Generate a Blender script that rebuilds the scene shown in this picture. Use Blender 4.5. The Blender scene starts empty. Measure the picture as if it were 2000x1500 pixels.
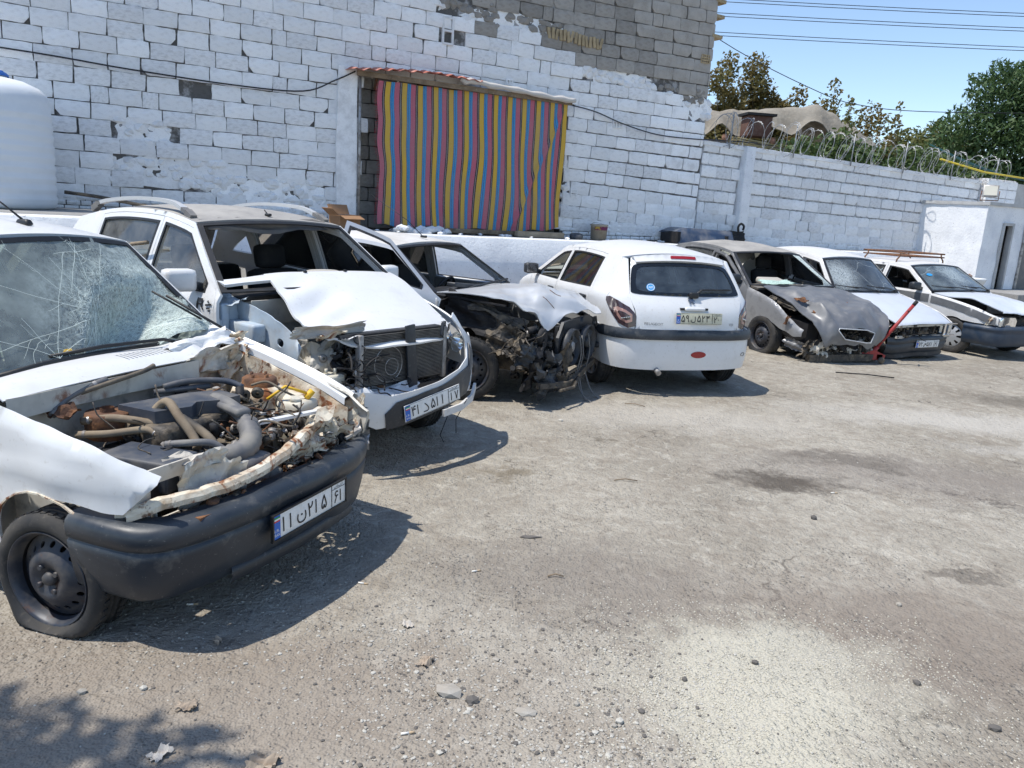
import bpy, bmesh, math, random
import numpy as np
from math import sin, cos, pi, radians, sqrt, exp, log, atan2, floor
from mathutils import Vector, Matrix, noise
from mathutils.geometry import delaunay_2d_cdt
random.seed(7)
SC = bpy.context.scene
COL = SC.collection
# ------------------------------------------------------------------ camera
PITCH, ROLL, FPX, CAMH = radians(12.77), radians(3.455), 1524.0, 1.77
_f = Vector((0, cos(PITCH), -sin(PITCH))); _u0 = Vector((0, sin(PITCH), cos(PITCH))); _r0 = Vector((1, 0, 0))
_r = cos(ROLL) * _r0 + sin(ROLL) * _u0; _u = -sin(ROLL) * _r0 + cos(ROLL) * _u0
cd = bpy.data.cameras.new('camera'); cam = bpy.data.objects.new('camera', cd); COL.objects.link(cam)
cd.sensor_width = 36.0; cd.lens = FPX / 2000 * 36; cd.clip_start = 0.05; cd.clip_end = 2000
mw = Matrix.Identity(4)
for i in range(3):
    mw[i][0], mw[i][1], mw[i][2] = _r[i], _u[i], -_f[i]
mw[2][3] = CAMH
cam.matrix_world = mw
SC.camera = cam
# ------------------------------------------------------------------ light
SUN_EL = radians(66); SUN_DIR = Vector((-0.956, -0.292, 0)).normalized() * cos(SUN_EL) + Vector((0, 0, sin(SUN_EL)))
w = bpy.data.worlds.new('World'); SC.world = w; w.use_nodes = True
nt = w.node_tree; bg = nt.nodes['Background']
sky = nt.nodes.new('ShaderNodeTexSky'); sky.sky_type = 'NISHITA'; sky.sun_disc = False
sky.sun_elevation = SUN_EL; sky.sun_rotation = atan2(SUN_DIR.x, SUN_DIR.y); sky.altitude = 900
sky.air_density = 1.0; sky.dust_density = 0.6; sky.ozone_density = 1.4
nt.links.new(sky.outputs[0], bg.inputs[0]); bg.inputs[1].default_value = 0.15
sd = bpy.data.lights.new('sun', 'SUN'); sd.energy = 3.6; sd.angle = radians(0.53); sd.color = (1, 0.95, 0.87)
so = bpy.data.objects.new('sun', sd); COL.objects.link(so); so.rotation_euler = SUN_DIR.to_track_quat('Z', 'Y').to_euler()
so.location = (-6, -2, 14)
SC.view_settings.view_transform = 'Standard'; SC.view_settings.look = 'None'
SC.view_settings.exposure = 0.45; SC.view_settings.gamma = 1.0
SC.view_settings.use_curve_mapping = False
SC.cycles.max_bounces = 6; SC.cycles.diffuse_bounces = 3; SC.cycles.glossy_bounces = 3; SC.cycles.transparent_max_bounces = 16; SC.cycles.use_denoising = True; SC.cycles.use_adaptive_sampling = True; SC.cycles.adaptive_threshold = 0.025
SC.cycles.caustics_reflective = False; SC.cycles.caustics_refractive = False

# ------------------------------------------------------------------ helpers
def G(x, y=0):
    return -0.011 * log(1 + exp(min(40, (x - 1.5) * 2)))
def rnd(a=0.0, b=1.0): return random.uniform(a, b)
def N(p, s=1.0, o=0.0): return noise.noise(Vector((p[0] * s + o, p[1] * s + o * 1.3, p[2] * s - o)))
def lerp(a, b, t): return a + (b - a) * t
def sstep(a, b, x):
    t = max(0.0, min(1.0, (x - a) / (b - a))) if a != b else float(x > a)
    return t * t * (3 - 2 * t)
def interp(tab, x):
    if tab[0][0] > tab[-1][0]: tab = tab[::-1]
    if x <= tab[0][0]: return tab[0][1]
    for (a, va), (b, vb) in zip(tab, tab[1:]):
        if x <= b:
            return va + (vb - va) * (x - a) / (b - a)
    return tab[-1][1]
def cat(pts, n=6, closed=False):
    P = [Vector(p) for p in pts]; out = []
    m = len(P)
    rng = range(m if closed else m - 1)
    for i in rng:
        if closed: p0, p1, p2, p3 = P[i - 1], P[i], P[(i + 1) % m], P[(i + 2) % m]
        else: p0, p1, p2, p3 = P[max(0, i - 1)], P[i], P[i + 1], P[min(m - 1, i + 2)]
        for k in range(n):
            t = k / n
            out.append(0.5 * ((2 * p1) + (p2 - p0) * t + (2 * p0 - 5 * p1 + 4 * p2 - p3) * t * t + (3 * p1 - p0 - 3 * p2 + p3) * t ** 3))
    if not closed: out.append(P[-1])
    return out
def link(o, parent=None):
    COL.objects.link(o)
    if parent is not None: o.parent = parent
    return o
def tag(o, label=None, cat_=None, group=None, kind=None):
    if label: o['label'] = label
    if cat_: o['category'] = cat_
    if group: o['group'] = group
    if kind: o['kind'] = kind
    return o
def empty(name, loc=(0, 0, 0), rz=0.0, label=None, cat_=None, group=None):
    o = bpy.data.objects.new(name, None); o.empty_display_size = 0.2
    link(o); o.location = loc; o.rotation_euler = (0, 0, rz)
    return tag(o, label, cat_, group)

class B:
    """collects geometry of ONE part"""
    def __init__(s, T=None): s.v = []; s.f = []; s.m = []; s.T = T; s.sm = []
    def add(s, vs, fs, mi=0, smooth=False):
        o = len(s.v); s.v += [tuple(v) for v in vs]; s.f += [tuple(i + o for i in f) for f in fs]
        s.m += [mi] * len(fs); s.sm += [smooth] * len(fs); return s
    def box(s, c, d, R=None, mi=0, bev=0.0, taper=None):
        x, y, z = d[0] / 2, d[1] / 2, d[2] / 2
        c = Vector(c)
        if bev <= 0:
            vs = [(a * x, b * y, e * z) for e in (-1, 1) for b in (-1, 1) for a in (-1, 1)]
            if taper: vs = [(a * (taper if e > 0 else 1), b * (taper if e > 0 else 1), e) for a, b, e in vs]
            fs = [(0, 2, 3, 1), (4, 5, 7, 6), (0, 1, 5, 4), (2, 6, 7, 3), (0, 4, 6, 2), (1, 3, 7, 5)]
        else:
            bm = bmesh.new(); bmesh.ops.create_cube(bm, size=1.0)
            for v in bm.verts:
                v.co = Vector((v.co.x * d[0], v.co.y * d[1], v.co.z * d[2]))
                if taper and v.co.z > 0: v.co.x *= taper; v.co.y *= taper
            bmesh.ops.bevel(bm, geom=bm.edges[:], offset=min(bev, min(d) * .45), segments=2, profile=.6, affect='EDGES')
            bm.verts.index_update()
            vs = [v.co.copy() for v in bm.verts]; fs = [[v.index for v in f.verts] for f in bm.faces]; bm.free()
        if R is not None: vs = [R @ Vector(v) for v in vs]
        return s.add([Vector(v) + c for v in vs], fs, mi, bev > 0)
    def beam(s, a, b, w, h, mi=0, up=(0, 0, 1)):
        a, b = Vector(a), Vector(b); d = b - a; L = d.length
        if L < 1e-6: return s
        x = d / L; u = Vector(up); y = u.cross(x)
        if y.length < 1e-4: y = Vector((0, 1, 0)).cross(x)
        y.normalize(); z = x.cross(y)
        R = Matrix((x, y, z)).transposed()
        return s.box((a + b) / 2, (L, w, h), R, mi)
    def tube(s, pts, r, n=8, mi=0, cap=True, smooth=True, spline=0, corr=0.0, closed=False):
        P = [Vector(p) for p in pts]
        if spline: P = cat(P, spline, closed)
        m = len(P); rs = r if callable(r) else (lambda t: r)
        prev = None; vs = []
        for i, p in enumerate(P):
            a = P[i - 1] if (i > 0 or closed) else P[i]; b = P[(i + 1) % m] if (i < m - 1 or closed) else P[i]
            d = (b - a)
            d = d.normalized() if d.length > 1e-9 else Vector((0, 0, 1))
            if prev is None:
                prev = d.orthogonal().normalized()
            prev = (prev - d * prev.dot(d))
            prev = prev.normalized() if prev.length > 1e-6 else d.orthogonal().normalized()
            q = d.cross(prev); rr = rs(i / max(1, m - 1))
            if corr and i % 2: rr *= (1 - corr)
            for k in range(n):
                a_ = 2 * pi * k / n; vs.append(p + (prev * cos(a_) + q * sin(a_)) * rr)
        fs = []
        for i in range(m if closed else m - 1):
            for k in range(n):
                a_ = i * n + k; b_ = i * n + (k + 1) % n; c_ = ((i + 1) % m) * n + (k + 1) % n; d_ = ((i + 1) % m) * n + k
                fs.append((a_, b_, c_, d_))
        s.add(vs, fs, mi, smooth)
        if cap and not closed:
            o = len(s.v) - len(vs)
            s.f += [tuple(o + k for k in range(n))[::-1], tuple(o + (m - 1) * n + k for k in range(n))]
            s.m += [mi, mi]; s.sm += [False, False]
        return s
    def lathe(s, prof, n=24, M=None, mi=0, smooth=True, cap=False, arc=2 * pi):
        """prof: (r, h) along local z"""
        full = abs(arc - 2 * pi) < 1e-6; k_ = n if full else n + 1
        vs = []
        for r, h in prof:
            for k in range(k_):
                a = arc * k / n; vs.append(Vector((r * cos(a), r * sin(a), h)))
        fs = []
        for i in range(len(prof) - 1):
            for k in range(n):
                k2 = (k + 1) % k_
                fs.append((i * k_ + k, i * k_ + k2, (i + 1) * k_ + k2, (i + 1) * k_ + k))
        if cap:
            fs.append(tuple(range(k_))[::-1]); fs.append(tuple((len(prof) - 1) * k_ + k for k in range(k_)))
        if M is not None: vs = [M @ v for v in vs]
        return s.add(vs, fs, mi, smooth)
    def cyl(s, a, b, r, n=12, mi=0, r2=None):
        r2 = r if r2 is None else r2
        return s.tube([a, b], lambda t: lerp(r, r2, t), n, mi, True, True)
    def rock(s, c, r, sq=(1, 1, .7), mi=0, seed=0):
        bm = bmesh.new(); bmesh.ops.create_icosphere(bm, subdivisions=1, radius=1.0)
        vs = []
        for v in bm.verts:
            k = 1 + .45 * N(v.co, 1.3, seed * 3.7)
            vs.append(Vector((v.co.x * sq[0], v.co.y * sq[1], v.co.z * sq[2])) * r * k + Vector(c))
        bm.verts.index_update(); fs = [[v.index for v in f.verts] for f in bm.faces]; bm.free()
        return s.add(vs, fs, mi)
    def build(s, name, mats, parent=None, T=None):
        T = T or s.T
        vs = [T(Vector(v)) for v in s.v] if T else s.v
        me = bpy.data.meshes.new(name); me.from_pydata([tuple(v) for v in vs], [], s.f)
        if not isinstance(mats, (list, tuple)): mats = [mats]
        for m in mats: me.materials.append(m)
        me.polygons.foreach_set('material_index', s.m); me.polygons.foreach_set('use_smooth', s.sm); me.update()
        o = bpy.data.objects.new(name, me)
        return link(o, parent)

def inpoly(px, py, poly):
    x = np.array([p[0] for p in poly]); y = np.array([p[1] for p in poly])
    ins = np.zeros(len(px), bool); j = len(x) - 1
    for i in range(len(x)):
        c = ((y[i] > py) != (y[j] > py))
        with np.errstate(divide='ignore', invalid='ignore'):
            xx = (x[j] - x[i]) * (py - y[i]) / (y[j] - y[i]) + x[i]
        ins ^= c & (px < xx); j = i
    return ins
def resample(poly, res):
    out = []
    for a, b in zip(poly, poly[1:] + poly[:1]):
        L = math.hypot(b[0] - a[0], b[1] - a[1]); n = max(1, int(math.ceil(L / res)))
        for k in range(n): out.append((a[0] + (b[0] - a[0]) * k / n, a[1] + (b[1] - a[1]) * k / n))
    return out
def tri2d(poly, holes=(), res=.05, extra=()):
    loops = [resample([tuple(p) for p in poly], res)] + [resample([tuple(p) for p in h], res) for h in holes]
    pts = []; edges = []
    for l in loops:
        o = len(pts); pts += l; edges += [(o + i, o + (i + 1) % len(l)) for i in range(len(l))]
    bp = np.array(pts)
    mn, mx = bp.min(0), bp.max(0)
    gx, gy = np.meshgrid(np.arange(mn[0] + res * .5, mx[0], res), np.arange(mn[1] + res * .5, mx[1], res * .9))
    gx[::2] += res * .5
    g = np.stack([gx.ravel(), gy.ravel()], 1)
    if len(extra): g = np.concatenate([g, np.array(extra)])
    ok = inpoly(g[:, 0], g[:, 1], poly)
    for h in holes: ok &= ~inpoly(g[:, 0], g[:, 1], h)
    g = g[ok]
    if len(g):
        d = np.min(((g[:, None, :] - bp[None]) ** 2).sum(2), 1); g = g[d > (res * .42) ** 2]
    allp = [Vector(p) for p in pts] + [Vector(p) for p in g]
    r = delaunay_2d_cdt(allp, edges, [], 0, 1e-5)
    V = np.array([tuple(v) for v in r[0]]); Fc = np.array([f for f in r[2] if len(f) == 3])
    c = V[Fc].mean(1)
    ok = inpoly(c[:, 0], c[:, 1], poly)
    for h in holes: ok &= ~inpoly(c[:, 0], c[:, 1], h)
    Fc = Fc[ok]
    a = V[Fc]; ar = (a[:, 1, 0] - a[:, 0, 0]) * (a[:, 2, 1] - a[:, 0, 1]) - (a[:, 2, 0] - a[:, 0, 0]) * (a[:, 1, 1] - a[:, 0, 1])
    Fc[ar < 0] = Fc[ar < 0][:, ::-1]
    Fc = Fc[abs(ar) > 1e-9]
    return V, Fc
def panel_geo(poly, fmap, holes=(), res=.05, thick=.012, disp=None, flip=False, extra=()):
    """2D polygon -> mapped shell with thickness; returns (verts, faces, smoothflags)"""
    V, Fc = tri2d(poly, holes, res, extra)
    P = np.array([tuple(fmap(a, b)) for a, b in V])
    if disp: P = np.array([tuple(disp(Vector(p))) for p in P])
    if flip: Fc = Fc[:, ::-1]
    fn = np.cross(P[Fc[:, 1]] - P[Fc[:, 0]], P[Fc[:, 2]] - P[Fc[:, 0]])
    vn = np.zeros_like(P)
    for k in range(3): np.add.at(vn, Fc[:, k], fn)
    vn /= np.maximum(1e-12, np.linalg.norm(vn, axis=1))[:, None]
    n = len(P)
    if thick <= 0: return P, [tuple(f) for f in Fc], [True] * len(Fc)
    ec = {}
    for f in Fc:
        for a, b in ((f[0], f[1]), (f[1], f[2]), (f[2], f[0])): ec[(a, b)] = 1
    bed = [e for e in ec if (e[1], e[0]) not in ec]
    # rim uses its own vertices so that edges stay crisp
    rv = sorted({i for e in bed for i in e}); idx = {v: k for k, v in enumerate(rv)}
    inner = P - vn * thick
    VV = np.concatenate([P, inner, P[rv], inner[rv]]); r0 = 2 * n; r1 = r0 + len(rv)
    F = [tuple(f) for f in Fc] + [tuple(f[::-1] + n) for f in Fc]
    F += [(r0 + idx[b], r0 + idx[a], r1 + idx[a], r1 + idx[b]) for a, b in bed]
    return VV, F, [True] * (2 * len(Fc)) + [False] * len(bed)
def panel(b, poly, fmap, holes=(), res=.05, thick=.012, disp=None, flip=False, mi=0, extra=()):
    v, f, s = panel_geo(poly, fmap, holes, res, thick, disp, flip, extra)
    o = len(b.v); b.v += [tuple(p) for p in v]; b.f += [tuple(int(i) + o for i in q) for q in f]
    b.m += [mi] * len(f); b.sm += s
    return b
def circ(cx, cy, r, n=20, ry=None, a0=0):
    ry = r if ry is None else ry
    return [(cx + r * cos(a0 + 2 * pi * k / n), cy + ry * sin(a0 + 2 * pi * k / n)) for k in range(n)]
def rrect(x0, y0, x1, y1, r, n=4):
    o = []
    for cx, cy, a in ((x1 - r, y0 + r, -pi / 2), (x1 - r, y1 - r, 0), (x0 + r, y1 - r, pi / 2), (x0 + r, y0 + r, pi)):
        o += [(cx + r * cos(a + pi / 2 * k / n), cy + r * sin(a + pi / 2 * k / n)) for k in range(n + 1)]
    return o
def text_geo(s, h, w=None):
    c = bpy.data.curves.new('t', 'FONT'); c.body = s; c.resolution_u = 2
    o = bpy.data.objects.new('t', c); COL.objects.link(o)
    dg = bpy.context.evaluated_depsgraph_get(); m = o.evaluated_get(dg).to_mesh()
    v = np.array([tuple(p.co) for p in m.vertices]); f = [tuple(p.vertices) for p in m.polygons]
    bpy.data.objects.remove(o); bpy.data.curves.remove(c)
    mn, mx = v.min(0), v.max(0); v -= mn; k = h / max(1e-6, (mx - mn)[1]); v *= k
    if w: v[:, 0] *= w / max(1e-6, v[:, 0].max())
    return v, f

# ------------------------------------------------------------------ materials
MATS = {}
def nodes(name):
    m = bpy.data.materials.new(name); m.use_nodes = True; t = m.node_tree
    return m, t, t.nodes['Principled BSDF'], t.nodes['Material Output']
def nd(t, typ, **kw):
    n = t.nodes.new('ShaderNode' + typ)
    for k, v in kw.items():
        if k in n.inputs: n.inputs[k].default_value = v
        else: setattr(n, k, v)
    return n
def co(t, space='Object'):
    return nd(t, 'TexCoord').outputs[space]
def noi(t, sc, det=4, rough=.55, dist=0, vec=None, space='Object', off=None):
    n = nd(t, 'TexNoise', Scale=sc, Detail=det, Roughness=rough, Distortion=dist)
    v = vec if vec is not None else co(t, space)
    t.links.new(v, n.inputs['Vector']); return n.outputs[0]
def ramp(t, fac, lo, hi):
    r = nd(t, 'MapRange'); r.inputs[1].default_value = lo; r.inputs[2].default_value = hi; r.clamp = True
    t.links.new(fac, r.inputs[0]); return r.outputs[0]
def mixc(t, fac, a, b):
    n = nd(t, 'Mix', data_type='RGBA')
    def s(k, v):
        if hasattr(v, 'is_linked') or hasattr(v, 'links'): t.links.new(v, n.inputs[k])
        else: n.inputs[k].default_value = (v[0], v[1], v[2], 1) if not isinstance(v, (int, float)) else v
    s(0, fac); s(6, a); s(7, b); return n.outputs[2]
def mth(t, op, a, b=None):
    n = nd(t, 'Math', operation=op)
    for i, v in enumerate((a, b)):
        if v is None: continue
        if isinstance(v, (int, float)): n.inputs[i].default_value = v
        else: t.links.new(v, n.inputs[i])
    return n.outputs[0]
def bump(t, p, h, st, dist=.01):
    n = nd(t, 'Bump', Strength=st, Distance=dist); t.links.new(h, n.inputs['Height']); t.links.new(n.outputs[0], p.inputs['Normal'])
def mat(name, c, r=.5, m=0.0, layers=(), bmp=None, coat=0.0, rv=0.0, spec=.5, per=0.0):
    """layers: (colour, noise scale, lo, hi, strength[, detail, distortion])"""
    if name in MATS: return MATS[name]
    M_, t, p, o = nodes(name)
    p.inputs['Roughness'].default_value = r; p.inputs['Metallic'].default_value = m
    p.inputs['Coat Weight'].default_value = coat; p.inputs['Coat Roughness'].default_value = .12
    p.inputs['Specular IOR Level'].default_value = spec
    cur = c
    tot = None
    for L in layers:
        col, sc, lo, hi, st = L[:5]
        f = ramp(t, noi(t, sc, L[5] if len(L) > 5 else 4, .6, L[6] if len(L) > 6 else 0), lo, hi)
        f = mth(t, 'MULTIPLY', f, st); cur = mixc(t, f, cur, col)
        tot = f if tot is None else mth(t, 'MAXIMUM', tot, f)
    if per:
        oi = nd(t, 'ObjectInfo'); k = ramp(t, oi.outputs['Random'], -1, 1)
        hsv = nd(t, 'HueSaturation'); t.links.new(mth(t, 'ADD', mth(t, 'MULTIPLY', oi.outputs['Random'], per), 1 - per * .6), hsv.inputs['Value'])
        if isinstance(cur, tuple): hsv.inputs['Color'].default_value = (*cur, 1)
        else: t.links.new(cur, hsv.inputs['Color'])
        cur = hsv.outputs[0]
    if isinstance(cur, tuple): p.inputs['Base Color'].default_value = (*cur, 1)
    else: t.links.new(cur, p.inputs['Base Color'])
    if tot is not None:
        t.links.new(mth(t, 'MINIMUM', mth(t, 'ADD', mth(t, 'MULTIPLY', tot, .4), r), 1.0), p.inputs['Roughness'])
        if m: t.links.new(mth(t, 'MULTIPLY', mth(t, 'SUBTRACT', 1.0, tot), m), p.inputs['Metallic'])
        if coat: t.links.new(mth(t, 'MULTIPLY', mth(t, 'SUBTRACT', 1.0, tot), coat), p.inputs['Coat Weight'])
    if bmp: bump(t, p, noi(t, bmp[0], 3, .65), bmp[1], bmp[2] if len(bmp) > 2 else .01)
    MATS[name] = M_; return M_
DUST = (.34, .31, .27); RUST = (.20, .062, .018); RUST2 = (.09, .035, .016)
white = mat('white_paint', (.72, .73, .735), .34, coat=.35, layers=[((.5, .47, .42), 1.6, .45, .75, .28), (DUST, 5, .55, .8, .2), ((.42, .39, .35), 34, .60, .74, .4)])
white2 = mat('white_dusty_paint', (.68, .68, .68), .42, coat=.15, layers=[(DUST, 2.5, .42, .75, .3), ((.4, .37, .33), 22, .58, .75, .35)])
silver = mat('silver_paint', (.56, .58, .60), .38, .30, coat=.25, layers=[(DUST, 3, .48, .75, .35)])
silver_lt = mat('pale_silver_paint', (.50, .52, .545), .4, .35, coat=.2, layers=[(DUST, 3, .45, .75, .3)])
greyp = mat('grey_dusty_paint', (.155, .16, .17), .40, .25, layers=[((.27, .27, .265), 2.6, .45, .7, .45), ((.32, .31, .30), 11, .55, .72, .35), (RUST, 9, .70, .74, .8)])
greyroof = mat('dusty_dark_roof', (.20, .195, .19), .65, layers=[((.40, .385, .36), 2.2, .25, .65, .8), ((.42, .40, .36), 24, .5, .7, .4)])
dusttop = mat('dusty_white_roof', (.62, .61, .59), .6, layers=[(DUST, 2.2, .35, .7, .5), ((.4, .38, .34), 20, .55, .7, .4)])
primer = mat('blue_grey_primer', (.42, .50, .57), .5, layers=[((.6, .62, .62), 5, .45, .7, .6), (DUST, 12, .5, .75, .5), (RUST2, 8, .66, .74, .7)])
inner = mat('inner_white_dirty', (.62, .59, .52), .55, layers=[(DUST, 4, .4, .65, .65), ((.05, .045, .04), 7, .56, .74, .8), (RUST, 5.5, .60, .70, .85, 8, .6)])
rusty = mat('rusty_cream_metal', (.68, .62, .50), .6, layers=[((.33, .2, .1), 7, .45, .62, .7, 8, .8), (RUST, 9, .52, .60, .95, 8, 1.0), (RUST2, 16, .60, .68, .9)], bmp=(60, .3))
rust = mat('bare_rust', (.13, .065, .038), .85, layers=[((.26, .12, .05), 14, .45, .62, .8), ((.07, .04, .03), 20, .52, .66, .8)], bmp=(80, .4))
blackpl = mat('black_plastic', (.022, .026, .032), .45, layers=[((.13, .13, .13), 3.5, .48, .75, .5), ((.2, .19, .18), 26, .6, .75, .4)], bmp=(220, .08, .002))
bumperm = mat('faded_bumper_plastic', (.020, .027, .037), .36, layers=[((.085, .092, .10), 2.6, .44, .7, .65, 6, .6), ((.20, .19, .17), 9, .58, .76, .5), ((.25, .24, .23), 60, .64, .72, .4)], bmp=(160, .12, .002))
darkpl = mat('dark_trim', (.014, .015, .017), .5, layers=[((.1, .09, .08), 8, .55, .8, .4)])
plblue = mat('dusty_engine_plastic', (.045, .055, .075), .5, layers=[((.22, .20, .17), 6, .42, .72, .6)])
rubber = mat('tyre_rubber', (.016, .017, .019), .75, layers=[((.13, .115, .095), 4, .46, .74, .5), ((.2, .17, .14), 30, .58, .75, .35)], bmp=(90, .25, .004))
hosem = mat('dusty_hose', (.05, .047, .044), .7, layers=[((.26, .21, .15), 7, .35, .65, .8)])
hosebr = mat('brown_dusty_hose', (.20, .15, .10), .75, layers=[((.34, .28, .2), 9, .4, .65, .7)])
greym = mat('grey_duct_plastic', (.13, .13, .135), .55, layers=[((.3, .28, .24), 8, .4, .7, .6)])
steel = mat('steel_wheel', (.026, .032, .046), .45, .2, layers=[((.17, .145, .115), 6, .48, .70, .6), ((.1, .04, .015), 14, .58, .7, .6)])
alu = mat('dirty_aluminium', (.42, .41, .40), .5, .7, layers=[((.13, .11, .09), 9, .42, .65, .8)])
chrome = mat('dull_chrome', (.6, .6, .62), .22, 1.0, layers=[(DUST, 8, .5, .8, .4)])
railm = mat('silver_rail', (.56, .57, .58), .4, .3)
engm = mat('dirty_engine_metal', (.075, .068, .06), .6, .3, layers=[((.24, .19, .13), 12, .45, .65, .7), ((.02, .018, .016), 20, .5, .7, .8)], bmp=(50, .4))
blackm = mat('dull_black', (.010, .010, .012), .7, layers=[((.075, .068, .06), 10, .52, .76, .5)])  # plain dull black with random paler smudges
copper = mat('copper_pipe', (.33, .15, .06), .5, .6, layers=[((.12, .07, .04), 12, .45, .65, .7)])
seatm = mat('dark_seat_fabric', (.018, .018, .02), .9, layers=[((.07, .065, .06), 9, .5, .8, .5)])
trimm = mat('grey_interior_trim', (.14, .13, .12), .75, layers=[((.3, .27, .23), 6, .45, .75, .5)])
beige = mat('dash_airbag_cloth', (.42, .40, .36), .85)
tanky = mat('old_translucent_plastic', (.60, .57, .48), .5, layers=[((.45, .36, .22), 6, .45, .7, .6), (RUST, 9, .62, .7, .6)])
red = mat('red_lens', (.30, .012, .016), .25, coat=.5)
redp = mat('red_jack_paint', (.33, .03, .03), .45, layers=[((.15, .05, .04), 10, .5, .7, .6)])
orange = mat('orange_lens', (.7, .22, .02), .3)
yellow = mat('yellow_tag', (.75, .45, .03), .5)
bluepl = mat('plate_blue', (.02, .13, .52), .45)
greenf = mat('flag_green', (.03, .3, .08), .5); redf = mat('flag_red', (.6, .04, .04), .5)
platew = mat('plate_white', (.78, .78, .76), .5, layers=[((.5, .47, .4), 18, .5, .75, .4)])
platey = mat('plate_dirty_cream', (.60, .58, .44), .55, layers=[((.3, .28, .2), 22, .48, .7, .6)])
ink = mat('plate_ink', (.015, .015, .018), .5)
tail = mat('smoked_lamp', (.05, .03, .035), .12, coat=.6)
tail2 = mat('lamp_insert', (.35, .20, .17), .2, coat=.6)
frit = mat('black_glass_frit', (.006, .007, .008), .12, coat=.5)
hl = mat('lamp_reflector', (.75, .78, .8), .12, .85)
def glassm(name, tint, refl=1.0, dust=.12, dcol=(.45, .44, .42), crack=None, dsc=5):
    if name in MATS: return MATS[name]
    M_, t, p, o = nodes(name); t.nodes.remove(p)
    tr = nd(t, 'BsdfTransparent', Color=(*tint, 1)); gl = nd(t, 'BsdfGlossy', Roughness=.04)
    gl.inputs['Color'].default_value = (refl, refl, refl, 1)
    fr = nd(t, 'Fresnel', IOR=1.55); mx = nd(t, 'MixShader')
    t.links.new(mth(t, 'MINIMUM', mth(t, 'ADD', fr.outputs[0], .04), 1.0), mx.inputs[0]); t.links.new(tr.outputs[0], mx.inputs[1]); t.links.new(gl.outputs[0], mx.inputs[2])
    df = nd(t, 'BsdfDiffuse', Color=(*dcol, 1)); m2 = nd(t, 'MixShader')
    f = mth(t, 'MULTIPLY', ramp(t, noi(t, dsc, 6, .65), .25, .8), dust)
    if crack: f = mth(t, 'MINIMUM', mth(t, 'ADD', f, crack(t)), 0.92)
    t.links.new(f, m2.inputs[0]); t.links.new(mx.outputs[0], m2.inputs[1]); t.links.new(df.outputs[0], m2.inputs[2])
    t.links.new(m2.outputs[0], o.inputs[0]); MATS[name] = M_; return M_
glass = glassm('car_glass', (.62, .68, .66), .9, .16)
glassd = glassm('dusty_car_glass', (.5, .55, .54), .8, .45, (.36, .36, .34))
tint = glassm('tinted_glass', (.07, .075, .075), .8, .16, (.22, .21, .2))
lamp = glassm('lamp_glass', (.8, .84, .86), 1.0, .15, (.6, .6, .6))
def mkcrack(c1, r1, dense=9.0, big=2.3, hot=(0, 0, 0), r0=.05, amt=.75):
    """crack network: wide cells everywhere, crazed close to the point of impact"""
    def f(t):
        o = co(t)
        wob = nd(t, 'TexNoise', Scale=5.0, Detail=3); t.links.new(o, wob.inputs['Vector'])
        vm = nd(t, 'VectorMath', operation='MULTIPLY_ADD'); t.links.new(wob.outputs['Color'], vm.inputs[0]); vm.inputs[1].default_value = (.16, .16, .16); t.links.new(o, vm.inputs[2])
        def vor(sc, wd):
            n = nd(t, 'TexVoronoi', feature='DISTANCE_TO_EDGE', Scale=sc); t.links.new(vm.outputs[0], n.inputs['Vector'])
            return mth(t, 'SUBTRACT', 1.0, ramp(t, n.outputs['Distance'], 0, wd))
        d = nd(t, 'VectorMath', operation='DISTANCE'); t.links.new(o, d.inputs[0]); d.inputs[1].default_value = c1
        near = mth(t, 'SUBTRACT', 1.0, ramp(t, d.outputs['Value'], r0, r1))
        near = mth(t, 'MINIMUM', mth(t, 'MULTIPLY', near, 1.5), 1.0)
        a = mth(t, 'MULTIPLY', vor(big, .02), .5)
        b = mth(t, 'MULTIPLY', mth(t, 'MAXIMUM', vor(dense, .1), vor(dense * 2.7, .22)), mth(t, 'MULTIPLY', near, .8))
        c = mth(t, 'MULTIPLY', mth(t, 'POWER', near, 2.0), mth(t, 'MULTIPLY', ramp(t, noi(t, 30, 6, .8), .2, .8), .55))
        return mth(t, 'MULTIPLY', mth(t, 'ADD', mth(t, 'MAXIMUM', a, b), c), amt)
    return f
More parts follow.
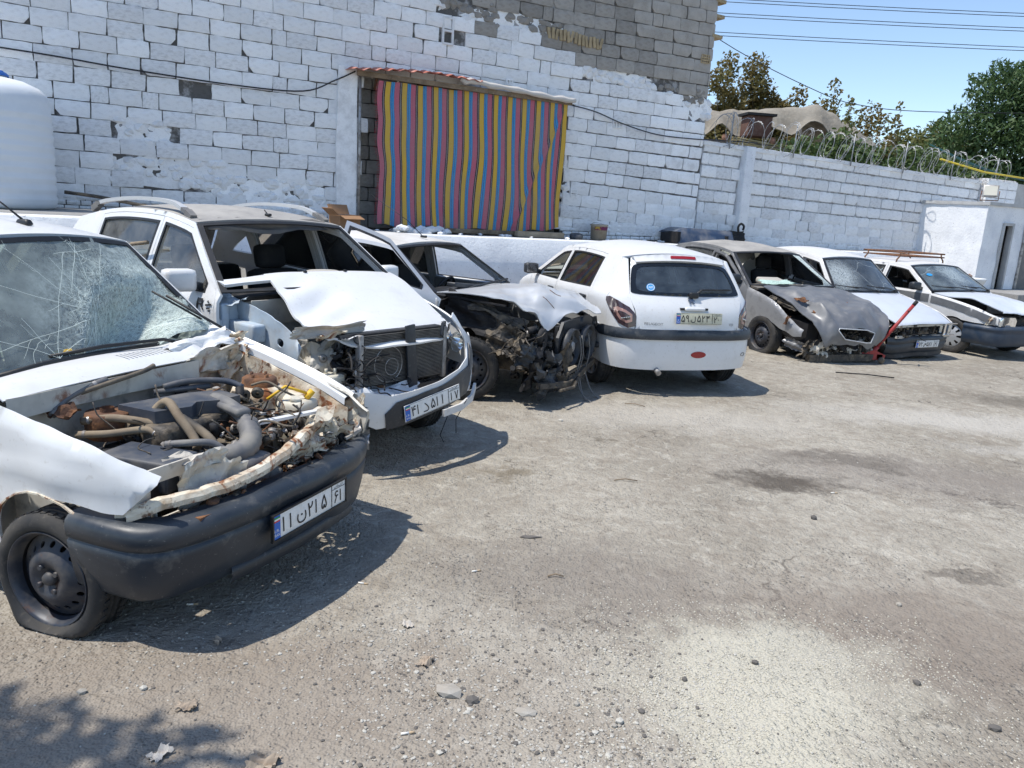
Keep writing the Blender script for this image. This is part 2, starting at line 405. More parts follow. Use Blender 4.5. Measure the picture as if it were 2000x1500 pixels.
# ================================================================== ground
def ground_mat():
    M_, t, p, o = nodes('dusty_yard_ground'); c = co(t)
    big = noi(t, .6, 3, .6, 0, c); mid = noi(t, 2.4, 4, .68, 0, c); mot = noi(t, 8.5, 4, .7, .9, c); fine = noi(t, 30, 2, .75, 0, c); patchy = ramp(t, noi(t, 1.9, 2, .6, 0, c), .44, .60)
    col = mixc(t, ramp(t, big, .36, .62), (.283, .255, .210), (.400, .368, .310))
    col = mixc(t, mth(t, 'MULTIPLY', ramp(t, mid, .48, .66), .55), col, (.225, .190, .150))
    col = mixc(t, mth(t, 'MULTIPLY', ramp(t, mot, .52, .66), .50), col, (.200, .172, .138))
    col = mixc(t, mth(t, 'MULTIPLY', ramp(t, mot, .46, .34), .42), col, (.53, .50, .43))
    col = mixc(t, mth(t, 'MULTIPLY', ramp(t, fine, .48, .70), .35), col, (.20, .178, .148))
    cvm = nd(t, 'VectorMath', operation='MULTIPLY_ADD'); cn = nd(t, 'TexNoise', Scale=3.5, Detail=3, Roughness=.7); t.links.new(c, cn.inputs['Vector']); t.links.new(cn.outputs['Color'], cvm.inputs[0]); cvm.inputs[1].default_value = (.55, .55, 0); t.links.new(c, cvm.inputs[2])
    cv = nd(t, 'TexVoronoi', feature='DISTANCE_TO_EDGE', Scale=1.25); t.links.new(cvm.outputs[0], cv.inputs['Vector'])
    crk = mth(t, 'MULTIPLY', mth(t, 'SUBTRACT', 1.0, ramp(t, cv.outputs['Distance'], .0, .014)), ramp(t, noi(t, .9, 3, .6, 0, c), .54, .60))
    col = mixc(t, mth(t, 'MULTIPLY', crk, .75), col, (.07, .06, .05))
    sx = nd(t, 'SeparateXYZ'); t.links.new(c, sx.inputs[0])
    wx = nd(t, 'TexNoise', Scale=2.6, Detail=4, Roughness=.75); t.links.new(c, wx.inputs['Vector'])
    vm = nd(t, 'VectorMath', operation='MULTIPLY_ADD'); t.links.new(wx.outputs['Color'], vm.inputs[0]); vm.inputs[1].default_value = (1.1, 1.1, 0)
    off = nd(t, 'VectorMath', operation='ADD'); t.links.new(c, off.inputs[0]); off.inputs[1].default_value = (-.55, -.55, 0)
    t.links.new(off.outputs[0], vm.inputs[2])
    def blob(x, y, rx, ry, soft=.5):
        mp = nd(t, 'Mapping'); mp.inputs['Location'].default_value = (-x / rx, -y / ry, 0); mp.inputs['Scale'].default_value = (1 / rx, 1 / ry, 0)
        t.links.new(vm.outputs[0], mp.inputs[0]); L = nd(t, 'VectorMath', operation='LENGTH'); t.links.new(mp.outputs[0], L.inputs[0])
        return mth(t, 'SUBTRACT', 1.0, ramp(t, L.outputs['Value'], soft, 1.0))
    # tracked brown earth, oil stains, spilled pale sand
    for x, y, rx, ry, cc, st in [(-1.2, 2.4, 1.9, .8, (.25, .208, .168), .6), (2.1, 3.2, 1.9, .8, (.20, .165, .135), .65), (.3, 3.55, 1.1, .55, (.20, .175, .15), .55), (3.4, 5.6, 2.4, .7, (.21, .185, .165), .5),
                                 (1.95, 5.25, .62, .30, (.075, .062, .05), .85), (2.6, 5.9, .8, .25, (.11, .095, .08), .6), (.02, 5.05, .28, .20, (.19, .16, .115), .75), (.45, 7.0, .4, .1, (.2, .17, .12), .6),
                                 (6.3, 8.9, 1.3, .5, (.11, .095, .075), .7), (2.75, 3.1, .3, .14, (.08, .068, .058), .8), (2.5, 3.9, .3, .1, (.1, .085, .07), .6), (.75, 6.0, .16, .1, (.15, .13, .10), .7),
                                 (1.05, 2.75, .72, .62, (.50, .475, .39), .85), (.95, 2.25, .5, .4, (.48, .455, .37), .8), (1.35, 3.05, .55, .3, (.44, .42, .35), .6),
                                 (4.6, 7.6, 2.4, .6, (.46, .435, .39), .7), (1.4, 6.9, 1.8, .6, (.44, .41, .36), .6), (5.5, 6.6, 2.0, .35, (.48, .455, .41), .7)]:
        col = mixc(t, mth(t, 'MULTIPLY', blob(x, y, rx, ry, .35), st), col, cc)
    t.links.new(col, p.inputs['Base Color']); p.inputs['Roughness'].default_value = .93; p.inputs['Specular IOR Level'].default_value = .25
    def grain(sc, k):
        v = nd(t, 'TexVoronoi', Scale=sc); t.links.new(c, v.inputs['Vector'])
        sep = nd(t, 'SeparateColor'); t.links.new(v.outputs['Color'], sep.inputs[0])
        return mth(t, 'MULTIPLY', mth(t, 'MULTIPLY', mth(t, 'SUBTRACT', 1.0, ramp(t, v.outputs['Distance'], .15, .55)), ramp(t, sep.outputs[0], .6, 1.0)), k)
    h = mth(t, 'ADD', mth(t, 'MULTIPLY', noi(t, 14, 3, .9, 0, c), 1.35), mth(t, 'MULTIPLY', mth(t, 'ADD', grain(80, .45), grain(34, .5)), mth(t, 'ADD', patchy, .12)))
    bump(t, p, h, .85, .030)
    return M_
def ground_h(x, y):
    d = math.hypot(x, y)
    a = .030 * noise.noise(Vector((x * .45, y * .45, 3))) + .012 * noise.noise(Vector((x * 1.7, y * 1.7, 9)))
    b = .006 * noise.noise(Vector((x * 6, y * 6, 1))) + .004 * noise.noise(Vector((x * 15, y * 15, 5)))
    k = sstep(.2, 1.6, abs(y - 5) + abs(x)) if False else 1
    return G(min(x, 30)) + a * .45 + b
xs = np.concatenate([np.array([-400, -120, -50, -25, -14]), np.arange(-9, -3, .3), np.arange(-3, 4.4, .045), np.arange(4.4, 13, .16), np.array([14, 17, 22, 30, 60, 150, 400])])
ys = np.concatenate([np.array([-300, -80, -30, -12, -6, -3, -1, 0, .8]), np.arange(1.3, 6.5, .045), np.arange(6.5, 14.5, .12), np.array([15, 17, 20, 25, 40, 80, 200, 600])])
gv = [(x, y, ground_h(x, y)) for y in ys for x in xs]; nx = len(xs)
gf = [(j * nx + i, j * nx + i + 1, (j + 1) * nx + i + 1, (j + 1) * nx + i) for j in range(len(ys) - 1) for i in range(nx - 1)]
tag(B().add(gv, gf, 0, True).build('ground', ground_mat()), kind='structure')

# ================================================================== walls
WA = radians(28.5); WP = Vector((-3.98, 11.35, 0))
def wloc(s, off, z):     # wall frame -> world (off: metres in front of the wall face)
    return Vector((WP.x + s * cos(WA) + off * sin(WA), WP.y + s * sin(WA) - off * cos(WA), z))
def paintm(name, base, grey, sc=4, lo=.5, hi=.7, st=.6, per=.12):
    return mat(name, base, .9, layers=[(grey, sc, lo, hi, st), ((.6, .6, .6), 40, .54, .70, .4), ((.3, .29, .28), 90, .63, .72, .5)], bmp=(70, .55, .012), per=per, spec=.2)
blk_white = paintm('whitewashed_block', (.92, .925, .925), (.70, .70, .70), per=.18)
blk_soiled = paintm('thin_whitewash_block', (.86, .865, .87), (.62, .62, .62), 6, .45, .66, .7, .13)
blk_bare = mat('bare_concrete_block', (.39, .365, .33), .95, layers=[((.26, .24, .21), 4, .42, .68, .7), ((.42, .41, .39), 60, .5, .7, .5), ((.12, .11, .1), 80, .6, .72, .6)], bmp=(80, .7, .012), per=.35, spec=.2)
mortar = mat('recessed_mortar', (.13, .125, .12), .95, layers=[((.5, .5, .5), 5, .52, .62, .7), ((.10, .10, .095), 22, .5, .68, .7)], bmp=(45, .9, .02), spec=.2)  # mortar colour darkened so joints and chipped corners read as shaded gaps
mortar_w = mat('whitewashed_mortar', (.62, .63, .65), .95, layers=[((.28, .27, .26), 9, .45, .6, .8), ((.10, .10, .095), 26, .55, .68, .7)], bmp=(45, .9, .02), spec=.2)
plaster = mat('white_plaster', (.84, .85, .86), .9, layers=[((.60, .62, .66), 2.5, .42, .7, .6), ((.35, .34, .34), 34, .62, .70, .7)], bmp=(24, .45, .015), spec=.25)
plaster2 = mat('grey_plaster', (.50, .50, .49), .9, layers=[((.34, .33, .32), 4, .4, .7, .6)], bmp=(30, .4, .012), spec=.25)
conc = mat('ledge_concrete', (.30, .295, .285), .95, layers=[((.18, .17, .16), 3, .4, .7, .6), ((.45, .44, .42), 30, .55, .7, .5)], bmp=(40, .5, .015))
ybrick = mat('yellow_brick', (.42, .33, .2), .9, layers=[((.25, .19, .12), 14, .45, .65, .6)], bmp=(60, .5, .01), per=.25)
wood = mat('weathered_wood', (.25, .19, .13), .85, layers=[((.12, .09, .06), 6, .4, .65, .7), ((.42, .36, .28), 30, .55, .7, .5)], bmp=(40, .4, .01))
brown_bk = mat('reddish_gap_shade', (.10, .055, .05), .9)

def block_mesh(seed, hol=False):
    """unit block, face towards -y, worn arrises, 1 x 1 x 1 (scaled per object)"""
    rs = random.Random(seed); nx_, nz_ = 4, 3
    vs = []; fs = []
    for j in range(nz_ + 1):
        for i in range(nx_ + 1):
            u, v = i / nx_, j / nz_
            ed = (i in (0, nx_)) or (j in (0, nz_))
            cr = (i in (0, nx_)) and (j in (0, nz_))
            x = u - .5; z = v - .5
            if i == 0 or i == nx_: x += rs.uniform(-.012, .012)
            if j == 0 or j == nz_: z += rs.uniform(-.02, .02)
            if cr and rs.random() < .35: x *= .955; z *= .93
            y = -.5 + (.045 if ed else 0) + rs.uniform(-.012, .012) + (.03 if cr else 0)
            if hol and (i, j) == (0, 0): x += .15; z += .02
            if hol and (i, j) == (0, 1): z += .04
            vs.append((x, y, z))
    W_ = nx_ + 1
    for j in range(nz_):
        for i in range(nx_): fs.append((j * W_ + i, j * W_ + i + 1, (j + 1) * W_ + i + 1, (j + 1) * W_ + i))
    ring = [i for i in range(W_)] + [j * W_ + nx_ for j in range(1, nz_ + 1)] + [nz_ * W_ + i for i in range(nx_ - 1, -1, -1)] + [j * W_ for j in range(nz_ - 1, 0, -1)]
    o = len(vs)
    for k in ring: vs.append((vs[k][0] * 1.0, .5, vs[k][2] * 1.0))
    n = len(ring)
    for k in range(n): fs.append((ring[(k + 1) % n], ring[k], o + k, o + (k + 1) % n))
    return vs, fs
BLK = [block_mesh(s) for s in range(9)] + [block_mesh(20, True), block_mesh(21, True)]
BLK.append(([(-v[0], v[1], v[2]) for v in BLK[9][0]], [f[::-1] for f in BLK[9][1]]))
BLK_ME = {}
def blk_data(i, m):
    k = (i, m.name)
    if k not in BLK_ME:
        me = bpy.data.meshes.new('block'); me.from_pydata(*[BLK[i][0], [], BLK[i][1]]); me.materials.append(m); BLK_ME[k] = me
    return BLK_ME[k]
def course_dz(s, z):
    a = -.010 * max(-4, min(s, 5.0))
    if s > 5.0:
        k = interp([(1.5, -.03), (2.1, -.045), (3.2, -.006), (4.9, .018), (6, .02)], z)
        a += k * (min(s, 8.3) - 5.0)
        if s > 8.3: a += -.020 * (s - 8.3)
    return a
def brick_wall(root, s0, s1, z0, z1, pick, name, cap=300, bl=.41, bh=.205, seed=1, skip=None, depth=.2):
    rs = random.Random(seed); cand = []
    c = 0; z = z0
    while z < z1 - .05:
        s = s0 - (bl / 2 if c % 2 else 0) + rs.uniform(-.03, .03)
        hh = bh + rs.uniform(-.006, .006)
        while s < s1 - .02:
            L = bl * rs.uniform(.94, 1.05)
            if rs.random() < .05: L *= .5
            a, b = max(s, s0), min(s + L, s1)
            if b - a > .05:
                mid = (a + b) / 2; zz = z + hh / 2 + course_dz(mid, z)
                if not (skip and skip(mid, zz, b - a)): cand.append((a, b, zz, hh, course_dz(b, z) - course_dz(a, z)))
            s += L
        z += hh; c += 1
    vis = []
    for q in cand:
        p = wloc((q[0] + q[1]) / 2, 0, q[2]); d = p - Vector((0, 0, CAMH)); dz = d.dot(_f)
        x = 1000 + FPX * d.dot(_r) / dz; y = 750 - FPX * d.dot(_u) / dz
        inn = -40 < x < 2040 and -40 < y < 720
        vis.append((0 if inn else 1, d.length, q))
    vis.sort(key=lambda t_: t_[:2])
    rest = {}
    for k, (o_, d_, (a, b, zz, hh, tl)) in enumerate(vis):
        m = pick((a + b) / 2, zz, rs); i = rs.randrange(9) if rs.random() > .09 else rs.randrange(9, 12)
        jx = rs.uniform(.005, .015) + (.014 if rs.random() < .12 else 0); jz = rs.uniform(.004, .013)
        L = b - a - jx; H_ = hh - jz; rot = -math.atan2(tl, b - a) + rs.gauss(0, .011); yo = rs.uniform(-.012, .008)
        if rs.random() < .06: yo += .012
        if k < cap and o_ == 0:
            o = bpy.data.objects.new(name, blk_data(i, m)); link(o, root)
            o.location = ((a + b) / 2, yo + depth / 2, zz); o.scale = (L, depth, H_); o.rotation_euler = (0, rot, rs.gauss(0, .012))
        else:
            R = Matrix.Rotation(rot, 3, 'Y')
            bb = rest.setdefault(m.name, (m, B()))[1]
            bb.add([R @ Vector((v[0] * L, v[1] * depth, v[2] * H_)) + Vector(((a + b) / 2, yo + depth / 2, zz)) for v in BLK[i][0]], BLK[i][1])
    if rest:
        bb = B(); ms = []
        for nm, (m, q) in rest.items(): bb.add(q.v, q.f, len(ms)); ms.append(m)
        tag(bb.build('far_' + name, ms, root), kind='stuff')
tall = empty('block_wall', WP, WA, 'tall whitewashed concrete block wall with bare grey blocks at its top right', 'wall')
def grey_line(s):       # bare blocks above this height
    return 4.78 + (s - 2.7) * -.165 + .10 * sin(s * 3.1) + .07 * sin(s * 7.7)
OPEN = (1.66, 5.30, 1.30, 3.62)      # recess closed off by the cloth
HOLES = [(-.53, 3.09, .10), (3.05, 4.33, .12)]
RUB = [(-.9, 1.95, .75, .16), (.35, 1.82, .8, .14), (.9, 1.55, .6, .12), (-1.25, 2.45, .3, .14), (7.3, 3.95, .9, .10), (6.2, 4.05, .7, .08), (4.2, 4.62, .8, .10), (3.2, 4.75, .6, .12), (8.05, 3.75, .3, .16), (5.25, 2.1, .18, .5)]
def tall_skip(s, z, L):
    if OPEN[0] - .02 < s < OPEN[1] - .1 and z < OPEN[3] - .05: return True
    for a, b, r in HOLES:
        if abs(s - a) < L / 2 + r * .3 and abs(z - b) < .11: return True
    for a, b, rx, rz in RUB:
        if ((s - a) / rx) ** 2 + ((z - b) / rz) ** 2 < 1: return True
    return False
def tall_pick(s, z, rs):
    if z > grey_line(s) + rs.uniform(-.30, .22): return blk_bare
    if rs.random() < .28 or z < 1.9 and rs.random() < .3: return blk_soiled
    return blk_white
brick_wall(tall, -6.5, 8.30, 1.50, 5.9, tall_pick, 'block', 300, seed=5, skip=tall_skip)
cr = B()
cr.box((.9 - 4.0, .13, 3.3), (7.2 + .1 + 0, .20, 5.4)); 
cr.v.clear(); cr.f.clear(); cr.m.clear(); cr.sm.clear()
for a, b, z0, z1 in [(-6.5, OPEN[0], 0, 5.85), (OPEN[1], 8.29, 0, 5.85), (OPEN[0], OPEN[1], OPEN[3], 5.85), (OPEN[0], OPEN[1], 0, OPEN[2])]:
    for k in range(int((b - a) / .25) + 1):
        u0 = a + k * .25; u1 = min(b, u0 + .25)
        if u1 - u0 < .01: continue
        zz1 = z1
        cr.box(((u0 + u1) / 2, .135, (z0 + zz1) / 2), (u1 - u0, .20, zz1 - z0), mi=0)
me_ = cr.build('mortar_bed', [mortar], tall)
# rubble and patched mortar
rb = B(); rs = random.Random(3)
for a, b, rx, rz in RUB:
    for k in range(int(46 * rx * (rz + .12) / .12)):
        u = a + rs.uniform(-1, 1) * rx * 1.05; z = b + rs.uniform(-1, 1) * rz * 1.1
        if OPEN[0] - .05 < u < OPEN[1] and z < OPEN[3] - .1: continue
        mi = 1 if z > grey_line(u) else (0 if rs.random() < .8 else 2)
        r = rs.uniform(.035, .10)
        rb.rock((u, .045 + rs.uniform(-.02, .03), z), r, (1.2, .55, .8), mi, k)
tag(rb.build('rubble_fill', [blk_white, blk_bare, blk_soiled], tall), kind='stuff')
# whitewashed patching behind the rubble
for q, (a, b_, rx, rz) in enumerate(RUB):
    if b_ > grey_line(a): continue
    pb = B(); pl = [(a + cos(k * .4189) * rx * 1.12 * (1 + .18 * sin(k * 2.7 + q)), b_ + sin(k * .4189) * (rz * 1.15 + .03) * (1 + .2 * cos(k * 3.3 + q))) for k in range(15)]
    pl = [(x, z) for x, z in pl if not (OPEN[0] - .02 < x < OPEN[1] and z < OPEN[3])]
    if len(pl) > 4:
        panel(pb, pl, lambda x, z: (x, .028 + .022 * noise.noise(Vector((x * 7, z * 7, 1))) + .012 * noise.noise(Vector((x * 21, z * 21, 4))), z), (), .05, .02); pb.build('mortar_patch', [blk_white], tall)
# small whitewashed brick courses at the foot of the walls
def small_course(root, s0, s1, zf, n, nm='small_brick'):
    b = B(); rs = random.Random(9)
    for c in range(n):
        s = s0 + (.06 if c % 2 else 0)
        while s < s1:
            L = rs.uniform(.09, .21); z = zf(s) + c * .068
            vs, fs = BLK[rs.randrange(9)]
            b.add([Vector((s + L / 2 + v[0] * (L - .014), .10 + v[1] * .2 + rs.uniform(-.002, .002), z + .03 + v[2] * .056)) for v in vs], fs); s += L
    tag(b.build(nm + '_footing', [blk_white], root), kind='stuff')
small_course(tall, -6.4, 1.58, lambda s: 1.50 - .012 * max(-3, s) - .2, 4)
small_course(tall, 5.3, 8.28, lambda s: 1.28 + .02 * (s - 5.3), 4)
# blocks standing open end out, brick infill row, hollow bricks
def hollow(name, m, x, z, w, h, nx_, nz_, root, t_=.02, d=.16):
    b = B(); hs = [rrect(-w / 2 + t_ + i * (w - t_) / nx_, -h / 2 + t_ + j * (h - t_) / nz_, -w / 2 + (i + 1) * (w - t_) / nx_, -h / 2 + (j + 1) * (h - t_) / nz_, .006, 2) for i in range(nx_) for j in range(nz_)]
    panel(b, rrect(-w / 2, -h / 2, w / 2, h / 2, .006, 2), lambda a, c: (x + a, -.012, z + c), hs, .08, .15)
    return b.build(name, m, root)
hollow('block', blk_soiled, 3.05, 4.33, .19, .40, 1, 2, tall, .03)
hollow('brick', ybrick, 8.13, 4.60, .20, .15, 4, 3, tall, .014)
hollow('brick', blk_white, 4.15, 3.72, .12, .10, 2, 1, tall, .02)
hollow('brick', blk_white, 6.32, 3.28, .2, .12, 3, 1, tall, .02)
hollow('brick', blk_white, 5.52, 2.06, .14, .14, 1, 3, tall, .018)
rs = random.Random(21)
for k in range(15):
    b = B(); b.box((0, 0, 0), (.052, .10, .17), Matrix.Rotation(rs.uniform(-.25, .25), 3, 'Y'), 0, .006)
    o = b.build('brick', ybrick, tall); o.location = (4.82 + k * .073, .03 + rs.uniform(-.01, .01), 4.56 + rs.uniform(-.012, .012) + (k > 7) * -.03)
for k, z in enumerate((5.62, 5.36, 5.02)):
    b = B(); b.box((0, 0, 0), (.24, .2, .06), Matrix.Rotation(rs.uniform(-.1, .1), 3, 'Y'), 0, .006); o = b.build('brick', ybrick, tall); o.location = (8.36, .1, z)
# pilaster left of the recess, recess back of bare blocks
pb = B()
panel(pb, [(1.34, 1.3), (1.64, 1.3), (1.645, 2.4), (1.63, 3.2), (1.64, 3.62), (1.36, 3.62), (1.33, 2.6)], lambda a, c: (a, -.035 + .012 * noise.noise(Vector((a * 6, c * 6, 0))), c), (), .09, .2)
pb.build('pilaster', blk_soiled, tall)
brs = random.Random(4); zc = 1.32
while zc < 3.55:
    s = OPEN[0] + brs.uniform(-.2, 0)
    while s < OPEN[1]:
        L = .41; a, b_ = max(s, OPEN[0] + .01), min(s + L - .02, OPEN[1])
        if b_ - a > .08:
            o = bpy.data.objects.new('block', blk_data(brs.randrange(9), blk_bare)); link(o, tall)
            o.location = ((a + b_) / 2, .30, zc + .1); o.scale = (b_ - a, .2, .19)
        s += L
    zc += .205
B().box((3.48, .42, 2.4), (3.8, .2, 2.5)).build('recess_back', mortar, tall)
# lower wall with razor wire
low = empty('boundary_wall', wloc(8.30, 0, 0), WA, 'lower whitewashed block boundary wall carrying razor wire', 'wall')
def low_top(s): return 3.20 - .0178 * (s - 8.3)
def shift(s): return s
_wl = wloc
def low_pick(s, z, rs): return blk_soiled if rs.random() < .15 else blk_white
_old = WP.copy()
class _L: pass
tmp = empty('tmp', WP, WA)
brick_wall(tmp, 8.32, 17.6, 1.45, 3.18, low_pick, 'block', 300, bl=.385, seed=12, skip=lambda s, z, L: abs(s - 9.42) < .10 or 11.9 < s < 12.4 and 2.3 < z < 2.95 and False)
for o in list(tmp.children):
    o.parent = low; o.location.x -= 8.30
bpy.data.objects.remove(tmp)
b = B(); b.box((4.66, .135, 1.55), (9.28, .18, 3.02)); b.build('mortar_bed', mortar_w, low)
b = B(); b.box((1.12, .04, 2.30), (.24, .30, 1.75), None, 0, .02); b.build('pilaster', plaster, low)
b = B()
panel(b, [(0, -.02), (9.3, -.02), (9.3, .22), (0, .22)], lambda a, c: (a, c, 3.19 - .0178 * a + .014 * noise.noise(Vector((a * 3, c * 9, 0)))), (), .12, .07)
b.build('coping', plaster, low)
small_course(low, .02, 9.2, lambda s: 1.28 - .01 * s, 3)
# ledge (raised terrace along the foot of the wall)
def ledge_z(s): return lerp(1.42, 1.29, sstep(-1.5, 2.5, s))
def ledge_w(s): return lerp(2.7, .62, sstep(-1.6, 1.9, s))
led = empty('terrace_ledge', WP, WA, 'raised white plastered ledge running along the foot of the walls', 'ledge')
b = B(); sl = np.arange(-9, 18, .25); vs = []; fs = []
for s in sl:
    w_ = ledge_w(s); z_ = ledge_z(s)
    vs += [(s, .05, z_), (s, -w_ * .5, z_ + .01 * N((s, 1, 0), 2)), (s, -w_ + .03, z_ + .012 * N((s, 0, 0), 3)), (s, -w_, z_ - .03), (s, -w_ - .01 + .012 * N((s, 5, 0), 2), z_ * .5), (s, -w_ - .03, -.5)]
for i in range(len(sl) - 1):
    for k in range(5): fs.append((i * 6 + k, i * 6 + k + 1, (i + 1) * 6 + k + 1, (i + 1) * 6 + k))
b.add(vs, fs, 0, True); 
for i in range(len(sl) - 1):
    b.m[i * 5] = b.m[i * 5 + 1] = 1
b.build('plaster_face', [plaster, conc], led)
b = B(); rs = random.Random(8)
for k in range(60):
    s = rs.uniform(-.5, 8.5); b.rock((s, -rs.uniform(.05, ledge_w(s) - .06), ledge_z(s) + .01), rs.uniform(.02, .06), (1, 1, .6), 0, k)
tag(b.build('plaster_crumbs', [plaster], led), kind='stuff')
# ================================================================== car builder
# local frame: x forward (nose = 0), y to the car's left, z up
def smooth_tab(tab, n=8):
    return [(p[0], p[1]) for p in cat([(a, b, 0) for a, b in tab], n)]
class Car:
    def __init__(s, name, label, pose, spec, T=None, group=None):
        x, y, h = pose
        s.root = empty(name, (x, y, G(x)), radians(h), label, 'car', group)
        s.p = spec; s.T = T
        s.hw = smooth_tab(spec['hw']); s.hood = smooth_tab(spec['hood']); s.belt_t = smooth_tab(spec['belt'])
        s.roof = smooth_tab(spec['roof'])
        s.base = spec['ws'][0]; s.head = spec['ws'][1]
    def belt(s, x):
        return interp(s.hood, x) if x > s.base[0] else interp(s.belt_t, x)
    def side(s, x, z):
        P = s.p; hw = interp(s.hw, x); b = s.belt(x); rr = P.get('rr', .03)
        if z <= b:
            d = b - z
            y = hw - .055 * (d / .65) ** 2 * (1 if d < .65 else 1)
            cz = P.get('crease')
            if cz: y += .010 * exp(-((z - cz) / .03) ** 2)
            if d < rr * 2: q = 1 - d / (rr * 2); y -= rr * (1 - sqrt(max(0, 1 - q * q)))
            return y
        return hw - rr - P.get('tumble', .34) * (z - b) - .12 * (z - b) ** 2
    def sp(s, sd):      # side map for sd=+1 (left) / -1 (right)
        return lambda a, c: (a, sd * s.side(a, c), c)
    def arch(s, xc, r, zc, z0, front=True, n=14):
        a0 = math.asin(max(-1, min(1, (z0 - zc) / r)))
        return [(xc + r * cos(pi - a0 - (pi - 2 * a0) * k / n), zc + r * sin(pi - a0 - (pi - 2 * a0) * k / n)) for k in range(n + 1)]
    def strip(s, edge, bul, yk=1.0, bx=0.0, smooth=True):
        """surface across the car; edge = [(x, z, y or None)], returns f(u 0..1, t -1..1) and length"""
        E_ = [Vector((e[0], e[1], (e[2] if len(e) > 2 and e[2] is not None else s.side(e[0], e[1]) * yk))) for e in edge]
        if smooth and len(E_) > 2: E_ = cat(E_, 8)
        L = [0]
        for a, b in zip(E_, E_[1:]): L.append(L[-1] + (b - a).length)
        tot = L[-1]; bf = bul if callable(bul) else (lambda u: bul); bxf = bx if callable(bx) else (lambda u: bx)
        def f(u, t):
            d = max(0, min(1, u)) * tot; i = 0
            while i < len(L) - 2 and L[i + 1] < d: i += 1
            k = (d - L[i]) / max(1e-9, L[i + 1] - L[i]); e = E_[i].lerp(E_[i + 1], k)
            q = 1 - t * t
            return (e.x + bxf(u) * q, t * e.z, e.y + bf(u) * q)
        return f, tot
    def strip_panel(s, name, mats, f, L, poly=None, holes=(), res=.06, thick=.012, disp=None, W=1.3, parent=None, T=1, mi=0, flip=True, b=None):
        """poly in (u, t) units"""
        sc = lambda q: [(u * L, t * W / 2) for u, t in q]
        poly = poly or [(0, -1), (1, -1), (1, 1), (0, 1)]
        bb = b or B()
        panel(bb, sc(poly), lambda a, c: f(a / L, c / (W / 2)), [sc(h) for h in holes], res, thick, disp, flip, mi)
        if b is not None: return b
        return bb.build(name, mats, parent or s.root, s.T if T else None)
    def build(s, b, name, mats, parent=None): return b.build(name, mats, parent or s.root, s.T)
    # ---- standard panels
    def outline_top(s, inset=0.0, x0=None, x1=None):
        """greenhouse outline in side view from A-pillar foot over the roof to the rear glass foot"""
        P = s.p; pts = [s.base] + [s.head] + [q for q in s.roof if q[0] < s.head[0] - .02] + [P['rg'][1]]
        return pts
    def door_polys(s):
        P = s.p; ins = .035; z0 = P['sill'] + .07
        d0, d1, d2 = P['doors']      # front edge, B line, rear edge
        top = s.outline_top()
        def roof_z(x): return interp(sorted(s.outline_top()), x) - ins
        out = []
        a0 = s.base[0] - .0
        # front door
        xa = d0; f = [(d0, z0), (d0 - .0, s.belt(d0 - .001) - .012)]
        xs_ = np.linspace(s.base[0] - .06, d1 + .006, 12)
        fr = f + [(float(x), max(roof_z(float(x)), s.belt(float(x)) + .01)) for x in xs_] + [(d1 + .006, z0)]
        rr = [(d1 - .006, z0), (d1 - .006, roof_z(d1 - .006))]
        xs2 = np.linspace(d1 - .06, d2 + .02, 9)
        rr += [(float(x), max(roof_z(float(x)), s.belt(float(x)) + .01)) for x in xs2]
        zb = s.belt(d2)
        xr, rr_, zc = P['arch'][1], P['arch'][2] + .03, P['arch'][3]
        rr += [(d2, zb)]
        k = [(xr + rr_ * cos(a), zc + rr_ * sin(a)) for a in np.linspace(pi * .35, 0, 7)]
        k = [q for q in k if q[0] > d2 + .01 and q[1] > z0 + .01]
        rr += k
        rr += [(max(xr + rr_ * cos(math.asin(max(-1, min(1, (z0 - zc) / rr_)))), d2 + .02), z0)]
        return fr, rr
    def window_poly(s, door, fr=.05):
        """glass opening of a door polygon: region above belt, inset"""
        P = s.p; zs = [q for q in door if q[1] > s.belt(q[0]) + .004]
        if len(zs) < 3: return None
        cx = sum(q[0] for q in zs) / len(zs)
        up = []
        x0, x1 = max(q[0] for q in zs), min(q[0] for q in zs)
        top = sorted([q for q in zs])
        xsn = np.linspace(x0 - fr * 1.0, x1 + fr, 12)
        lo = []; hi = []
        for x in xsn:
            zt = interp(top, float(x)) - fr * .85; zb = s.belt(float(x)) + .012
            if zt - zb > .02: hi.append((float(x), zt)); lo.append((float(x), zb))
        return hi + lo[::-1]
    def body(s, paint, roofm=None, sides=(1, -1), disp=None, qwin=None, res=.07, roofdisp=None):
        P = s.p; b = B(); z0 = P['sill']; L = P['L']
        xf, xr, ra, zc = P['arch'][0], P['arch'][1], P['arch'][2], P['arch'][3]
        fr, rr = s.door_polys(); d0 = P['doors'][0]
        tr = P['trunk']
        pts = [(d0 + .03, z0), (d0 + .03, s.belt(d0 + .03) - .03), (s.base[0] + .0, s.base[1])]
        pts += [s.head] + [q for q in s.roof if q[0] < s.head[0] - .03] + [P['rg'][1]] + tr
        zb = P.get('rbz', .55)
        pts += [(tr[-1][0] - .0, zb)] + [(xr - ra * 1.0 - .02, zb - .0)] if P.get('rb_cut', True) else [(tr[-1][0], zb)]
        ar = s.arch(xr, ra, zc, z0)
        ar = [q for q in ar if q[1] < zb or q[0] > xr - ra * .98]
        pts += [q for q in ar if not (q[0] < xr and q[1] < zb)] if P.get('rb_cut', True) else ar
        pts += [(ar[-1][0] + .01, z0)]
        hs = []
        for q in (fr, rr):
            c = (sum(a for a, _ in q) / len(q), sum(z for _, z in q) / len(q))
            hs.append([(c[0] + (a - c[0]) * 1.006, c[1] + (z - c[1]) * 1.008) for a, z in q])
        if qwin: hs.append(qwin)
        for sd in sides: panel(b, pts, s.sp(sd), hs, res, .022, disp, sd > 0)
        o = s.build(b, 'body', [paint]); s.bodyobj = o
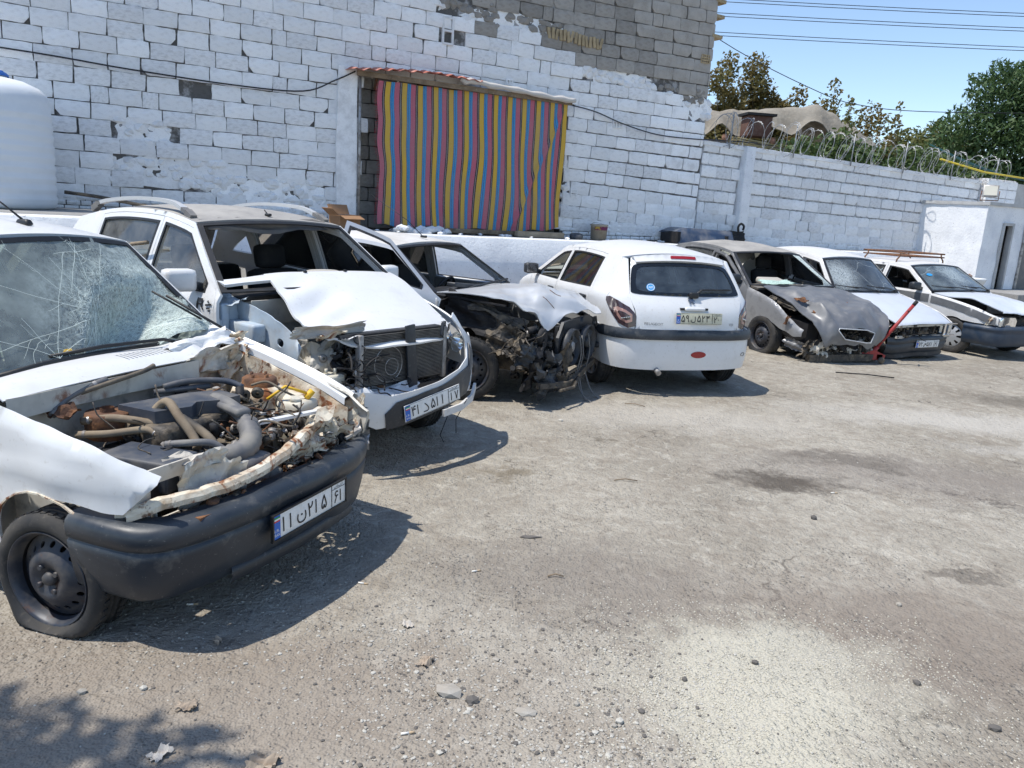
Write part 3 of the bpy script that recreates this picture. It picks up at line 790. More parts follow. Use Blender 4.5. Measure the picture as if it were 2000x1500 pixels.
        f, Lr = s.strip([(q[0], q[1]) for q in [s.head] + [q for q in s.roof if q[0] < s.head[0] - .03][::2]], lambda u: P.get('crown', .05) * (sin(pi * min(1, max(0, u * .9 + .08))) * .4 + .6))
        s.rooff = f, Lr
        s.strip_panel('roof', [roofm or paint], f, Lr, None, (), res, .02, roofdisp)
        return o
    def fender(s, sd, paint, disp=None, name='fender', zt=None, front=None, res=.05, mi=None):
        P = s.p; z0 = P['sill'] + .03; d0 = P['doors'][0] + .006
        xf, ra, zc = P['arch'][0], P['arch'][2], P['arch'][3]; fx = P.get('fx', -.06); zb = P.get('fbz', .56)
        hd = [q for q in s.hood if d0 < q[0] <= fx]
        ar = s.arch(xf, ra, zc, z0)
        ar = ar[::-1]    # front to back
        ar = [q for q in ar if not (q[0] > xf and q[1] < zb)]
        pts = [(fx - P.get('fslant', .0), zb + .0)] + [(fx, interp(s.hood, fx) - .03)] + [(fx, interp(s.hood, fx) - .002)] + [(q[0], q[1]) for q in hd[1:]] + [(d0, s.belt(d0 - .0001) - .006), (d0, z0)] + [(ar[-1][0] - .012, z0)] + ar[::-1] + [(xf + ra + .006, zb)]
        b = B(); panel(b, pts, s.sp(sd), (), res, .012, disp, sd > 0)
        return s.build(b, name, [paint])
    def door(s, sd, which, paint, glassmat, disp=None, handle=True, hinge=0.0, name='door', trimc=None, tilt=0.0):
        d = s.door_polys()[which]; w_ = s.window_poly(d); b = B()
        panel(b, d, s.sp(sd), [w_] if w_ else [], .06, .035, disp, sd > 0)
        T = s.T
        if hinge:
            hx = max(q[0] for q in d); hy = sd * s.side(hx, .6); R = Matrix.Rotation(hinge, 3, 'Z') @ Matrix.Rotation(tilt, 3, 'Y'); pv = Vector((hx, hy, .7))
            def T(v, T0=s.T):
                q = R @ (Vector(v) - pv) + pv; return T0(q) if T0 else q
        o = b.build(name, [paint], s.root, T)
        if w_:
            g = B(); c = (sum(q[0] for q in w_) / len(w_), sum(q[1] for q in w_) / len(w_))
            # rubber surround
            out = [(c[0] + (a - c[0]) * 1.035, c[1] + (z - c[1]) * 1.05) for a, z in w_]
            inn = [(c[0] + (a - c[0]) * .975, c[1] + (z - c[1]) * .96) for a, z in w_]
            panel(g, out, lambda a, z: (a, sd * (s.side(a, z) + .004), z), [inn], .12, .012, None, sd > 0)
            g.build('window_seal', [darkpl], o, T)
            if glassmat:
                g = B(); panel(g, inn, lambda a, z: (a, sd * (s.side(a, z) - .012), z), (), .15, 0, None, sd > 0); g.build('window', [glassmat], o, T)
        if handle:
            x1 = min(q[0] for q in d) + .14; z1 = s.belt(x1) - .10
            g = B(); y = s.side(x1, z1); g.box((x1, sd * (y + .012), z1), (.15, .03, .035), None, 0, .01); g.build('door_handle', [blackpl], o, T)
        if trimc is not None:
            g = B(); c = (sum(q[0] for q in d) / len(d), .5)
            q = [(a, min(z, s.belt(a) - .02)) for a, z in d]; q2 = []
            for a in q:
                if not q2 or math.hypot(a[0] - q2[-1][0], a[1] - q2[-1][1]) > .02: q2.append((c[0] + (a[0] - c[0]) * .94, a[1]))
            panel(g, q2, lambda a, z: (a, sd * (s.side(a, z) - .045), z), (), .2, .02, None, sd > 0); g.build('door_trim', [trimc], o, T)
        return o
    def windscreen(s, m, disp=None, poly=None, holes=(), res=.07, name='windscreen', seal=True):
        P = s.p; f, L = s.strip([(s.base[0] - .005, s.base[1] + .012), (s.head[0] + .01, s.head[1] - .012)], lambda u: lerp(.012, P.get('crown', .05) * .68, u), .965, lambda u: lerp(P.get('wsb', .13), .07, u), False)
        s.wsf = f, L
        o = s.strip_panel(name, [m], f, L, poly, holes, res, 0 if m and 'glass' in m.name else .004, disp) if m else None
        if seal:
            g = B(); 
            ff, LL = s.strip([(s.base[0] - .005, s.base[1] + .014), (s.head[0] + .01, s.head[1] - .008)], lambda u: lerp(.014, P.get('crown', .05) * .69, u), .99, lambda u: lerp(P.get('wsb', .13), .07, u), False)
            s.strip_panel('seal', [darkpl], ff, LL, [(-.0, -1), (1, -1), (1, 1), (0, 1)], [[(.03, -.95), (.96, -.94), (.96, .94), (.03, .95)]], .1, .012, None, b=g)
            s.build(g, 'windscreen_seal', [darkpl])
        return o
    def rear_glass(s, m):
        P = s.p; a, b_ = P['rg']; f, L = s.strip([(a[0] - .02, a[1] - .005), (b_[0] - .0, b_[1] + .01)], .01, .96, -.09, False)
        return s.strip_panel('rear_window', [m], f, L, None, (), .15, 0) if m else None
    def hoodpanel(s, m, disp=None, u0=0.0, u1=1.0, name='bonnet', res=.045, crown=.035, poly=None, thick=.014, yk=.90):
        P = s.p; hp = [(P.get('hx', -.04), P['hood'][0][1] - P.get('hdrop', .03))] + [(q[0], q[1] + .006) for q in P['hood']]
        f, L = s.strip([(q[0], q[1], s.side(min(q[0], P['hood'][0][0]), q[1] - .02) * yk) for q in hp], crown, yk, lambda u: .07 * (1 - u) + .03 * u)
        s.hoodf = f, L
        return s.strip_panel(name, [m], f, L, poly or [(u0, -1), (u1, -1), (u1, 1), (u0, 1)], (), res, thick, disp, flip=True)
    def trunk(s, m, name='boot_lid'):
        P = s.p; tr = [P['rg'][1]] + P['trunk']
        f, L = s.strip([(q[0], q[1]) for q in tr] + [(tr[-1][0], P.get('rbz', .55))], .03, .97, -.06)
        return s.strip_panel(name, [m], f, L, None, (), .1, .014)
    def sweep(s, name, mats, path, prof, parent=None, mi=0, b=None, disp=None, closed_ends=True):
        """bumper-like sweep: path = plan points (x,y,z) smoothed, prof = [(out, up)]; outward = right of travel"""
        P = cat(path, 7); bb = b or B(); n = len(prof); vs = []
        for i, p in enumerate(P):
            d = P[min(i + 1, len(P) - 1)] - P[max(0, i - 1)]; d.z = 0; d.normalize(); nrm = Vector((d.y, -d.x, 0))
            e = 1.0
            for o_, u_ in prof: vs.append(p + nrm * o_ + Vector((0, 0, u_)))
        if disp: vs = [disp(Vector(v)) for v in vs]
        fs = []
        for i in range(len(P) - 1):
            for k in range(n - 1): fs.append((i * n + k, (i + 1) * n + k, (i + 1) * n + k + 1, i * n + k + 1))
        bb.add(vs, fs, mi, True)
        if b is not None: return b
        return bb.build(name, mats, parent or s.root, s.T)
    def wheel(s, x, sd, style='steel', R=.28, w=.165, y=None, steer=0.0, zc=None, flat=0.0, camber=0.0, rimr=.19):
        y = y if y is not None else s.p['track']; zc = R - flat * .055 if zc is None else zc
        M_ = Matrix.Translation((x, sd * (y - w / 2 + .0), zc)) @ Matrix.Rotation(steer, 4, 'Z') @ Matrix.Rotation(camber, 4, 'X') @ Matrix.Rotation(-sd * pi / 2, 4, 'X')
        h = w / 2; b = B()
        pr = [(rimr, -h * .8), (rimr + .015, -h * .92), (R - .035, -h), (R - .012, -h * .9), (R, -h * .72)]
        for g in (-.38, 0, .38): pr += [(R, h * (g - .10)), (R - .008, h * (g - .08)), (R - .008, h * (g + .08)), (R, h * (g + .10))]
        pr += [(R, h * .72), (R - .012, h * .9), (R - .03, h), (R - .055, h * 1.03), (rimr + .02, h * .95), (rimr, h * .8), (rimr - .01, h * .5)]
        b.lathe(pr, 44, None)
        # tread blocks
        for k in range(44):
            a = 2 * pi * (k + .5) / 44
            for q, z_ in ((1, -.56 * h), (1, .56 * h)):
                b.box((cos(a) * (R + .001), sin(a) * (R + .001), z_), (.007, .022, h * .30), Matrix.Rotation(a, 3, 'Z') @ Matrix.Rotation(.25 * (1 if z_ > 0 else -1), 3, 'X'))
        def TF(v, M_=M_):
            p = M_ @ v
            gz_ = 0.0
            if flat:
                lim = .006
                k = max(0.0, min(1.0, (lim + .10 - p.z) / .11))
                rr_ = math.hypot(v.x, v.y)
                if rr_ > rimr + .012: p.y += sd * k * k * flat * .030 * (1 if v.z > 0 else -1)
                if p.z < lim: p.z = lim - (lim - p.z) * .04
            return p
        o = b.build('wheel', [rubber], s.root, TF if flat else (lambda v: M_ @ v))
        r = B(); rr = rimr
        if style == 'steel':
            hs = [circ(.72 * rr * cos(2 * pi * k / 16), .72 * rr * sin(2 * pi * k / 16), .012, 8, .012) for k in range(16)]
            def dish(a, c):
                d = math.hypot(a, c) / rr
                return (a, c, h * .62 + .028 * exp(-((d - .42) / .16) ** 2) - .035 * sstep(.55, .95, d) * 1.0 - .02 * (1 - sstep(0, .22, d)))
            panel(r, circ(0, 0, rr * .93, 40), dish, hs, .022, .006, None, False)
            r.lathe([(rr * .93, h * .40), (rr * .96, h * .62), (rr * 1.0, h * .86), (rr * 1.045, h * .98), (rr * 1.06, h * .98), (rr * 1.06, h * .90)], 40)
            r.lathe([(0, h * .62 + .03), (.022, h * .62 + .03), (.03, h * .62 + .015), (.03, h * .5)], 14)
            for k in range(4):
                a = 2 * pi * k / 4 + .6; r.cyl((.055 * cos(a), .055 * sin(a), h * .6), (.055 * cos(a), .055 * sin(a), h * .62 + .03), .011, 6)
            mt = steel
        elif style == 'cover':
            hs = []
            for k in range(9):
                a = 2 * pi * k / 9; hs.append([((rr * q) * cos(a + e), (rr * q) * sin(a + e)) for q, e in ((.55, -.12), (.88, -.14), (.88, .14), (.55, .12))])
            panel(r, circ(0, 0, rr * 1.04, 40), lambda a, c: (a, c, h * .95 - .04 * (math.hypot(a, c) / rr) ** 2), hs, .03, .008)
            mt = silver_lt
        else:   # alloy spokes
            for k in range(7):
                a = 2 * pi * k / 7; d = Vector((cos(a), sin(a), 0))
                r.beam(d * .03 + Vector((0, 0, h * .78)), d * rr * .96 + Vector((0, 0, h * .7)), .045, .02)
            r.lathe([(0, h * .85), (.05, h * .84), (.06, h * .7)], 16)
            r.lathe([(rr * .88, -h * .5), (rr * .93, h * .7), (rr * 1.0, h * .92), (rr * 1.05, h * .96), (rr * 1.05, h * .8)], 36)
            mt = alu
        back = B(); back.lathe([(0, -h * .3), (rr * .99, -h * .3), (rr * .99, h * .4)], 30)
        rim = r.build('rim', [mt], o, lambda v: M_ @ v)
        bk = back.build('brake_drum', [blackm], o, lambda v: M_ @ v)
        return o
    def underbody(s, front=None):
        P = s.p; b = B(); z0 = P['sill'] - .02; d0 = P['doors'][0]; L = P['L']
        hwid = interp(s.hw, -L / 2) - .10
        b.box(((d0 - .15 + P['doors'][2]) / 2, 0, z0 + .04), (d0 - .15 - P['doors'][2], hwid * 2, .10))  # plain black boxes put in to block light under the car
        b.box(((P['doors'][2] - L + .15) / 2, 0, z0 + .2), (L - .15 + P['doors'][2], hwid * 1.25, .3))
        for x in (P['arch'][0], P['arch'][1]):
            b.cyl((x, -hwid, P['arch'][3]), (x, hwid, P['arch'][3]), .03, 8)
        # wheel housings at the rear
        o = s.build(b, 'underbody', [blackm])
        b = B()
        zt = s.base[1] - .02
        def fw(a, c): return (d0 - .02 + .06 * sin(c * 9) * .3, a, c)
        hw2 = s.side(d0, .6) - .04
        panel(b, [(-hw2, z0), (hw2, z0), (hw2 - .02, zt - .05), (.4, zt), (-.4, zt), (-hw2 + .02, zt - .05)], fw, (), .15, .02)
        return o, b
    def interior(s, dashm=None, wheel=True, colr=None, heads=True):
        P = s.p; bx = P['doors'][1]; z0 = P['sill'] + .04; bz = s.belt(bx); d0 = P['doors'][0]
        m = colr or seatm
        for sd in (1, -1):
            b = B(); xs_ = bx + .28; y = sd * .36
            b.box((xs_, y, z0 + .22), (.50, .48, .16), Matrix.Rotation(-.12, 3, 'Y'), 0, .05)
            b.box((xs_ - .33, y, z0 + .52), (.15, .46, .62), Matrix.Rotation(-.28, 3, 'Y'), 0, .06)
            o = s.build(b, 'front_seat', [m])
            if heads:
                h = B(); h.box((xs_ - .45, y, z0 + .92), (.11, .27, .20), Matrix.Rotation(-.2, 3, 'Y'), 0, .05); s.build(h, 'headrest', [m], o)
        b = B(); xr = P['doors'][2] + .12
        b.box((xr + .15, 0, z0 + .22), (.5, 1.20, .18), None, 0, .05); b.box((xr - .14, 0, z0 + .50), (.15, 1.2, .56), Matrix.Rotation(-.3, 3, 'Y'), 0, .06)
        o = s.build(b, 'rear_seat', [m])
        b = B(); b.box((xr - .45, 0, bz - .02), (.5, 1.15, .03)); s.build(b, 'parcel_shelf', [trimm])
        b = B(); f, L = s.strip([(s.base[0] + .0, s.base[1] - .03, .64), (s.base[0] - .22, s.base[1] - .02, .66), (s.base[0] - .42, s.base[1] - .06, .66), (s.base[0] - .46, s.base[1] - .28, .66)], .02)
        s.strip_panel('dash', [dashm or darkpl], f, L, None, (), .12, .03, b=b); s.build(b, 'dashboard', [dashm or darkpl])
        if wheel:
            b = B(); c = Vector((s.base[0] - .60, .36, s.base[1] - .12)); R = Matrix.Rotation(-1.1, 3, 'Y')
            b.tube([c + R @ Vector((.18 * cos(a), .18 * sin(a), 0)) for a in np.linspace(0, 2 * pi, 25)[:-1]], .014, 8, closed=True)
            for a in (0.3, pi - .3, pi * 1.5): b.beam(c, c + R @ Vector((.18 * cos(a + pi / 2), .18 * sin(a + pi / 2), 0)), .04, .015)
            b.cyl(c, c + Vector((.35, 0, -.15)), .03); s.build(b, 'steering_wheel', [darkpl])
    def mirror(s, sd, m, x=None, parent=None, k=1.0):
        x = x if x is not None else s.base[0] - .22; z = s.belt(x) + .05; y = s.side(x, z)
        b = B(); b.box((x, sd * (y + .13), z + .03), (.11 * k, .18 * k, .13 * k), Matrix.Rotation(sd * .15, 3, 'Z'), 0, .035); b.box((x + .02, sd * (y + .03), z - .01), (.07, .10, .05), None, 1, .015)
        o = s.build(b, 'wing_mirror', [m, blackpl], parent)
        g = B(); g.box((x - .056, sd * (y + .135), z + .03), (.004, .14, .09), Matrix.Rotation(sd * .15, 3, 'Z')); s.build(g, 'mirror_glass', [chrome], o)
        return o
    def wipers(s, n=2):
        f, L = s.wsf
        for k, (t0, t1) in enumerate([(.05, -.75), (.75, .05)][:n]):
            b = B(); a = Vector(f(-.0, t0)) + Vector((.03, 0, .02)); c = Vector(f(.10, t1)) + Vector((.03, 0, .03))
            b.tube([a, a.lerp(c, .5) + Vector((.02, 0, .02)), c], .008, 6); d = (c - a).normalized() * .22
            b.tube([c - d, c + d], .007, 6); b.box(a, (.04, .04, .03)); s.build(b, 'wiper', [darkpl])

GLY = {'۱': [[(.42, 1), (.52, .62), (.58, 0)]], '۲': [[(.08, 1), (.22, .55), (.30, 0)], [(.12, .86), (.30, .66), (.58, .66), (.80, .80), (.86, 1)]], '۳': [[(.06, 1), (.18, .55), (.26, 0)], [(.08, .88), (.22, .68), (.40, .70), (.47, .96)], [(.47, .90), (.56, .70), (.76, .70), (.92, 1)]],
  '۴': [[(.06, 1), (.20, .5), (.26, 0)], [(.92, .98), (.66, 1), (.50, .86), (.58, .70), (.92, .64)], [(.60, .68), (.18, .60)]], '۵': [[(.5, 1), (.22, .62), (.04, .28), (.14, .04), (.36, .04), (.5, .24), (.64, .04), (.86, .04), (.96, .28), (.78, .62), (.5, 1)]],
  '۶': [[(.86, .92), (.58, 1), (.30, .88), (.26, .70), (.46, .58), (.90, .60)], [(.62, .58), (.36, .30), (.16, 0)]], '۷': [[(.04, 1), (.30, .5), (.5, 0), (.70, .5), (.96, 1)]], '۸': [[(.04, 0), (.30, .5), (.5, 1), (.70, .5), (.96, 0)]], '۹': [[(.72, .66), (.40, .56), (.16, .72), (.24, .95), (.52, 1), (.72, .84), (.74, .5), (.88, 0)]], '۰': [[(.2, .5), (.5, .2), (.8, .5), (.5, .8), (.2, .5)]],
  'ن': [[(.06, .72), (.02, .38), (.18, .08), (.5, 0), (.82, .08), (.98, .38), (.92, .76)], [(.44, .62), (.56, .62)]], 'د': [[(.30, 1), (.66, .62), (.84, .24), (.62, .04), (.08, .04)]], 'ل': [[(.82, 1), (.84, .34), (.70, .06), (.42, 0), (.14, .10), (.06, .40)]],
  'س': [[(1, .9), (.97, .58), (.86, .5), (.76, .60), (.75, .84)], [(.75, .66), (.68, .5), (.58, .5), (.51, .62), (.5, .88)], [(.5, .6), (.46, .2), (.3, 0), (.1, .08), (.02, .42)]]}
def glyph(b, ch, x0, x1, y0, h, z, wd=.135, mi=0):
    for st in GLY[ch]:
        P = cat([(x0 + u * (x1 - x0), y0 + v * h, 0) for u, v in st], 5); n = len(P); vs = []; k = wd * h / 2
        for i, p in enumerate(P):
            d = P[min(n - 1, i + 1)] - P[max(0, i - 1)]; d.normalize(); e = Vector((-d.y, d.x, 0)) * k
            if i == 0: p = p - d * k * .6
            if i == n - 1: p = p + d * k * .6
            vs += [p + e + Vector((0, 0, z)), p - e + Vector((0, 0, z))]
        b.add(vs, [(2 * i, 2 * i + 1, 2 * i + 3, 2 * i + 2) for i in range(n - 1)], mi)
def plate(car, c, digits, letter, three, two, R, w=.52, h=.112, m=None, frame=True):
    """number plate; local plate frame: x right, y up, z outwards"""
    M_ = Matrix.Translation(c) @ R.to_4x4()
    m = m or platew
    b = B(); b.box((0, 0, 0), (w, h, .006), None, 0, .002)
    T = (lambda v: car.T(M_ @ v)) if car.T else (lambda v: M_ @ v)
    o = b.build('number_plate', [m], car.root, T)
    if frame:
        b = B()
        for x, y, a, e in ((0, h / 2, w + .012, .008), (0, -h / 2, w + .012, .008), (-w / 2, 0, .008, h), (w / 2, 0, .008, h)): b.box((x, y, .002), (a, e, .014))
        b.build('plate_frame', [darkpl], o, T)
    b = B(); b.box((-w / 2 + .026, 0, .0036), (.044, h - .012, .003)); b.build('blue_band', [bluepl], o, T)
    b = B(); b.box((-w / 2 + .026, h * .36, .006), (.036, .007, .002), mi=0); b.box((-w / 2 + .026, h * .36 - .007, .006), (.036, .007, .002), mi=1); b.box((-w / 2 + .026, h * .36 - .014, .006), (.036, .007, .002), mi=2)
    b.build('flag', [greenf, platew, redf], o, T)
    b = B()
    for tx, yy in (('I.R.', -.022), ('IRAN', -.042)):
        v, f = text_geo(tx, .014, .034); b.add([(p[0] - w / 2 + .009, p[1] + yy, .0058) for p in v], f)
    b.build('band_lettering', [platew], o, T)
    b = B(); zz = .0045
    def put(tx, x0, x1, y0, hh):
        if tx in GLY: return glyph(b, tx, x0, x1, y0, hh, zz + rnd(0, .0006))
        v, f = text_geo(tx, hh, x1 - x0); b.add([(p[0] + x0, p[1] + y0, zz) for p in v], f)
    x = -w / 2 + .062; hh = .062; y0 = -.032
    for k, ch in enumerate(digits): put(ch, x + k * .047, x + k * .047 + (.014 if ch == '۱' else .036), y0, hh)
    put(letter, x + .102, x + .162, y0 - .006, .058)
    for k, ch in enumerate(three): put(ch, x + .178 + k * .050, x + .178 + k * .050 + (.014 if ch == '۱' else .036), y0, hh)
    xd = w / 2 - .112; b.box((xd, 0, zz), (.004, h - .012, .001)); b.box((xd + .055, .030 - 0, zz), (.10, .002, .001))
    put('ﻥاﺮﯾا' if False else 'ناریا', xd + .02, xd + .085, .033, .016)
    for k, ch in enumerate(two): put(ch, xd + .02 + k * .042, xd + .02 + k * .042 + (.013 if ch == '۱' else .015 if ch == '۰' else .032), -.038 if ch != '۰' else -.02, .054 if ch != '۰' else .018)
    b.box((0, h / 2 - .004, zz), (w - .02, .0018, .001)); b.box((0, -h / 2 + .004, zz), (w - .02, .0018, .001))
    b.build('plate_lettering', [ink], o, T)
    return o
def crumple(amp=.03, sc=6.0, off=0, ridge=.6, zone=None):
    def f(p):
        k = zone(p) if zone else 1.0
        if k <= 0: return p
        n1 = noise.noise(Vector((p.x * sc + off, p.y * sc, p.z * sc))); n2 = noise.noise(Vector((p.x * sc * 2.3, p.y * sc * 2.3 + off, p.z * sc * 2.3)))
        r = (1 - 2 * abs(n1)) * ridge + n2 * .4
        m = noise.noise(Vector((p.x * sc * .5, p.y * sc * .5 + 9 + off, p.z * sc * .5)))
        return p + Vector((m * .6, n1 * .5, r)) * amp * k
    return f
def scrap(b, c, u, v, nu=8, nv=6, amp=.05, seed=0, mi=0, rag=.25, curl=0.0, thick=.004):
    """torn sheet folded along a few straight creases, spanned by u and v around c"""
    c, u, v = Vector(c), Vector(u), Vector(v); n = u.cross(v).normalized(); vs = []; rs = random.Random(seed * 13 + 5)
    nu, nv = int(nu * 1.4) + 2, int(nv * 1.4) + 2
    fo = [(rs.uniform(0, pi), rs.uniform(.7, 2.2), rs.uniform(0, 1), rs.uniform(.35, 1)) for _ in range(4)]
    for j in range(nv + 1):
        for i in range(nu + 1):
            a, e = i / nu - .5, j / nv - .5
            rg = 1 + (rag * (noise.noise(Vector((a * 6, e * 6, seed * 7.1))) + .5 * noise.noise(Vector((a * 17, e * 17, seed * 3.1)))) if (i in (0, nu) or j in (0, nv)) else 0)
            h = 0
            for an, fr, ph, k in fo:
                q = ((a * cos(an) + e * sin(an)) * fr + ph) % 1.0; h += k * (abs(q - .5) * 2 - .5)
            h = amp * (h * .9 + .22 * noise.noise(Vector((a * 7, e * 7 + seed, 5)))) + curl * (a * a)
            vs.append(c + u * a * rg + v * e * rg + n * h)
    W_ = nu + 1; fs = []
    for j in range(nv):
        for i in range(nu):
            q = (j * W_ + i, j * W_ + i + 1, (j + 1) * W_ + i + 1, (j + 1) * W_ + i); fs += [(q[0], q[1], q[2]), (q[0], q[2], q[3])]
    b.add(vs, fs, mi, False)
    b.add([p - n * thick for p in vs], [f[::-1] for f in fs], mi, False)
    return b
def patch(grid, n=10):
    """Catmull-Rom surface through a grid of points; f(u 0..1 along rows, v 0..1 across)"""
    R_ = [[Vector(p) for p in r] for r in grid]
    def cr(P, t):
        m = len(P) - 1; x = max(0, min(m - 1e-6, t * m)); i = int(x); k = x - i
        p0, p1, p2, p3 = P[max(0, i - 1)], P[i], P[i + 1], P[min(m, i + 2)]
        return 0.5 * ((2 * p1) + (p2 - p0) * k + (2 * p0 - 5 * p1 + 4 * p2 - p3) * k * k + (3 * p1 - p0 - 3 * p2 + p3) * k ** 3)
    return lambda u, v: cr([cr(r, v) for r in R_], u)
def crack_lines(f, off, seed, imp, n_rad=34, n_short=900, box=(0, 1, -1, 1), zone=None, wd=.0016, disp=None):
    """fine white fracture lines lying on a glass surface f(u, t): radial from impacts, plus short crazing"""
    rs = random.Random(seed); b = B()
    def P(u, t):
        q = Vector(f(u, t)); q = disp(q) if disp else q
        return q + off
    def ribbon(pts, w_):
        pts = [(u, t) for u, t in pts if box[0] <= u <= box[1] and box[2] <= t <= box[3]]
        if len(pts) < 2: return
        V = [P(u, t) for u, t in pts]; vs = []
        for i, p in enumerate(V):
            d = (V[min(len(V) - 1, i + 1)] - V[max(0, i - 1)]); e = d.cross(off)
            e = e.normalized() * w_ * (1 - .5 * i / len(V)) if e.length > 1e-9 else Vector((0, w_, 0)); vs += [p + e, p - e]
        b.add(vs, [(2 * i, 2 * i + 1, 2 * i + 3, 2 * i + 2) for i in range(len(V) - 1)])
    for (u0, t0, R_, nr) in imp:
        for k in range(nr):
            a = 2 * pi * (k + rs.random() * .8) / nr; L_ = R_ * rs.uniform(.35, 1.25); u, t = u0, t0; pts = [(u, t)]; st = max(4, int(L_ / .05))
            for i in range(st):
                a += rs.gauss(0, .07); u += cos(a) * L_ / st / .62; t += sin(a) * L_ / st / .6; pts.append((u, t))
                if rs.random() < .12:
                    a2 = a + rs.choice((-.6, .6)); q = [(u, t)]
                    for _ in range(4): q.append((q[-1][0] + cos(a2) * .04, q[-1][1] + sin(a2) * .04)); a2 += rs.gauss(0, .2)
                    ribbon(q, wd * .6)
            ribbon(pts, wd)
        for k in range(4):
            r = R_ * rs.uniform(.04, .22); a0 = rs.uniform(0, 6.3); pts = [(u0 + cos(a0 + q * .16) * r / .62 * (1 + .06 * rs.gauss(0, 1)), t0 + sin(a0 + q * .16) * r / .6) for q in range(rs.randint(6, 26))]; ribbon(pts, wd * .7)
    for k in range(n_short):
        u, t = rs.uniform(box[0], box[1]), rs.uniform(box[2], box[3])
        if zone and rs.random() > zone(u, t): continue
        a = rs.gauss(.9, .9); L_ = rs.uniform(.012, .06); pts = [(u, t)]
        for i in range(3): pts.append((pts[-1][0] + cos(a) * L_ / 2, pts[-1][1] + sin(a) * L_ / 2)); a += rs.gauss(0, .5)
        ribbon(pts, wd * .55)
    return b
def tangle(b, c, d, n=14, r=(.004, .012), seed=0, mi=0, L=.3):
    rs = random.Random(seed); c = Vector(c)
    for k in range(n):
        p = c + Vector((rs.uniform(-1, 1) * d[0], rs.uniform(-1, 1) * d[1], rs.uniform(-1, 1) * d[2])); q = [p]; dr = Vector((rs.gauss(0, 1), rs.gauss(0, 1), rs.gauss(0, .5))).normalized()
        for i in range(4):
            dr = (dr + Vector((rs.gauss(0, .7), rs.gauss(0, .7), rs.gauss(0, .5)))).normalized(); q.append(q[-1] + dr * L / 4)
        b.tube(q, rs.uniform(*r), 6, mi if not isinstance(mi, (list, tuple)) else rs.choice(mi), spline=3)
    return b
def parts_junk(b, c, d, n=20, seed=0, mis=(0,), sz=(.03, .12)):
    """brackets, boxes, pulleys and bolts of a wrecked engine bay"""
    rs = random.Random(seed); c = Vector(c)
    for k in range(n):
        p = c + Vector((rs.uniform(-1, 1) * d[0], rs.uniform(-1, 1) * d[1], rs.uniform(-1, 1) * d[2])); m = rs.choice(mis); s = rs.uniform(*sz)
        R = Matrix.Rotation(rs.uniform(0, 3), 3, Vector((rs.gauss(0, 1), rs.gauss(0, 1), rs.gauss(0, 1))))
        q = rs.random()
        if q < .4: b.box(p, (s, s * rs.uniform(.4, 1), s * rs.uniform(.2, .8)), R, m, s * .12)
        elif q < .7:
            a = R @ Vector((0, 0, s * rs.uniform(.3, .8))); b.cyl(p - a, p + a, s * rs.uniform(.25, .6), 12, m)
        else:
            b.lathe([(s * .2, -s * .2), (s * .6, -s * .2), (s * .62, -.1 * s), (s * .5, 0), (s * .62, .1 * s), (s * .6, s * .2), (s * .2, s * .2)], 14, Matrix.Translation(p) @ R.to_4x4(), m)
    return b
RX = Matrix(((0, 0, 1), (1, 0, 0), (0, 1, 0)))     # plate on the nose: x->+y, y->z, z->+x
RB = Matrix(((0, 0, -1), (-1, 0, 0), (0, 1, 0)))   # plate on the tail
PRIDE1 = None
PRIDE = dict(L=3.94, hw=[(.02, .60), (-.12, .72), (-.45, .785), (-1.2, .80), (-2.5, .80), (-3.5, .765), (-3.95, .68)], hood=[(-.08, .70), (-.4, .80), (-.8, .875), (-1.12, .925)],
    belt=[(-1.1, .93), (-2.2, .94), (-3.3, .96), (-3.95, .94)], ws=((-1.14, .945), (-1.66, 1.39)), roof=[(-1.66, 1.39), (-2.1, 1.425), (-2.6, 1.41), (-2.85, 1.36)],
    rg=((-2.85, 1.36), (-3.28, .98)), trunk=[(-3.28, .98), (-3.6, .95), (-3.9, .92)], sill=.22, arch=(-.68, -3.02, .305, .27), doors=(-1.14, -2.06, -2.93), track=.79, rr=.03, tumble=.36, crease=.66, fx=-.07)
P405 = dict(L=4.41, hw=[(.02, .62), (-.15, .76), (-.5, .83), (-1.3, .845), (-3, .845), (-4.0, .81), (-4.42, .72)], hood=[(-.08, .68), (-.5, .80), (-.9, .88), (-1.28, .93)],
    belt=[(-1.2, .94), (-2.4, .95), (-3.6, .97), (-4.4, .96)], ws=((-1.30, .95), (-1.88, 1.34)), roof=[(-1.88, 1.34), (-2.3, 1.375), (-2.9, 1.365), (-3.2, 1.32)],
    rg=((-3.2, 1.32), (-3.75, .99)), trunk=[(-3.75, .99), (-4.1, .97), (-4.38, .94)], sill=.22, arch=(-.83, -3.5, .325, .285), doors=(-1.28, -2.3, -3.25), track=.83, rr=.03, tumble=.36, fx=-.07)
SAMAND = dict(P405, L=4.5, hood=[(-.06, .66), (-.45, .80), (-.85, .90), (-1.28, .965)], belt=[(-1.2, .97), (-2.4, .98), (-3.6, 1.01), (-4.5, 1.0)], ws=((-1.28, .98), (-2.0, 1.39)),
    roof=[(-2.0, 1.39), (-2.4, 1.425), (-3.0, 1.41), (-3.4, 1.34)], rg=((-3.4, 1.34), (-3.95, 1.03)), trunk=[(-3.95, 1.03), (-4.2, 1.02), (-4.46, .97)], arch=(-.82, -3.49, .33, .29), crown=.06)
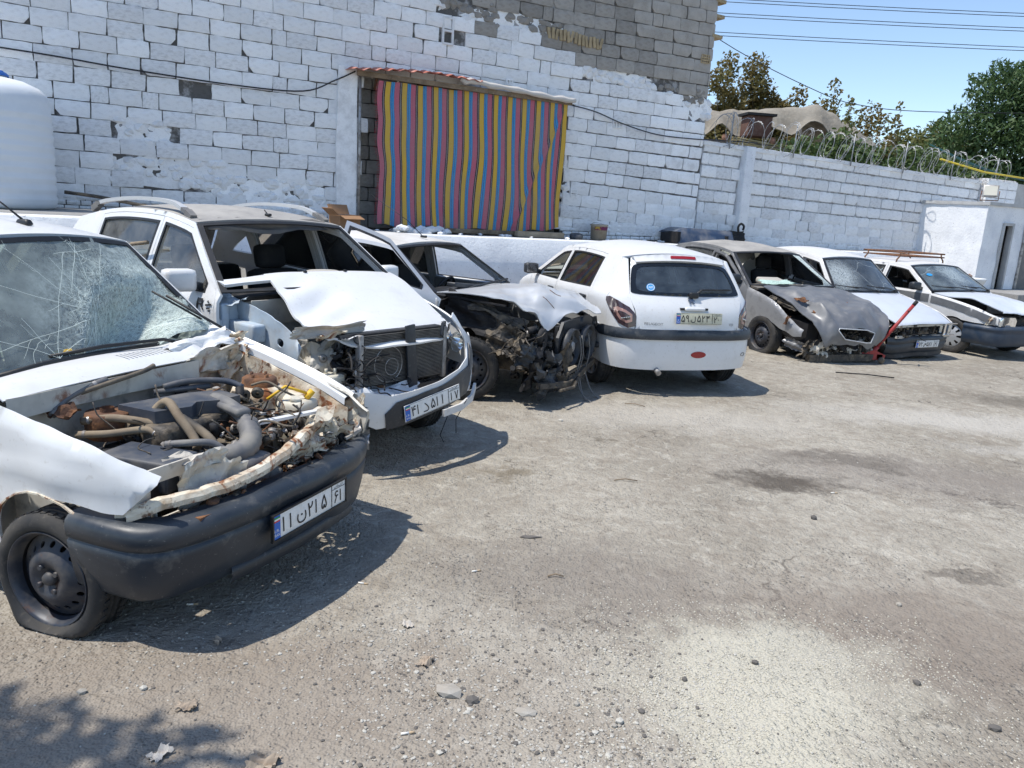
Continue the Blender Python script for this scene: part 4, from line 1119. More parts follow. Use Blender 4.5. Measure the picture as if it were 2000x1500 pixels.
QUICK = dict(L=3.94, hw=[(.02, .60), (-.12, .74), (-.5, .82), (-1.1, .835), (-2.6, .835), (-3.5, .80), (-3.95, .70)], hood=[(-.14, .76), (-.4, .88), (-.75, .985), (-1.02, 1.05)],
    belt=[(-1.0, 1.055), (-2.2, 1.07), (-3.2, 1.11), (-3.9, 1.12)], ws=((-1.04, 1.07), (-1.62, 1.505)), roof=[(-1.62, 1.505), (-2.1, 1.56), (-2.8, 1.55), (-3.45, 1.45)],
    rg=((-3.45, 1.45), (-3.80, 1.08)), trunk=[(-3.80, 1.08), (-3.90, .95)], sill=.25, arch=(-.75, -3.16, .325, .29), doors=(-1.06, -2.05, -3.02), track=.82, rr=.035, tumble=.33, fx=-.10, rbz=.6)
P206 = dict(L=3.835, hw=[(.02, .5), (-.15, .70), (-.5, .80), (-1.1, .815), (-2.6, .825), (-3.3, .80), (-3.65, .765), (-3.85, .70)], hood=[(-.12, .66), (-.4, .80), (-.75, .90), (-1.0, .945)],
    belt=[(-.95, .945), (-2.0, .955), (-3.0, .985), (-3.8, 1.0)], ws=((-.98, .955), (-1.72, 1.35)), roof=[(-1.72, 1.35), (-2.2, 1.395), (-2.9, 1.385), (-3.37, 1.335)],
    rg=((-3.37, 1.335), (-3.43, 1.15)), trunk=[(-3.47, .96), (-3.48, .80), (-3.49, .66)], sill=.24, arch=(-.78, -3.22, .315, .285), doors=(-1.0, -2.0, -3.04), track=.80, rr=.035, tumble=.42, fx=-.08, rbz=.62, crown=.085)

PRIDE1 = dict(PRIDE, belt=[(-1.1, .905), (-1.6, .93), (-2.2, .94), (-3.3, .96), (-3.95, .94)], ws=((-1.12, .905), (-1.66, 1.455)), roof=[(-1.66, 1.455), (-2.1, 1.50), (-2.6, 1.49), (-2.88, 1.42)], rg=((-2.88, 1.42), (-3.28, .98)), crown=.065, wsb=-.06)
# ================================================================== the cars
def pitchT(deg, dz, roll=0.0):
    a = radians(deg); c_, s_ = cos(a), sin(a); r = radians(roll); cr_, sr_ = cos(r), sin(r)
    def f(v):
        x, y, z = v; y, z = y * cr_ - z * sr_, y * sr_ + z * cr_
        return Vector((x * c_ - z * s_, y, x * s_ + z * c_ + dz))
    return f
def seq(f, g): return lambda p: g(f(p))
def hose(car, pts, r, m, name='hose', corr=0, n=8, par=None):
    b = B(); b.tube(pts, r, n, spline=7, corr=corr); o = car.build(b, name, [m], par); P = cat(pts, 7)
    if r > .012:
        k = B()
        for i in (2, len(P) - 4): k = B(); k.tube([P[i], P[i].lerp(P[i + 1], .6)], r * 1.10, 10, cap=False); car.build(k, 'hose_clamp', [alu], o)
    return o

def dist_to(t, p):
    d = nd(t, 'VectorMath', operation='DISTANCE'); t.links.new(co(t), d.inputs[0]); d.inputs[1].default_value = p; return d.outputs['Value']
crackm = mat('fracture_white', (.70, .79, .74), .6)
# ---------------------------------------------------------------- car 1 : nearest, stripped white saloon
cr1_glass = glassm('crazed_windscreen_glass', (.60, .71, .66), 1.0, .58, (.50, .58, .56), lambda t: mth(t, 'MULTIPLY', mth(t, 'SUBTRACT', 1.0, ramp(t, dist_to(t, (-1.24, .40, 1.02)), .20, .74)), mth(t, 'ADD', mth(t, 'MULTIPLY', ramp(t, noi(t, 45, 4, .85), .40, .60), .7), .14)), 3)  # pale film is dust plus sky reflection painted into its colour
c = Car('wrecked_car', 'nearest white saloon with bonnet gone, rusty engine bay and crazed windscreen', (-.896, 3.321, -22), PRIDE1)
c1 = c
c.body(white, roofm=white)
c.underbody()[1].build('firewall', [inner], c.root)
for sd in (1, -1):
    for k in (0, 1): c.door(sd, k, white, glass)
c.mirror(-1, blackpl)
c.trunk(white); c.rear_glass(glass); c.interior(dashm=darkpl, heads=False)
def f1(p):     # dented wing, tip pushed in
    k = sstep(-.6, -.1, p.x)
    p = p + Vector((0, .012 * N(p, 5, 2) + .03 * k, .01 * N(p, 7, 4) - .01 * k))
    return p
c.p = dict(PRIDE1, fslant=.13, fx=-.15)
c.fender(-1, white, f1, res=.04)
c.p = PRIDE1
def f1l(p):
    k = sstep(-.95, -.3, p.x); top = sstep(.45, .72, p.z)
    return p + Vector((-.10 * k * (1 - top), -.07 * k * top + .05 * N(p, 5, 1) * k, .015 * N(p, 9, 3)))
c.fender(1, inner, f1l, name='fender')
# white rail on the far wing edge: folded channel
b = B(); ra = [Vector((-1.13, .70, .985)), Vector((-1.02, .70, .955)), Vector((-.75, .715, .885)), Vector((-.45, .715, .80)), Vector((-.24, .70, .725))]
ra = cat(ra, 5)
def chan(b, P, prof, mi=0):
    vs = []; n = len(prof)
    for p in P:
        for a_, z_ in prof: vs.append(p + Vector((0, a_, z_)))
    b.add(vs, [(i * n + k, (i + 1) * n + k, (i + 1) * n + k + 1, i * n + k + 1) for i in range(len(P) - 1) for k in range(n - 1)], mi, False)
chan(b, ra, [(.065, -.05), (.06, .0), (.02, .018), (.008, .006), (-.025, .002), (-.04, .012), (-.062, .006), (-.066, -.03)])
c.build(b, 'wing_rail', [white])
# inner wing with holes, strut tower
b = B()
panel(b, [(-1.06, .40), (-.22, .40), (-.22, .68), (-.5, .79), (-.8, .87), (-1.06, .93)], lambda a, z: (a, .635 + .02 * sin(a * 14) * (1 - z) + .012 * N((a, z, 0), 9), z), [circ(-.93, .80, .018, 10), circ(-.80, .77, .02, 10, .026), circ(-.45, .62, .02, 10)], .06, .006, None, False)
c.build(b, 'inner_wing', [rusty])
b = B(); panel(b, [(-1.06, .35), (-.24, .35), (-.24, .62), (-.5, .74), (-.8, .83), (-1.06, .90)], lambda a, z: (a, -.62 + .012 * N((a, z, 0), 9), z - .07), [circ(-.5, .6, .025, 10)], .08, .006)
c.build(b, 'inner_wing', [inner])
for sd, mm in ((1, rusty), (-1, inner)):
    dz_ = 0 if sd > 0 else -.17; b = B(); M_ = Matrix.Translation((-.66, sd * .47, .40 + dz_))
    b.lathe([(.17, 0), (.155, .2), (.15, .33), (.135, .365), (.10, .38), (.085, .372), (.06, .372)], 22, M_)
    b.box((-.60, sd * .55, .60 + dz_), (.32, .18, .28), None, 0, .05)
    o = c.build(b, 'strut_tower', [mm])
    b = B(); M_ = Matrix.Translation((-.66, sd * .47, .765 + dz_)); b.lathe([(.02, .03), (.035, .055), (.07, .06), (.088, .05), (.092, .02), (.10, .0), (.105, -.01)], 22, M_)
    for k in range(4): b.cyl(M_ @ Vector((.05 * cos(k * 1.57), .05 * sin(k * 1.57), .05)), M_ @ Vector((.05 * cos(k * 1.57), .05 * sin(k * 1.57), .075)), .008, 6)
    c.build(b, 'strut_mount', [rust if sd > 0 else blackm], o)
# scuttle (cowl) with slots
f, L = c.strip([(-.96, .885, .70), (-1.04, .92, .70), (-1.14, .93, .69), (-1.24, .935, .67)], .018)
sl = [[(u0, t0 + k * .028) for u0, t0 in ()] for k in range(0)]
sl = [rrect(.30, -.02 + k * .036, .62, -.02 + k * .036 + .015, .007, 2) for k in range(13)]
def cowl_d(p):
    k = sstep(.25, .62, p.y); return p + Vector((-.05 * k, 0, .10 * k * (.5 + .5 * sin(p.y * 22)) + .03 * k * N(p, 12, 1)))
c.strip_panel('scuttle_panel', [white], f, L, None, sl, .035, .006, cowl_d)
b = B(); chan(b, [Vector((-.955, -.68 + k * .1, .885)) for k in range(13)], [(0, 0)] * 2)
b = B(); panel(b, [(-.69, .80), (.35, .80), (.35, .89), (-.69, .89)], lambda a, z: (-.955 - .01 * N((a, z, 0), 8), a, z), (), .1, .004); c.build(b, 'scuttle_lip', [inner])
b = B(); panel(b, [(-.62, .30), (.62, .30), (.60, .84), (-.60, .84)], lambda a, z: (-1.02 + .03 * N((a, z, 3), 5), a, z), (), .08, .01); c.build(b, 'bulkhead', [inner])
b = B(); b.lathe([(0, .09), (.03, .09), (.05, .07), (.11, .05), (.12, 0), (.12, -.04)], 20, Matrix.Translation((-.93, .30, .68)) @ Matrix.Rotation(pi / 2, 4, 'Y')); c.build(b, 'brake_servo', [blackm])
# torn metal in the corner below the screen
b = B()
scrap(b, (-1.03, .44, .955), (.06, .36, .05), (.10, -.02, -.07), 12, 6, .045, 3, 2, .2)
scrap(b, (-.97, .42, .86), (.06, .34, .05), (.07, 0, .15), 12, 8, .05, 7, 1, .25)
scrap(b, (-.93, .62, .87), (.10, .06, .04), (.02, -.02, .13), 8, 8, .045, 5, 0, .4)
scrap(b, (-1.00, .64, .95), (.12, .06, .03), (.03, .05, .08), 8, 7, .04, 9, 0, .4)
scrap(b, (-.95, .58, .80), (.03, .14, .08), (.05, -.02, .10), 8, 7, .04, 11, 0, .4)
c.build(b, 'torn_scuttle_metal', [rusty, inner, white])
# windscreen pushed in and folded
def ws1(p):
    s_ = p.y - (-.14 + (p.z - .95) * .85)
    dep = (min(1, max(0, s_) / .20) if s_ < .20 else max(0, 1 - (s_ - .20) / .42)) * (1 - sstep(1.10, 1.30, p.z)) * sstep(.925, .985, p.z)
    rim = sstep(.22, .42, p.y) * (1 - sstep(.60, .70, p.y)) * (1 - sstep(.95, 1.10, p.z))
    wr = .010 * N(p, 10, 3) * sstep(-.1, .2, p.y) + .006 * N(p, 26, 7) * sstep(.0, .3, p.y) + .004 * N(p, 6, 1)
    return p + Vector((-.13, .02, -.15)) * dep + Vector((.03, 0, .085)) * rim + Vector((.5, .1, .8)) * wr
c.windscreen(cr1_glass, ws1, res=.028)
f, L = c.wsf; zn = lambda u, t: max(0, 1 - math.hypot((u - .22) / .55, (t - .55) / .75)) ** .8
crack_lines(f, Vector((.006, 0, .008)), 5, [(.34, .10, .8, 13), (.86, .20, .3, 6), (.05, -.36, .55, 8), (.25, .60, .35, 14)], n_short=16000, zone=zn, disp=ws1, wd=.0009).build('fracture_lines', [crackm], c.root)
b = B(); b.tube([(-1.02, .66, .99), (-1.10, .60, 1.05), (-1.28, .46, 1.19)], .008, 6); b.tube([(-1.15, .58, 1.06), (-1.34, .42, 1.21)], .006, 5); c.build(b, 'wiper', [darkpl])
b = B(); b.tube([(-1.12, .36, .965), (-1.14, .30, .985), (-1.20, -.02, .985), (-1.21, -.3, .975)], .009, 6); b.box((-1.11, .38, .955), (.05, .06, .04), None, 0, .012); c.build(b, 'wiper', [darkpl])
b = B(); b.tube([(-1.14, -.70, .93), (-1.19, -.35, .95), (-1.20, 0, .955), (-1.18, .3, .955)], .013, 6); c.build(b, 'screen_rubber', [darkpl])
b = B(); b.box((-1.225, -.22, .985), (.004, .10, .018), Matrix.Rotation(-.7, 3, 'Y')); c.build(b, 'yellow_sticker', [yellow])
# aerial on the roof
b = B(); b.box((-1.86, .10, 1.545), (.10, .045, .03), None, 0, .012, .7); b.tube([(-1.87, .10, 1.555), (-1.96, .05, 1.64), (-2.22, -.06, 1.86)], lambda t: .006 - .004 * t, 6); c.build(b, 'aerial', [darkpl])
# engine
b = B()
b.box((-.62, -.05, .45), (.46, .62, .36), None, 0, .03); b.box((-.66, -.02, .68), (.30, .55, .12), None, 0, .03)
parts_junk(b, (-.55, .05, .62), (.25, .40, .07), 46, 11, (0, 0, 1, 2), (.03, .09))
parts_junk(b, (-.30, .15, .52), (.12, .40, .10), 40, 12, (0, 1, 2, 3), (.02, .08))
parts_junk(b, (-.35, -.35, .52), (.2, .15, .08), 16, 13, (0, 2), (.03, .08))
tangle(b, (-.45, .18, .68), (.2, .24, .05), 40, (.0025, .0055), 4, (0, 2, 0, 3), .22)
tangle(b, (-.62, -.22, .66), (.2, .2, .05), 26, (.0025, .005), 14, (0, 2), .22)
parts_junk(b, (-.66, .16, .76), (.14, .16, .03), 40, 21, (0, 1, 2, 0), (.015, .05))
parts_junk(b, (-.55, -.24, .66), (.22, .14, .04), 44, 22, (0, 1, 2, 0), (.015, .05))
parts_junk(b, (-.36, .12, .66), (.10, .22, .05), 50, 23, (0, 1, 2, 3), (.012, .045))
tangle(b, (-.28, .28, .58), (.12, .22, .08), 30, (.002, .005), 8, (0, 1, 2), .2)
c.build(b, 'engine', [engm, alu, blackm, rust])
b = B()
panel(b, [(-.12, -.20), (.10, -.20), (.12, -.05), (.06, .02), (.10, .10), (.08, .22), (-.08, .24), (-.12, .12)], lambda a, q: (-.66 + a * 1.0 + q * .3, -.06 + q * 1.0, .80 + .0 * a + .02 * q), (), .05, .075); c.build(b, 'intake_cover', [plblue])
b = B(); b.tube([(-.86, .02, .82), (-.80, .12, .84), (-.70, .26, .83), (-.62, .30, .80)], .016, 8, spline=4); b.tube([(-.88, -.02, .80), (-.74, .20, .81)], .014, 8); c.build(b, 'fuel_rail', [plblue])
b = B(); b.box((-.47, -.44, .62), (.34, .20, .13), Matrix.Rotation(.12, 3, 'Z'), 0, .012); c.build(b, 'battery', [plblue])
b = B(); P_ = cat([(-.62, .10, .78), (-.50, .06, .78), (-.38, .02, .75), (-.28, -.04, .70), (-.24, -.12, .655), (-.30, -.24, .63), (-.40, -.32, .62)], 8)
b.tube(P_[:22], .034, 12); b.tube(P_[20:40], .050, 16, corr=.13); b.tube(P_[38:], .036, 12); b.box((-.46, .04, .775), (.24, .075, .04), Matrix.Rotation(-.35, 3, 'Z'), 0, .018); c.build(b, 'intake_duct', [greym])
b = B(); b.box((-.22, -.10, .50), (.10, .18, .26), None, 0, .04); b.box((-.20, .0, .44), (.08, .10, .2), None, 0, .03); c.build(b, 'radiator_tank', [greym])
hose(c, [(-.90, -.40, .74), (-.78, -.34, .76), (-.66, -.26, .74), (-.60, -.22, .72)], 0.0178, hosebr)
hose(c, [(-.86, -.46, .70), (-.74, -.40, .71), (-.64, -.30, .72), (-.58, -.28, .70)], 0.0163, hosebr)
hose(c, [(-.70, -.24, .72), (-.66, -.20, .80), (-.60, -.20, .83), (-.52, -.22, .78), (-.44, -.22, .70), (-.40, -.24, .66)], 0.0200, hosebr)
hose(c, [(-.62, -.16, .77), (-.50, -.16, .73), (-.40, -.17, .69), (-.33, -.20, .66)], 0.0207, hosem)
hose(c, [(-.48, -.34, .69), (-.40, -.30, .70), (-.34, -.22, .69), (-.30, -.17, .64), (-.33, -.12, .60)], 0.0163, greym)
hose(c, [(-.56, .06, .73), (-.50, .10, .73), (-.44, .12, .72), (-.36, .10, .70)], 0.0163, hosem)
hose(c, [(-.98, -.36, .84), (-.93, -.28, .87), (-.92, -.05, .90), (-.95, .05, .91)], 0.0118, hosem)
hose(c, [(-.95, -.50, .78), (-.97, -.40, .84), (-.95, -.22, .89)], 0.0163, greym)
hose(c, [(-.62, .36, .80), (-.55, .40, .82), (-.46, .42, .78), (-.42, .48, .74)], 0.0067, hosem, n=6)
hose(c, [(-.50, .28, .66), (-.40, .30, .70), (-.28, .28, .64), (-.22, .22, .55)], 0.0074, hosem, n=6)
b = B(); b.lathe([(.0, .05), (.09, .05), (.095, .04), (.095, -.06), (.08, -.07)], 20, Matrix.Translation((-.86, -.30, .72))); b.lathe([(.03, .07), (.03, .05)], 12, Matrix.Translation((-.86, -.30, .72))); c.build(b, 'air_filter', [rust])
b = B(); scrap(b, (-.93, -.46, .80), (.10, .02, .01), (.0, .09, .02), 6, 5, .03, 4, 0, .3); c.build(b, 'rusty_bracket', [rust])
# washer bottle
b = B(); b.box((-.44, .50, .62), (.18, .21, .22), Matrix.Rotation(.1, 3, 'Z'), 0, .03, .85); b.cyl((-.42, .45, .72), (-.41, .45, .75), .025, 12); o = c.build(b, 'washer_bottle', [tanky])
b = B(); b.cyl((-.40, .52, .73), (-.38, .55, .77), .018, 8); b.tube([(-.40, .52, .76), (-.47, .44, .80), (-.52, .36, .74)], .008, 6); c.build(b, 'bottle_cap', [yellow], o)
# long loose strips and the front slam panel
b = B(); b.beam((-.37, .04, .705), (-.20, .46, .72), .035, .014); c.build(b, 'loose_strip', [white])
b = B()
bar = cat([(-.30, -.735, .545), (-.20, -.64, .585), (-.13, -.42, .60), (-.11, -.28, .60), (-.12, -.10, .615), (-.14, .05, .63), (-.15, .16, .66), (-.20, .30, .67), (-.26, .42, .69), (-.30, .52, .69)], 6)
bar = [p + Vector((.008 * N(p, 14, 1), 0, .010 * N(p, 14, 5))) for p in bar]
vs = []; prof = [(-.035, -.03), (-.035, .0), (-.012, .016), (.014, .012), (.026, -.006), (.024, -.028)]
for p in bar:
    for a_, z_ in prof: vs.append(p + Vector((a_, 0, z_)))
n_ = len(prof); b.add(vs, [(i * n_ + k, (i + 1) * n_ + k, (i + 1) * n_ + k + 1, i * n_ + k + 1) for i in range(len(bar) - 1) for k in range(n_ - 1)], 0, False)
c.build(b, 'slam_panel', [rusty])
# headlamp bucket at the near corner
b = B()
panel(b, [(-.72, .46), (-.40, .44), (-.36, .60), (-.44, .70), (-.64, .70), (-.72, .62)], lambda a, z: (-.26 + .03 * (a + .7), a, z), [rrect(-.63, .49, -.48, .64, .02), circ(-.68, .52, .012, 8), circ(-.42, .50, .012, 8), circ(-.67, .63, .014, 8)], .05, .01); c.build(b, 'headlamp_panel', [inner])
b = B(); b.box((-.36, -.55, .56), (.06, .17, .17), None, 0, .01); c.build(b, 'headlamp_shade_box', [blackm])  # black box painted as the shade inside the empty lamp opening
b = B(); scrap(b, (-.20, -.42, .62), (.05, .20, .02), (.02, -.02, .20), 8, 7, .04, 2, 0, .25); scrap(b, (-.18, -.30, .57), (.03, .15, -.04), (.02, .02, .22), 8, 6, .035, 6, 0, .3)
scrap(b, (-.27, -.40, .685), (.12, .18, .01), (-.08, .08, .02), 7, 6, .025, 8, 0, .2); c.build(b, 'bent_front_panel', [inner])
b = B(); scrap(b, (-.22, .36, .62), (.10, .16, .10), (.02, -.10, .16), 9, 8, .06, 1, 0, .5); scrap(b, (-.17, .22, .60), (.06, .18, .04), (-.04, .02, .13), 9, 6, .05, 12, 0, .5)
scrap(b, (-.18, .48, .58), (.08, .14, -.06), (.03, .0, .16), 8, 7, .05, 14, 0, .4); scrap(b, (-.24, .66, .58), (.06, .05, .30), (.14, .0, .0), 6, 9, .03, 15, 0, .4); scrap(b, (-.14, .62, .54), (.06, .12, .02), (-.02, .02, .15), 7, 7, .05, 17, 1, .4)
c.build(b, 'torn_front_metal', [rusty, alu])
b = B(); b.box((-.18, .60, .565), (.09, .06, .012), Matrix.Rotation(.5, 3, 'X')); b.beam((-.14, .50, .56), (-.10, .58, .60), .02, .012); c.build(b, 'bracket', [alu])
b = B(); b.box((-.10, .0, .49), (.07, 1.15, .07)); parts_junk(b, (-.12, 0, .52), (.04, .5, .02), 22, 5, (0, 1), (.02, .05)); c.build(b, 'bumper_beam', [rust, engm])
# front bumper
def bd1(p):
    k = sstep(-.35, -.75, p.y)
    return p + Vector((.010 * N(p, 5, 1), 0, .008 * N(p, 3, 2) - .012 * k + .012 * sstep(.3, .7, p.y)))
path = [(-.52, -.795, .40), (-.36, -.795, .40), (-.20, -.765, .40), (-.09, -.66, .40), (-.02, -.42, .40), (0, -.15, .40), (0, .15, .40), (-.02, .42, .40), (-.09, .62, .40), (-.20, .73, .40), (-.34, .76, .40)]
pf = [(-.12, -.19), (-.055, -.185), (-.035, -.165), (-.016, -.09), (-.002, -.005), (.0, .030), (-.007, .034), (-.007, .042), (.003, .046), (.006, .085), (.002, .112), (-.014, .130), (-.04, .138), (-.11, .140)]
c.sweep('front_bumper', [bumperm], path, pf, disp=bd1)
b = B(); c.sweep('x', [], [(-.16, -.42, .22), (-.13, 0, .22), (-.16, .42, .22)], [(.10, -.03), (.115, .0), (.11, .04), (.0, .05)], b=b); c.build(b, 'lower_valance', [blackpl])
plate(c, (.022, .0, .388), '۱۱', 'ن', '۲۱۵', '۶۱', Matrix.Rotation(.02, 3, 'X') @ RX, h=.118, w=.53)
c.wheel(-.66, -1, 'steel', R=.272, flat=1.0, steer=.08, y=.80); c.wheel(-.66, 1, 'steel', R=.272, y=.78); c.wheel(-3.02, 1, R=.272); c.wheel(-3.02, -1, R=.272)
b = B(); b.lathe([(.295, -.16), (.30, -.02), (.29, 0)], 24, Matrix.Translation((-.67, -.60, .28)) @ Matrix.Rotation(pi / 2, 4, 'X'), 0, True, False, pi); c.build(b, 'wheel_arch_liner', [blackm])

b = B(); q_ = [f1(Vector((x, -c.side(x, z) - .001, z))) for x, z in c.arch(-.68, .305, .27, .30)[2:-1]]
for a_, e_ in zip(q_, q_[1:]): b.beam(a_, e_ + (e_ - a_) * .1, .012, .007)
c.build(b, 'rusty_arch_lip', [rusty])
# ---------------------------------------------------------------- car 2 : white hatchback with roof rails
c = Car('wrecked_car', 'white hatchback with grey dusty roof, roof rails and dangling front bumper', (-.627, 5.036, -38.8), QUICK, pitchT(0, .03)); c2 = c
c.body(white, roofm=greyroof, qwin=[(-3.10, 1.16), (-3.10, 1.33), (-3.30, 1.24), (-3.42, 1.17)])
c.underbody()[1].build('firewall', [primer], c.root, c.T)
for sd in (1, -1):
    for k in (0, 1): c.door(sd, k, white, glassd if sd < 0 else glass, trimc=trimm if sd > 0 else None)
c.mirror(-1, white, x=-1.34, k=1.15); c.mirror(1, white, x=-1.34)
c.trunk(white, 'tailgate'); c.rear_glass(glass); c.interior(dashm=darkpl)
c.windscreen(None); 
g = B(); scrap(g, (-1.66, 0, 1.49), (0, 1.0, 0), (.08, 0, -.08), 16, 3, .03, 4, 0, .3); c.build(g, 'headlining', [trimm])
b = B(); M_ = Matrix.Translation((-1.28, .20, 1.05)) @ Matrix.Diagonal((.20, .30, .14, 1)); b.lathe([(1, 0), (.95, .4), (.75, .75), (.4, .95), (0, 1)], 20, M_); c.build(b, 'airbag', [beige])
# rails
for sd in (1, -1):
    b = B(); y = lambda x: sd * (c.side(x, interp(sorted(c.roof), x) - .01) - .05)
    pts = [(-1.74, y(-1.74), 1.525), (-1.88, y(-1.88), 1.585), (-2.1, y(-2.1), 1.63), (-2.6, y(-2.6), 1.635), (-3.1, y(-3.1), 1.59), (-3.3, y(-3.3), 1.52)]
    P_ = cat(pts, 6)
    for i in range(len(P_) - 1):
        t_ = i / len(P_); w_ = .045 if t_ > .2 else .05; b.beam(P_[i], P_[i + 1] + (P_[i + 1] - P_[i]) * .06, w_, .028 if 3 < i < 26 else .05, 0 if 5 < i < 25 else 1)
    c.build(b, 'roof_rail', [railm, greym])
b = B(); b.box((-1.72, .02, 1.57), (.06, .03, .02), None, 0, .008); b.tube([(-1.73, .02, 1.575), (-1.77, .02, 1.605)], .005, 5); c.build(b, 'aerial_base', [darkpl])
# right wing is gone: primer-coloured inner structure
b = B()
panel(b, [(-1.08, .45), (-.55, .55), (-.40, .80), (-.62, .93), (-.9, 1.0), (-1.08, 1.03)], lambda a, z: (a, -.62 - .03 * sstep(-.7, -1.0, a) + .02 * N((a, z, 0), 7), z), [circ(-.62, .80, .035, 12, .03), circ(-.88, .80, .012, 8)], .06, .008)
b.box((-.92, -.68, .84), (.30, .10, .12), None, 0, .02); c.build(b, 'inner_wing', [primer])
b = B(); b.box((-1.06, -.76, .80), (.05, .06, .42), None, 0, .015); b.box((-1.07, -.79, .86), (.06, .03, .09), None, 0, .008); b.box((-1.07, -.79, .62), (.06, .03, .09), None, 0, .008); c.build(b, 'hinge_pillar', [primer])
b = B(); scrap(b, (-1.12, -.70, 1.02), (.28, .02, -.02), (.02, .12, .05), 8, 6, .02, 3, 0, .2, .1); c.build(b, 'scuttle_end', [primer])
b = B(); 
scrap(b, (-.62, -.52, .66), (.26, .02, .02), (.0, .08, .34), 9, 9, .08, 2, 0, .3); scrap(b, (-.48, -.45, .62), (.20, .14, .04), (-.06, .02, .28), 9, 9, .08, 4, 0, .4); scrap(b, (-.42, -.40, .52), (.22, .10, -.05), (.02, -.08, .22), 9, 8, .07, 6, 0, .4)
scrap(b, (-.66, -.60, .60), (.14, .02, .0), (.02, .02, .26), 7, 8, .03, 8, 1, .3); scrap(b, (-.55, -.38, .75), (.24, .08, .10), (.03, .14, .0), 9, 6, .06, 10, 0, .4); scrap(b, (-.40, -.48, .42), (.24, .12, 0), (.04, -.04, .2), 9, 8, .06, 11, 0, .4)
scrap(b, (-.74, -.58, .62), (.04, .04, .40), (.26, 0, .05), 10, 8, .05, 13, 2, .3, .2)
for k in range(7): b.beam((-.45 - .03 * k, -.30 - .04 * k, .50 + .03 * k), (-.55 - .02 * k, -.52, .62 + .04 * (k % 3)), .04, .02, 0)
c.build(b, 'crushed_inner_metal', [inner, primer, blackpl])
b = B(); b.box((-.35, -.45, .53), (.14, .16, .18), Matrix.Rotation(.2, 3, 'Z'), 0, .02); b.cyl((-.38, -.45, .62), (-.38, -.45, .65), .01); b.cyl((-.33, -.42, .62), (-.33, -.42, .66), .01); c.build(b, 'washer_bottle', [tanky])
# slotted scuttle under the bonnet
sl = [rrect(-.30 + k * .045, .92, -.275 + k * .045, 1.0, .005, 2) for k in range(12)]
b = B(); panel(b, [(-.62, .86), (.62, .86), (.62, 1.03), (-.62, 1.03)], lambda a, z: (-.98 + .2 * (z - .9), a, z), sl, .06, .006); c.build(b, 'scuttle_grille', [inner])
b = B(); b.box((-.62, .05, .50), (.42, .60, .34), None, 0, .03); parts_junk(b, (-.50, -.08, .66), (.14, .34, .12), 50, 31, (0, 0, 1, 2), (.03, .09)); parts_junk(b, (-.36, -.25, .58), (.06, .14, .16), 30, 32, (0, 1, 2), (.03, .08))
tangle(b, (-.44, -.20, .60), (.1, .2, .08), 30, (.004, .011), 31, (0, 2, 2), .22); c.build(b, 'engine', [engm, alu, blackm])
hose(c, [(-.33, -.26, .84), (-.30, -.24, .80), (-.30, -.26, .70), (-.34, -.25, .60)], .018, hosem); hose(c, [(-.30, -.18, .85), (-.28, -.14, .78), (-.29, -.12, .66)], .016, blackm)
hose(c, [(-.36, -.20, .68), (-.29, -.14, .68), (-.27, -.12, .62), (-.28, -.10, .52), (-.27, -.02, .48)], .016, copper, 'copper_pipe')
b = B(); b.beam((-.27, -.27, .63), (-.265, -.25, .72), .02, .02); b.box((-.262, -.275, .625), (.015, .07, .035), None, 0, .008); b.box((-.262, -.245, .725), (.02, .035, .045), None, 0, .006); c.build(b, 'pipe_union', [platew])
# radiator / condenser
b = B(); RXx = -.26
b.box((RXx, .10, .70), (.035, .74, .36), None, 0)
for k in range(34): b.box((RXx + .022, .10, .535 + k * .0100), (.012, .72, .0052), None, 1)
for y in (-.285, .485): b.box((RXx + .01, y, .69), (.05, .035, .37), None, 2, .008)
for rr_, yy, zz in ((.12, -.05, .66), (.055, -.02, .64)): b.lathe([(rr_, 0), (rr_ + .0025, .003), (rr_ + .005, 0)], 26, Matrix.Translation((RXx + .03, yy, zz)) @ Matrix.Rotation(pi / 2, 4, 'Y'), 2)
c.build(b, 'radiator', [blackm, mat('dirty_fins', (.17, .16, .145), .6, .4, layers=[((.08, .07, .06), 8, .4, .65, .7)]), alu])
b = B(); b.box((RXx + .06, .13, .69), (.02, .085, .46), Matrix.Rotation(.10, 3, 'X'), 0, .006); b.box((RXx - .07, .05, .86), (.05, .9, .03)); b.box((RXx - .02, .05, .46), (.08, .9, .05)); c.build(b, 'radiator_support', [blackpl])
b = B(); scrap(b, (-.38, -.42, .895), (.10, .50, .02), (.02, .0, .08), 12, 5, .03, 21, 0, .2); c.build(b, 'slam_panel', [inner])
# bonnet, sprung up, near corner torn
def h2(p):
    rear = sstep(-.4, -1.0, p.x)
    p = p + Vector((-.15, .02, .018 + .09 * rear))
    d = Vector((p.x + .75, p.y + .25)); k = exp(-(d.x * d.x + d.y * d.y) / .05)
    tri = lambda q_: abs((q_ % 1.0) - .5) * 2 - .5
    p = p + Vector((0, 0, -.035 * k + .03 * k * sin(p.x * 24 + p.y * 9) + .012 * tri(p.x * 1.6 + p.y * 1.1) * sstep(.4, -.4, p.y)))
    e = exp(-((p.x + .42) ** 2 + (p.y + .50) ** 2) / .018)
    return p + Vector((0, .02, .05)) * e * N(p, 14, 2) + Vector((0, 0, .004 * N(p, 5, 2)))
hp = [(1, -.55), (1, 1), (.55, 1), (.25, .97), (.11, .86), (.07, .60), (.06, .1), (.07, -.25), (.12, -.52), (.22, -.66), (.34, -.72), (.5, -.68), (.75, -.60)]
c.hoodpanel(white, h2, poly=hp, res=.032, crown=.028, yk=.93)
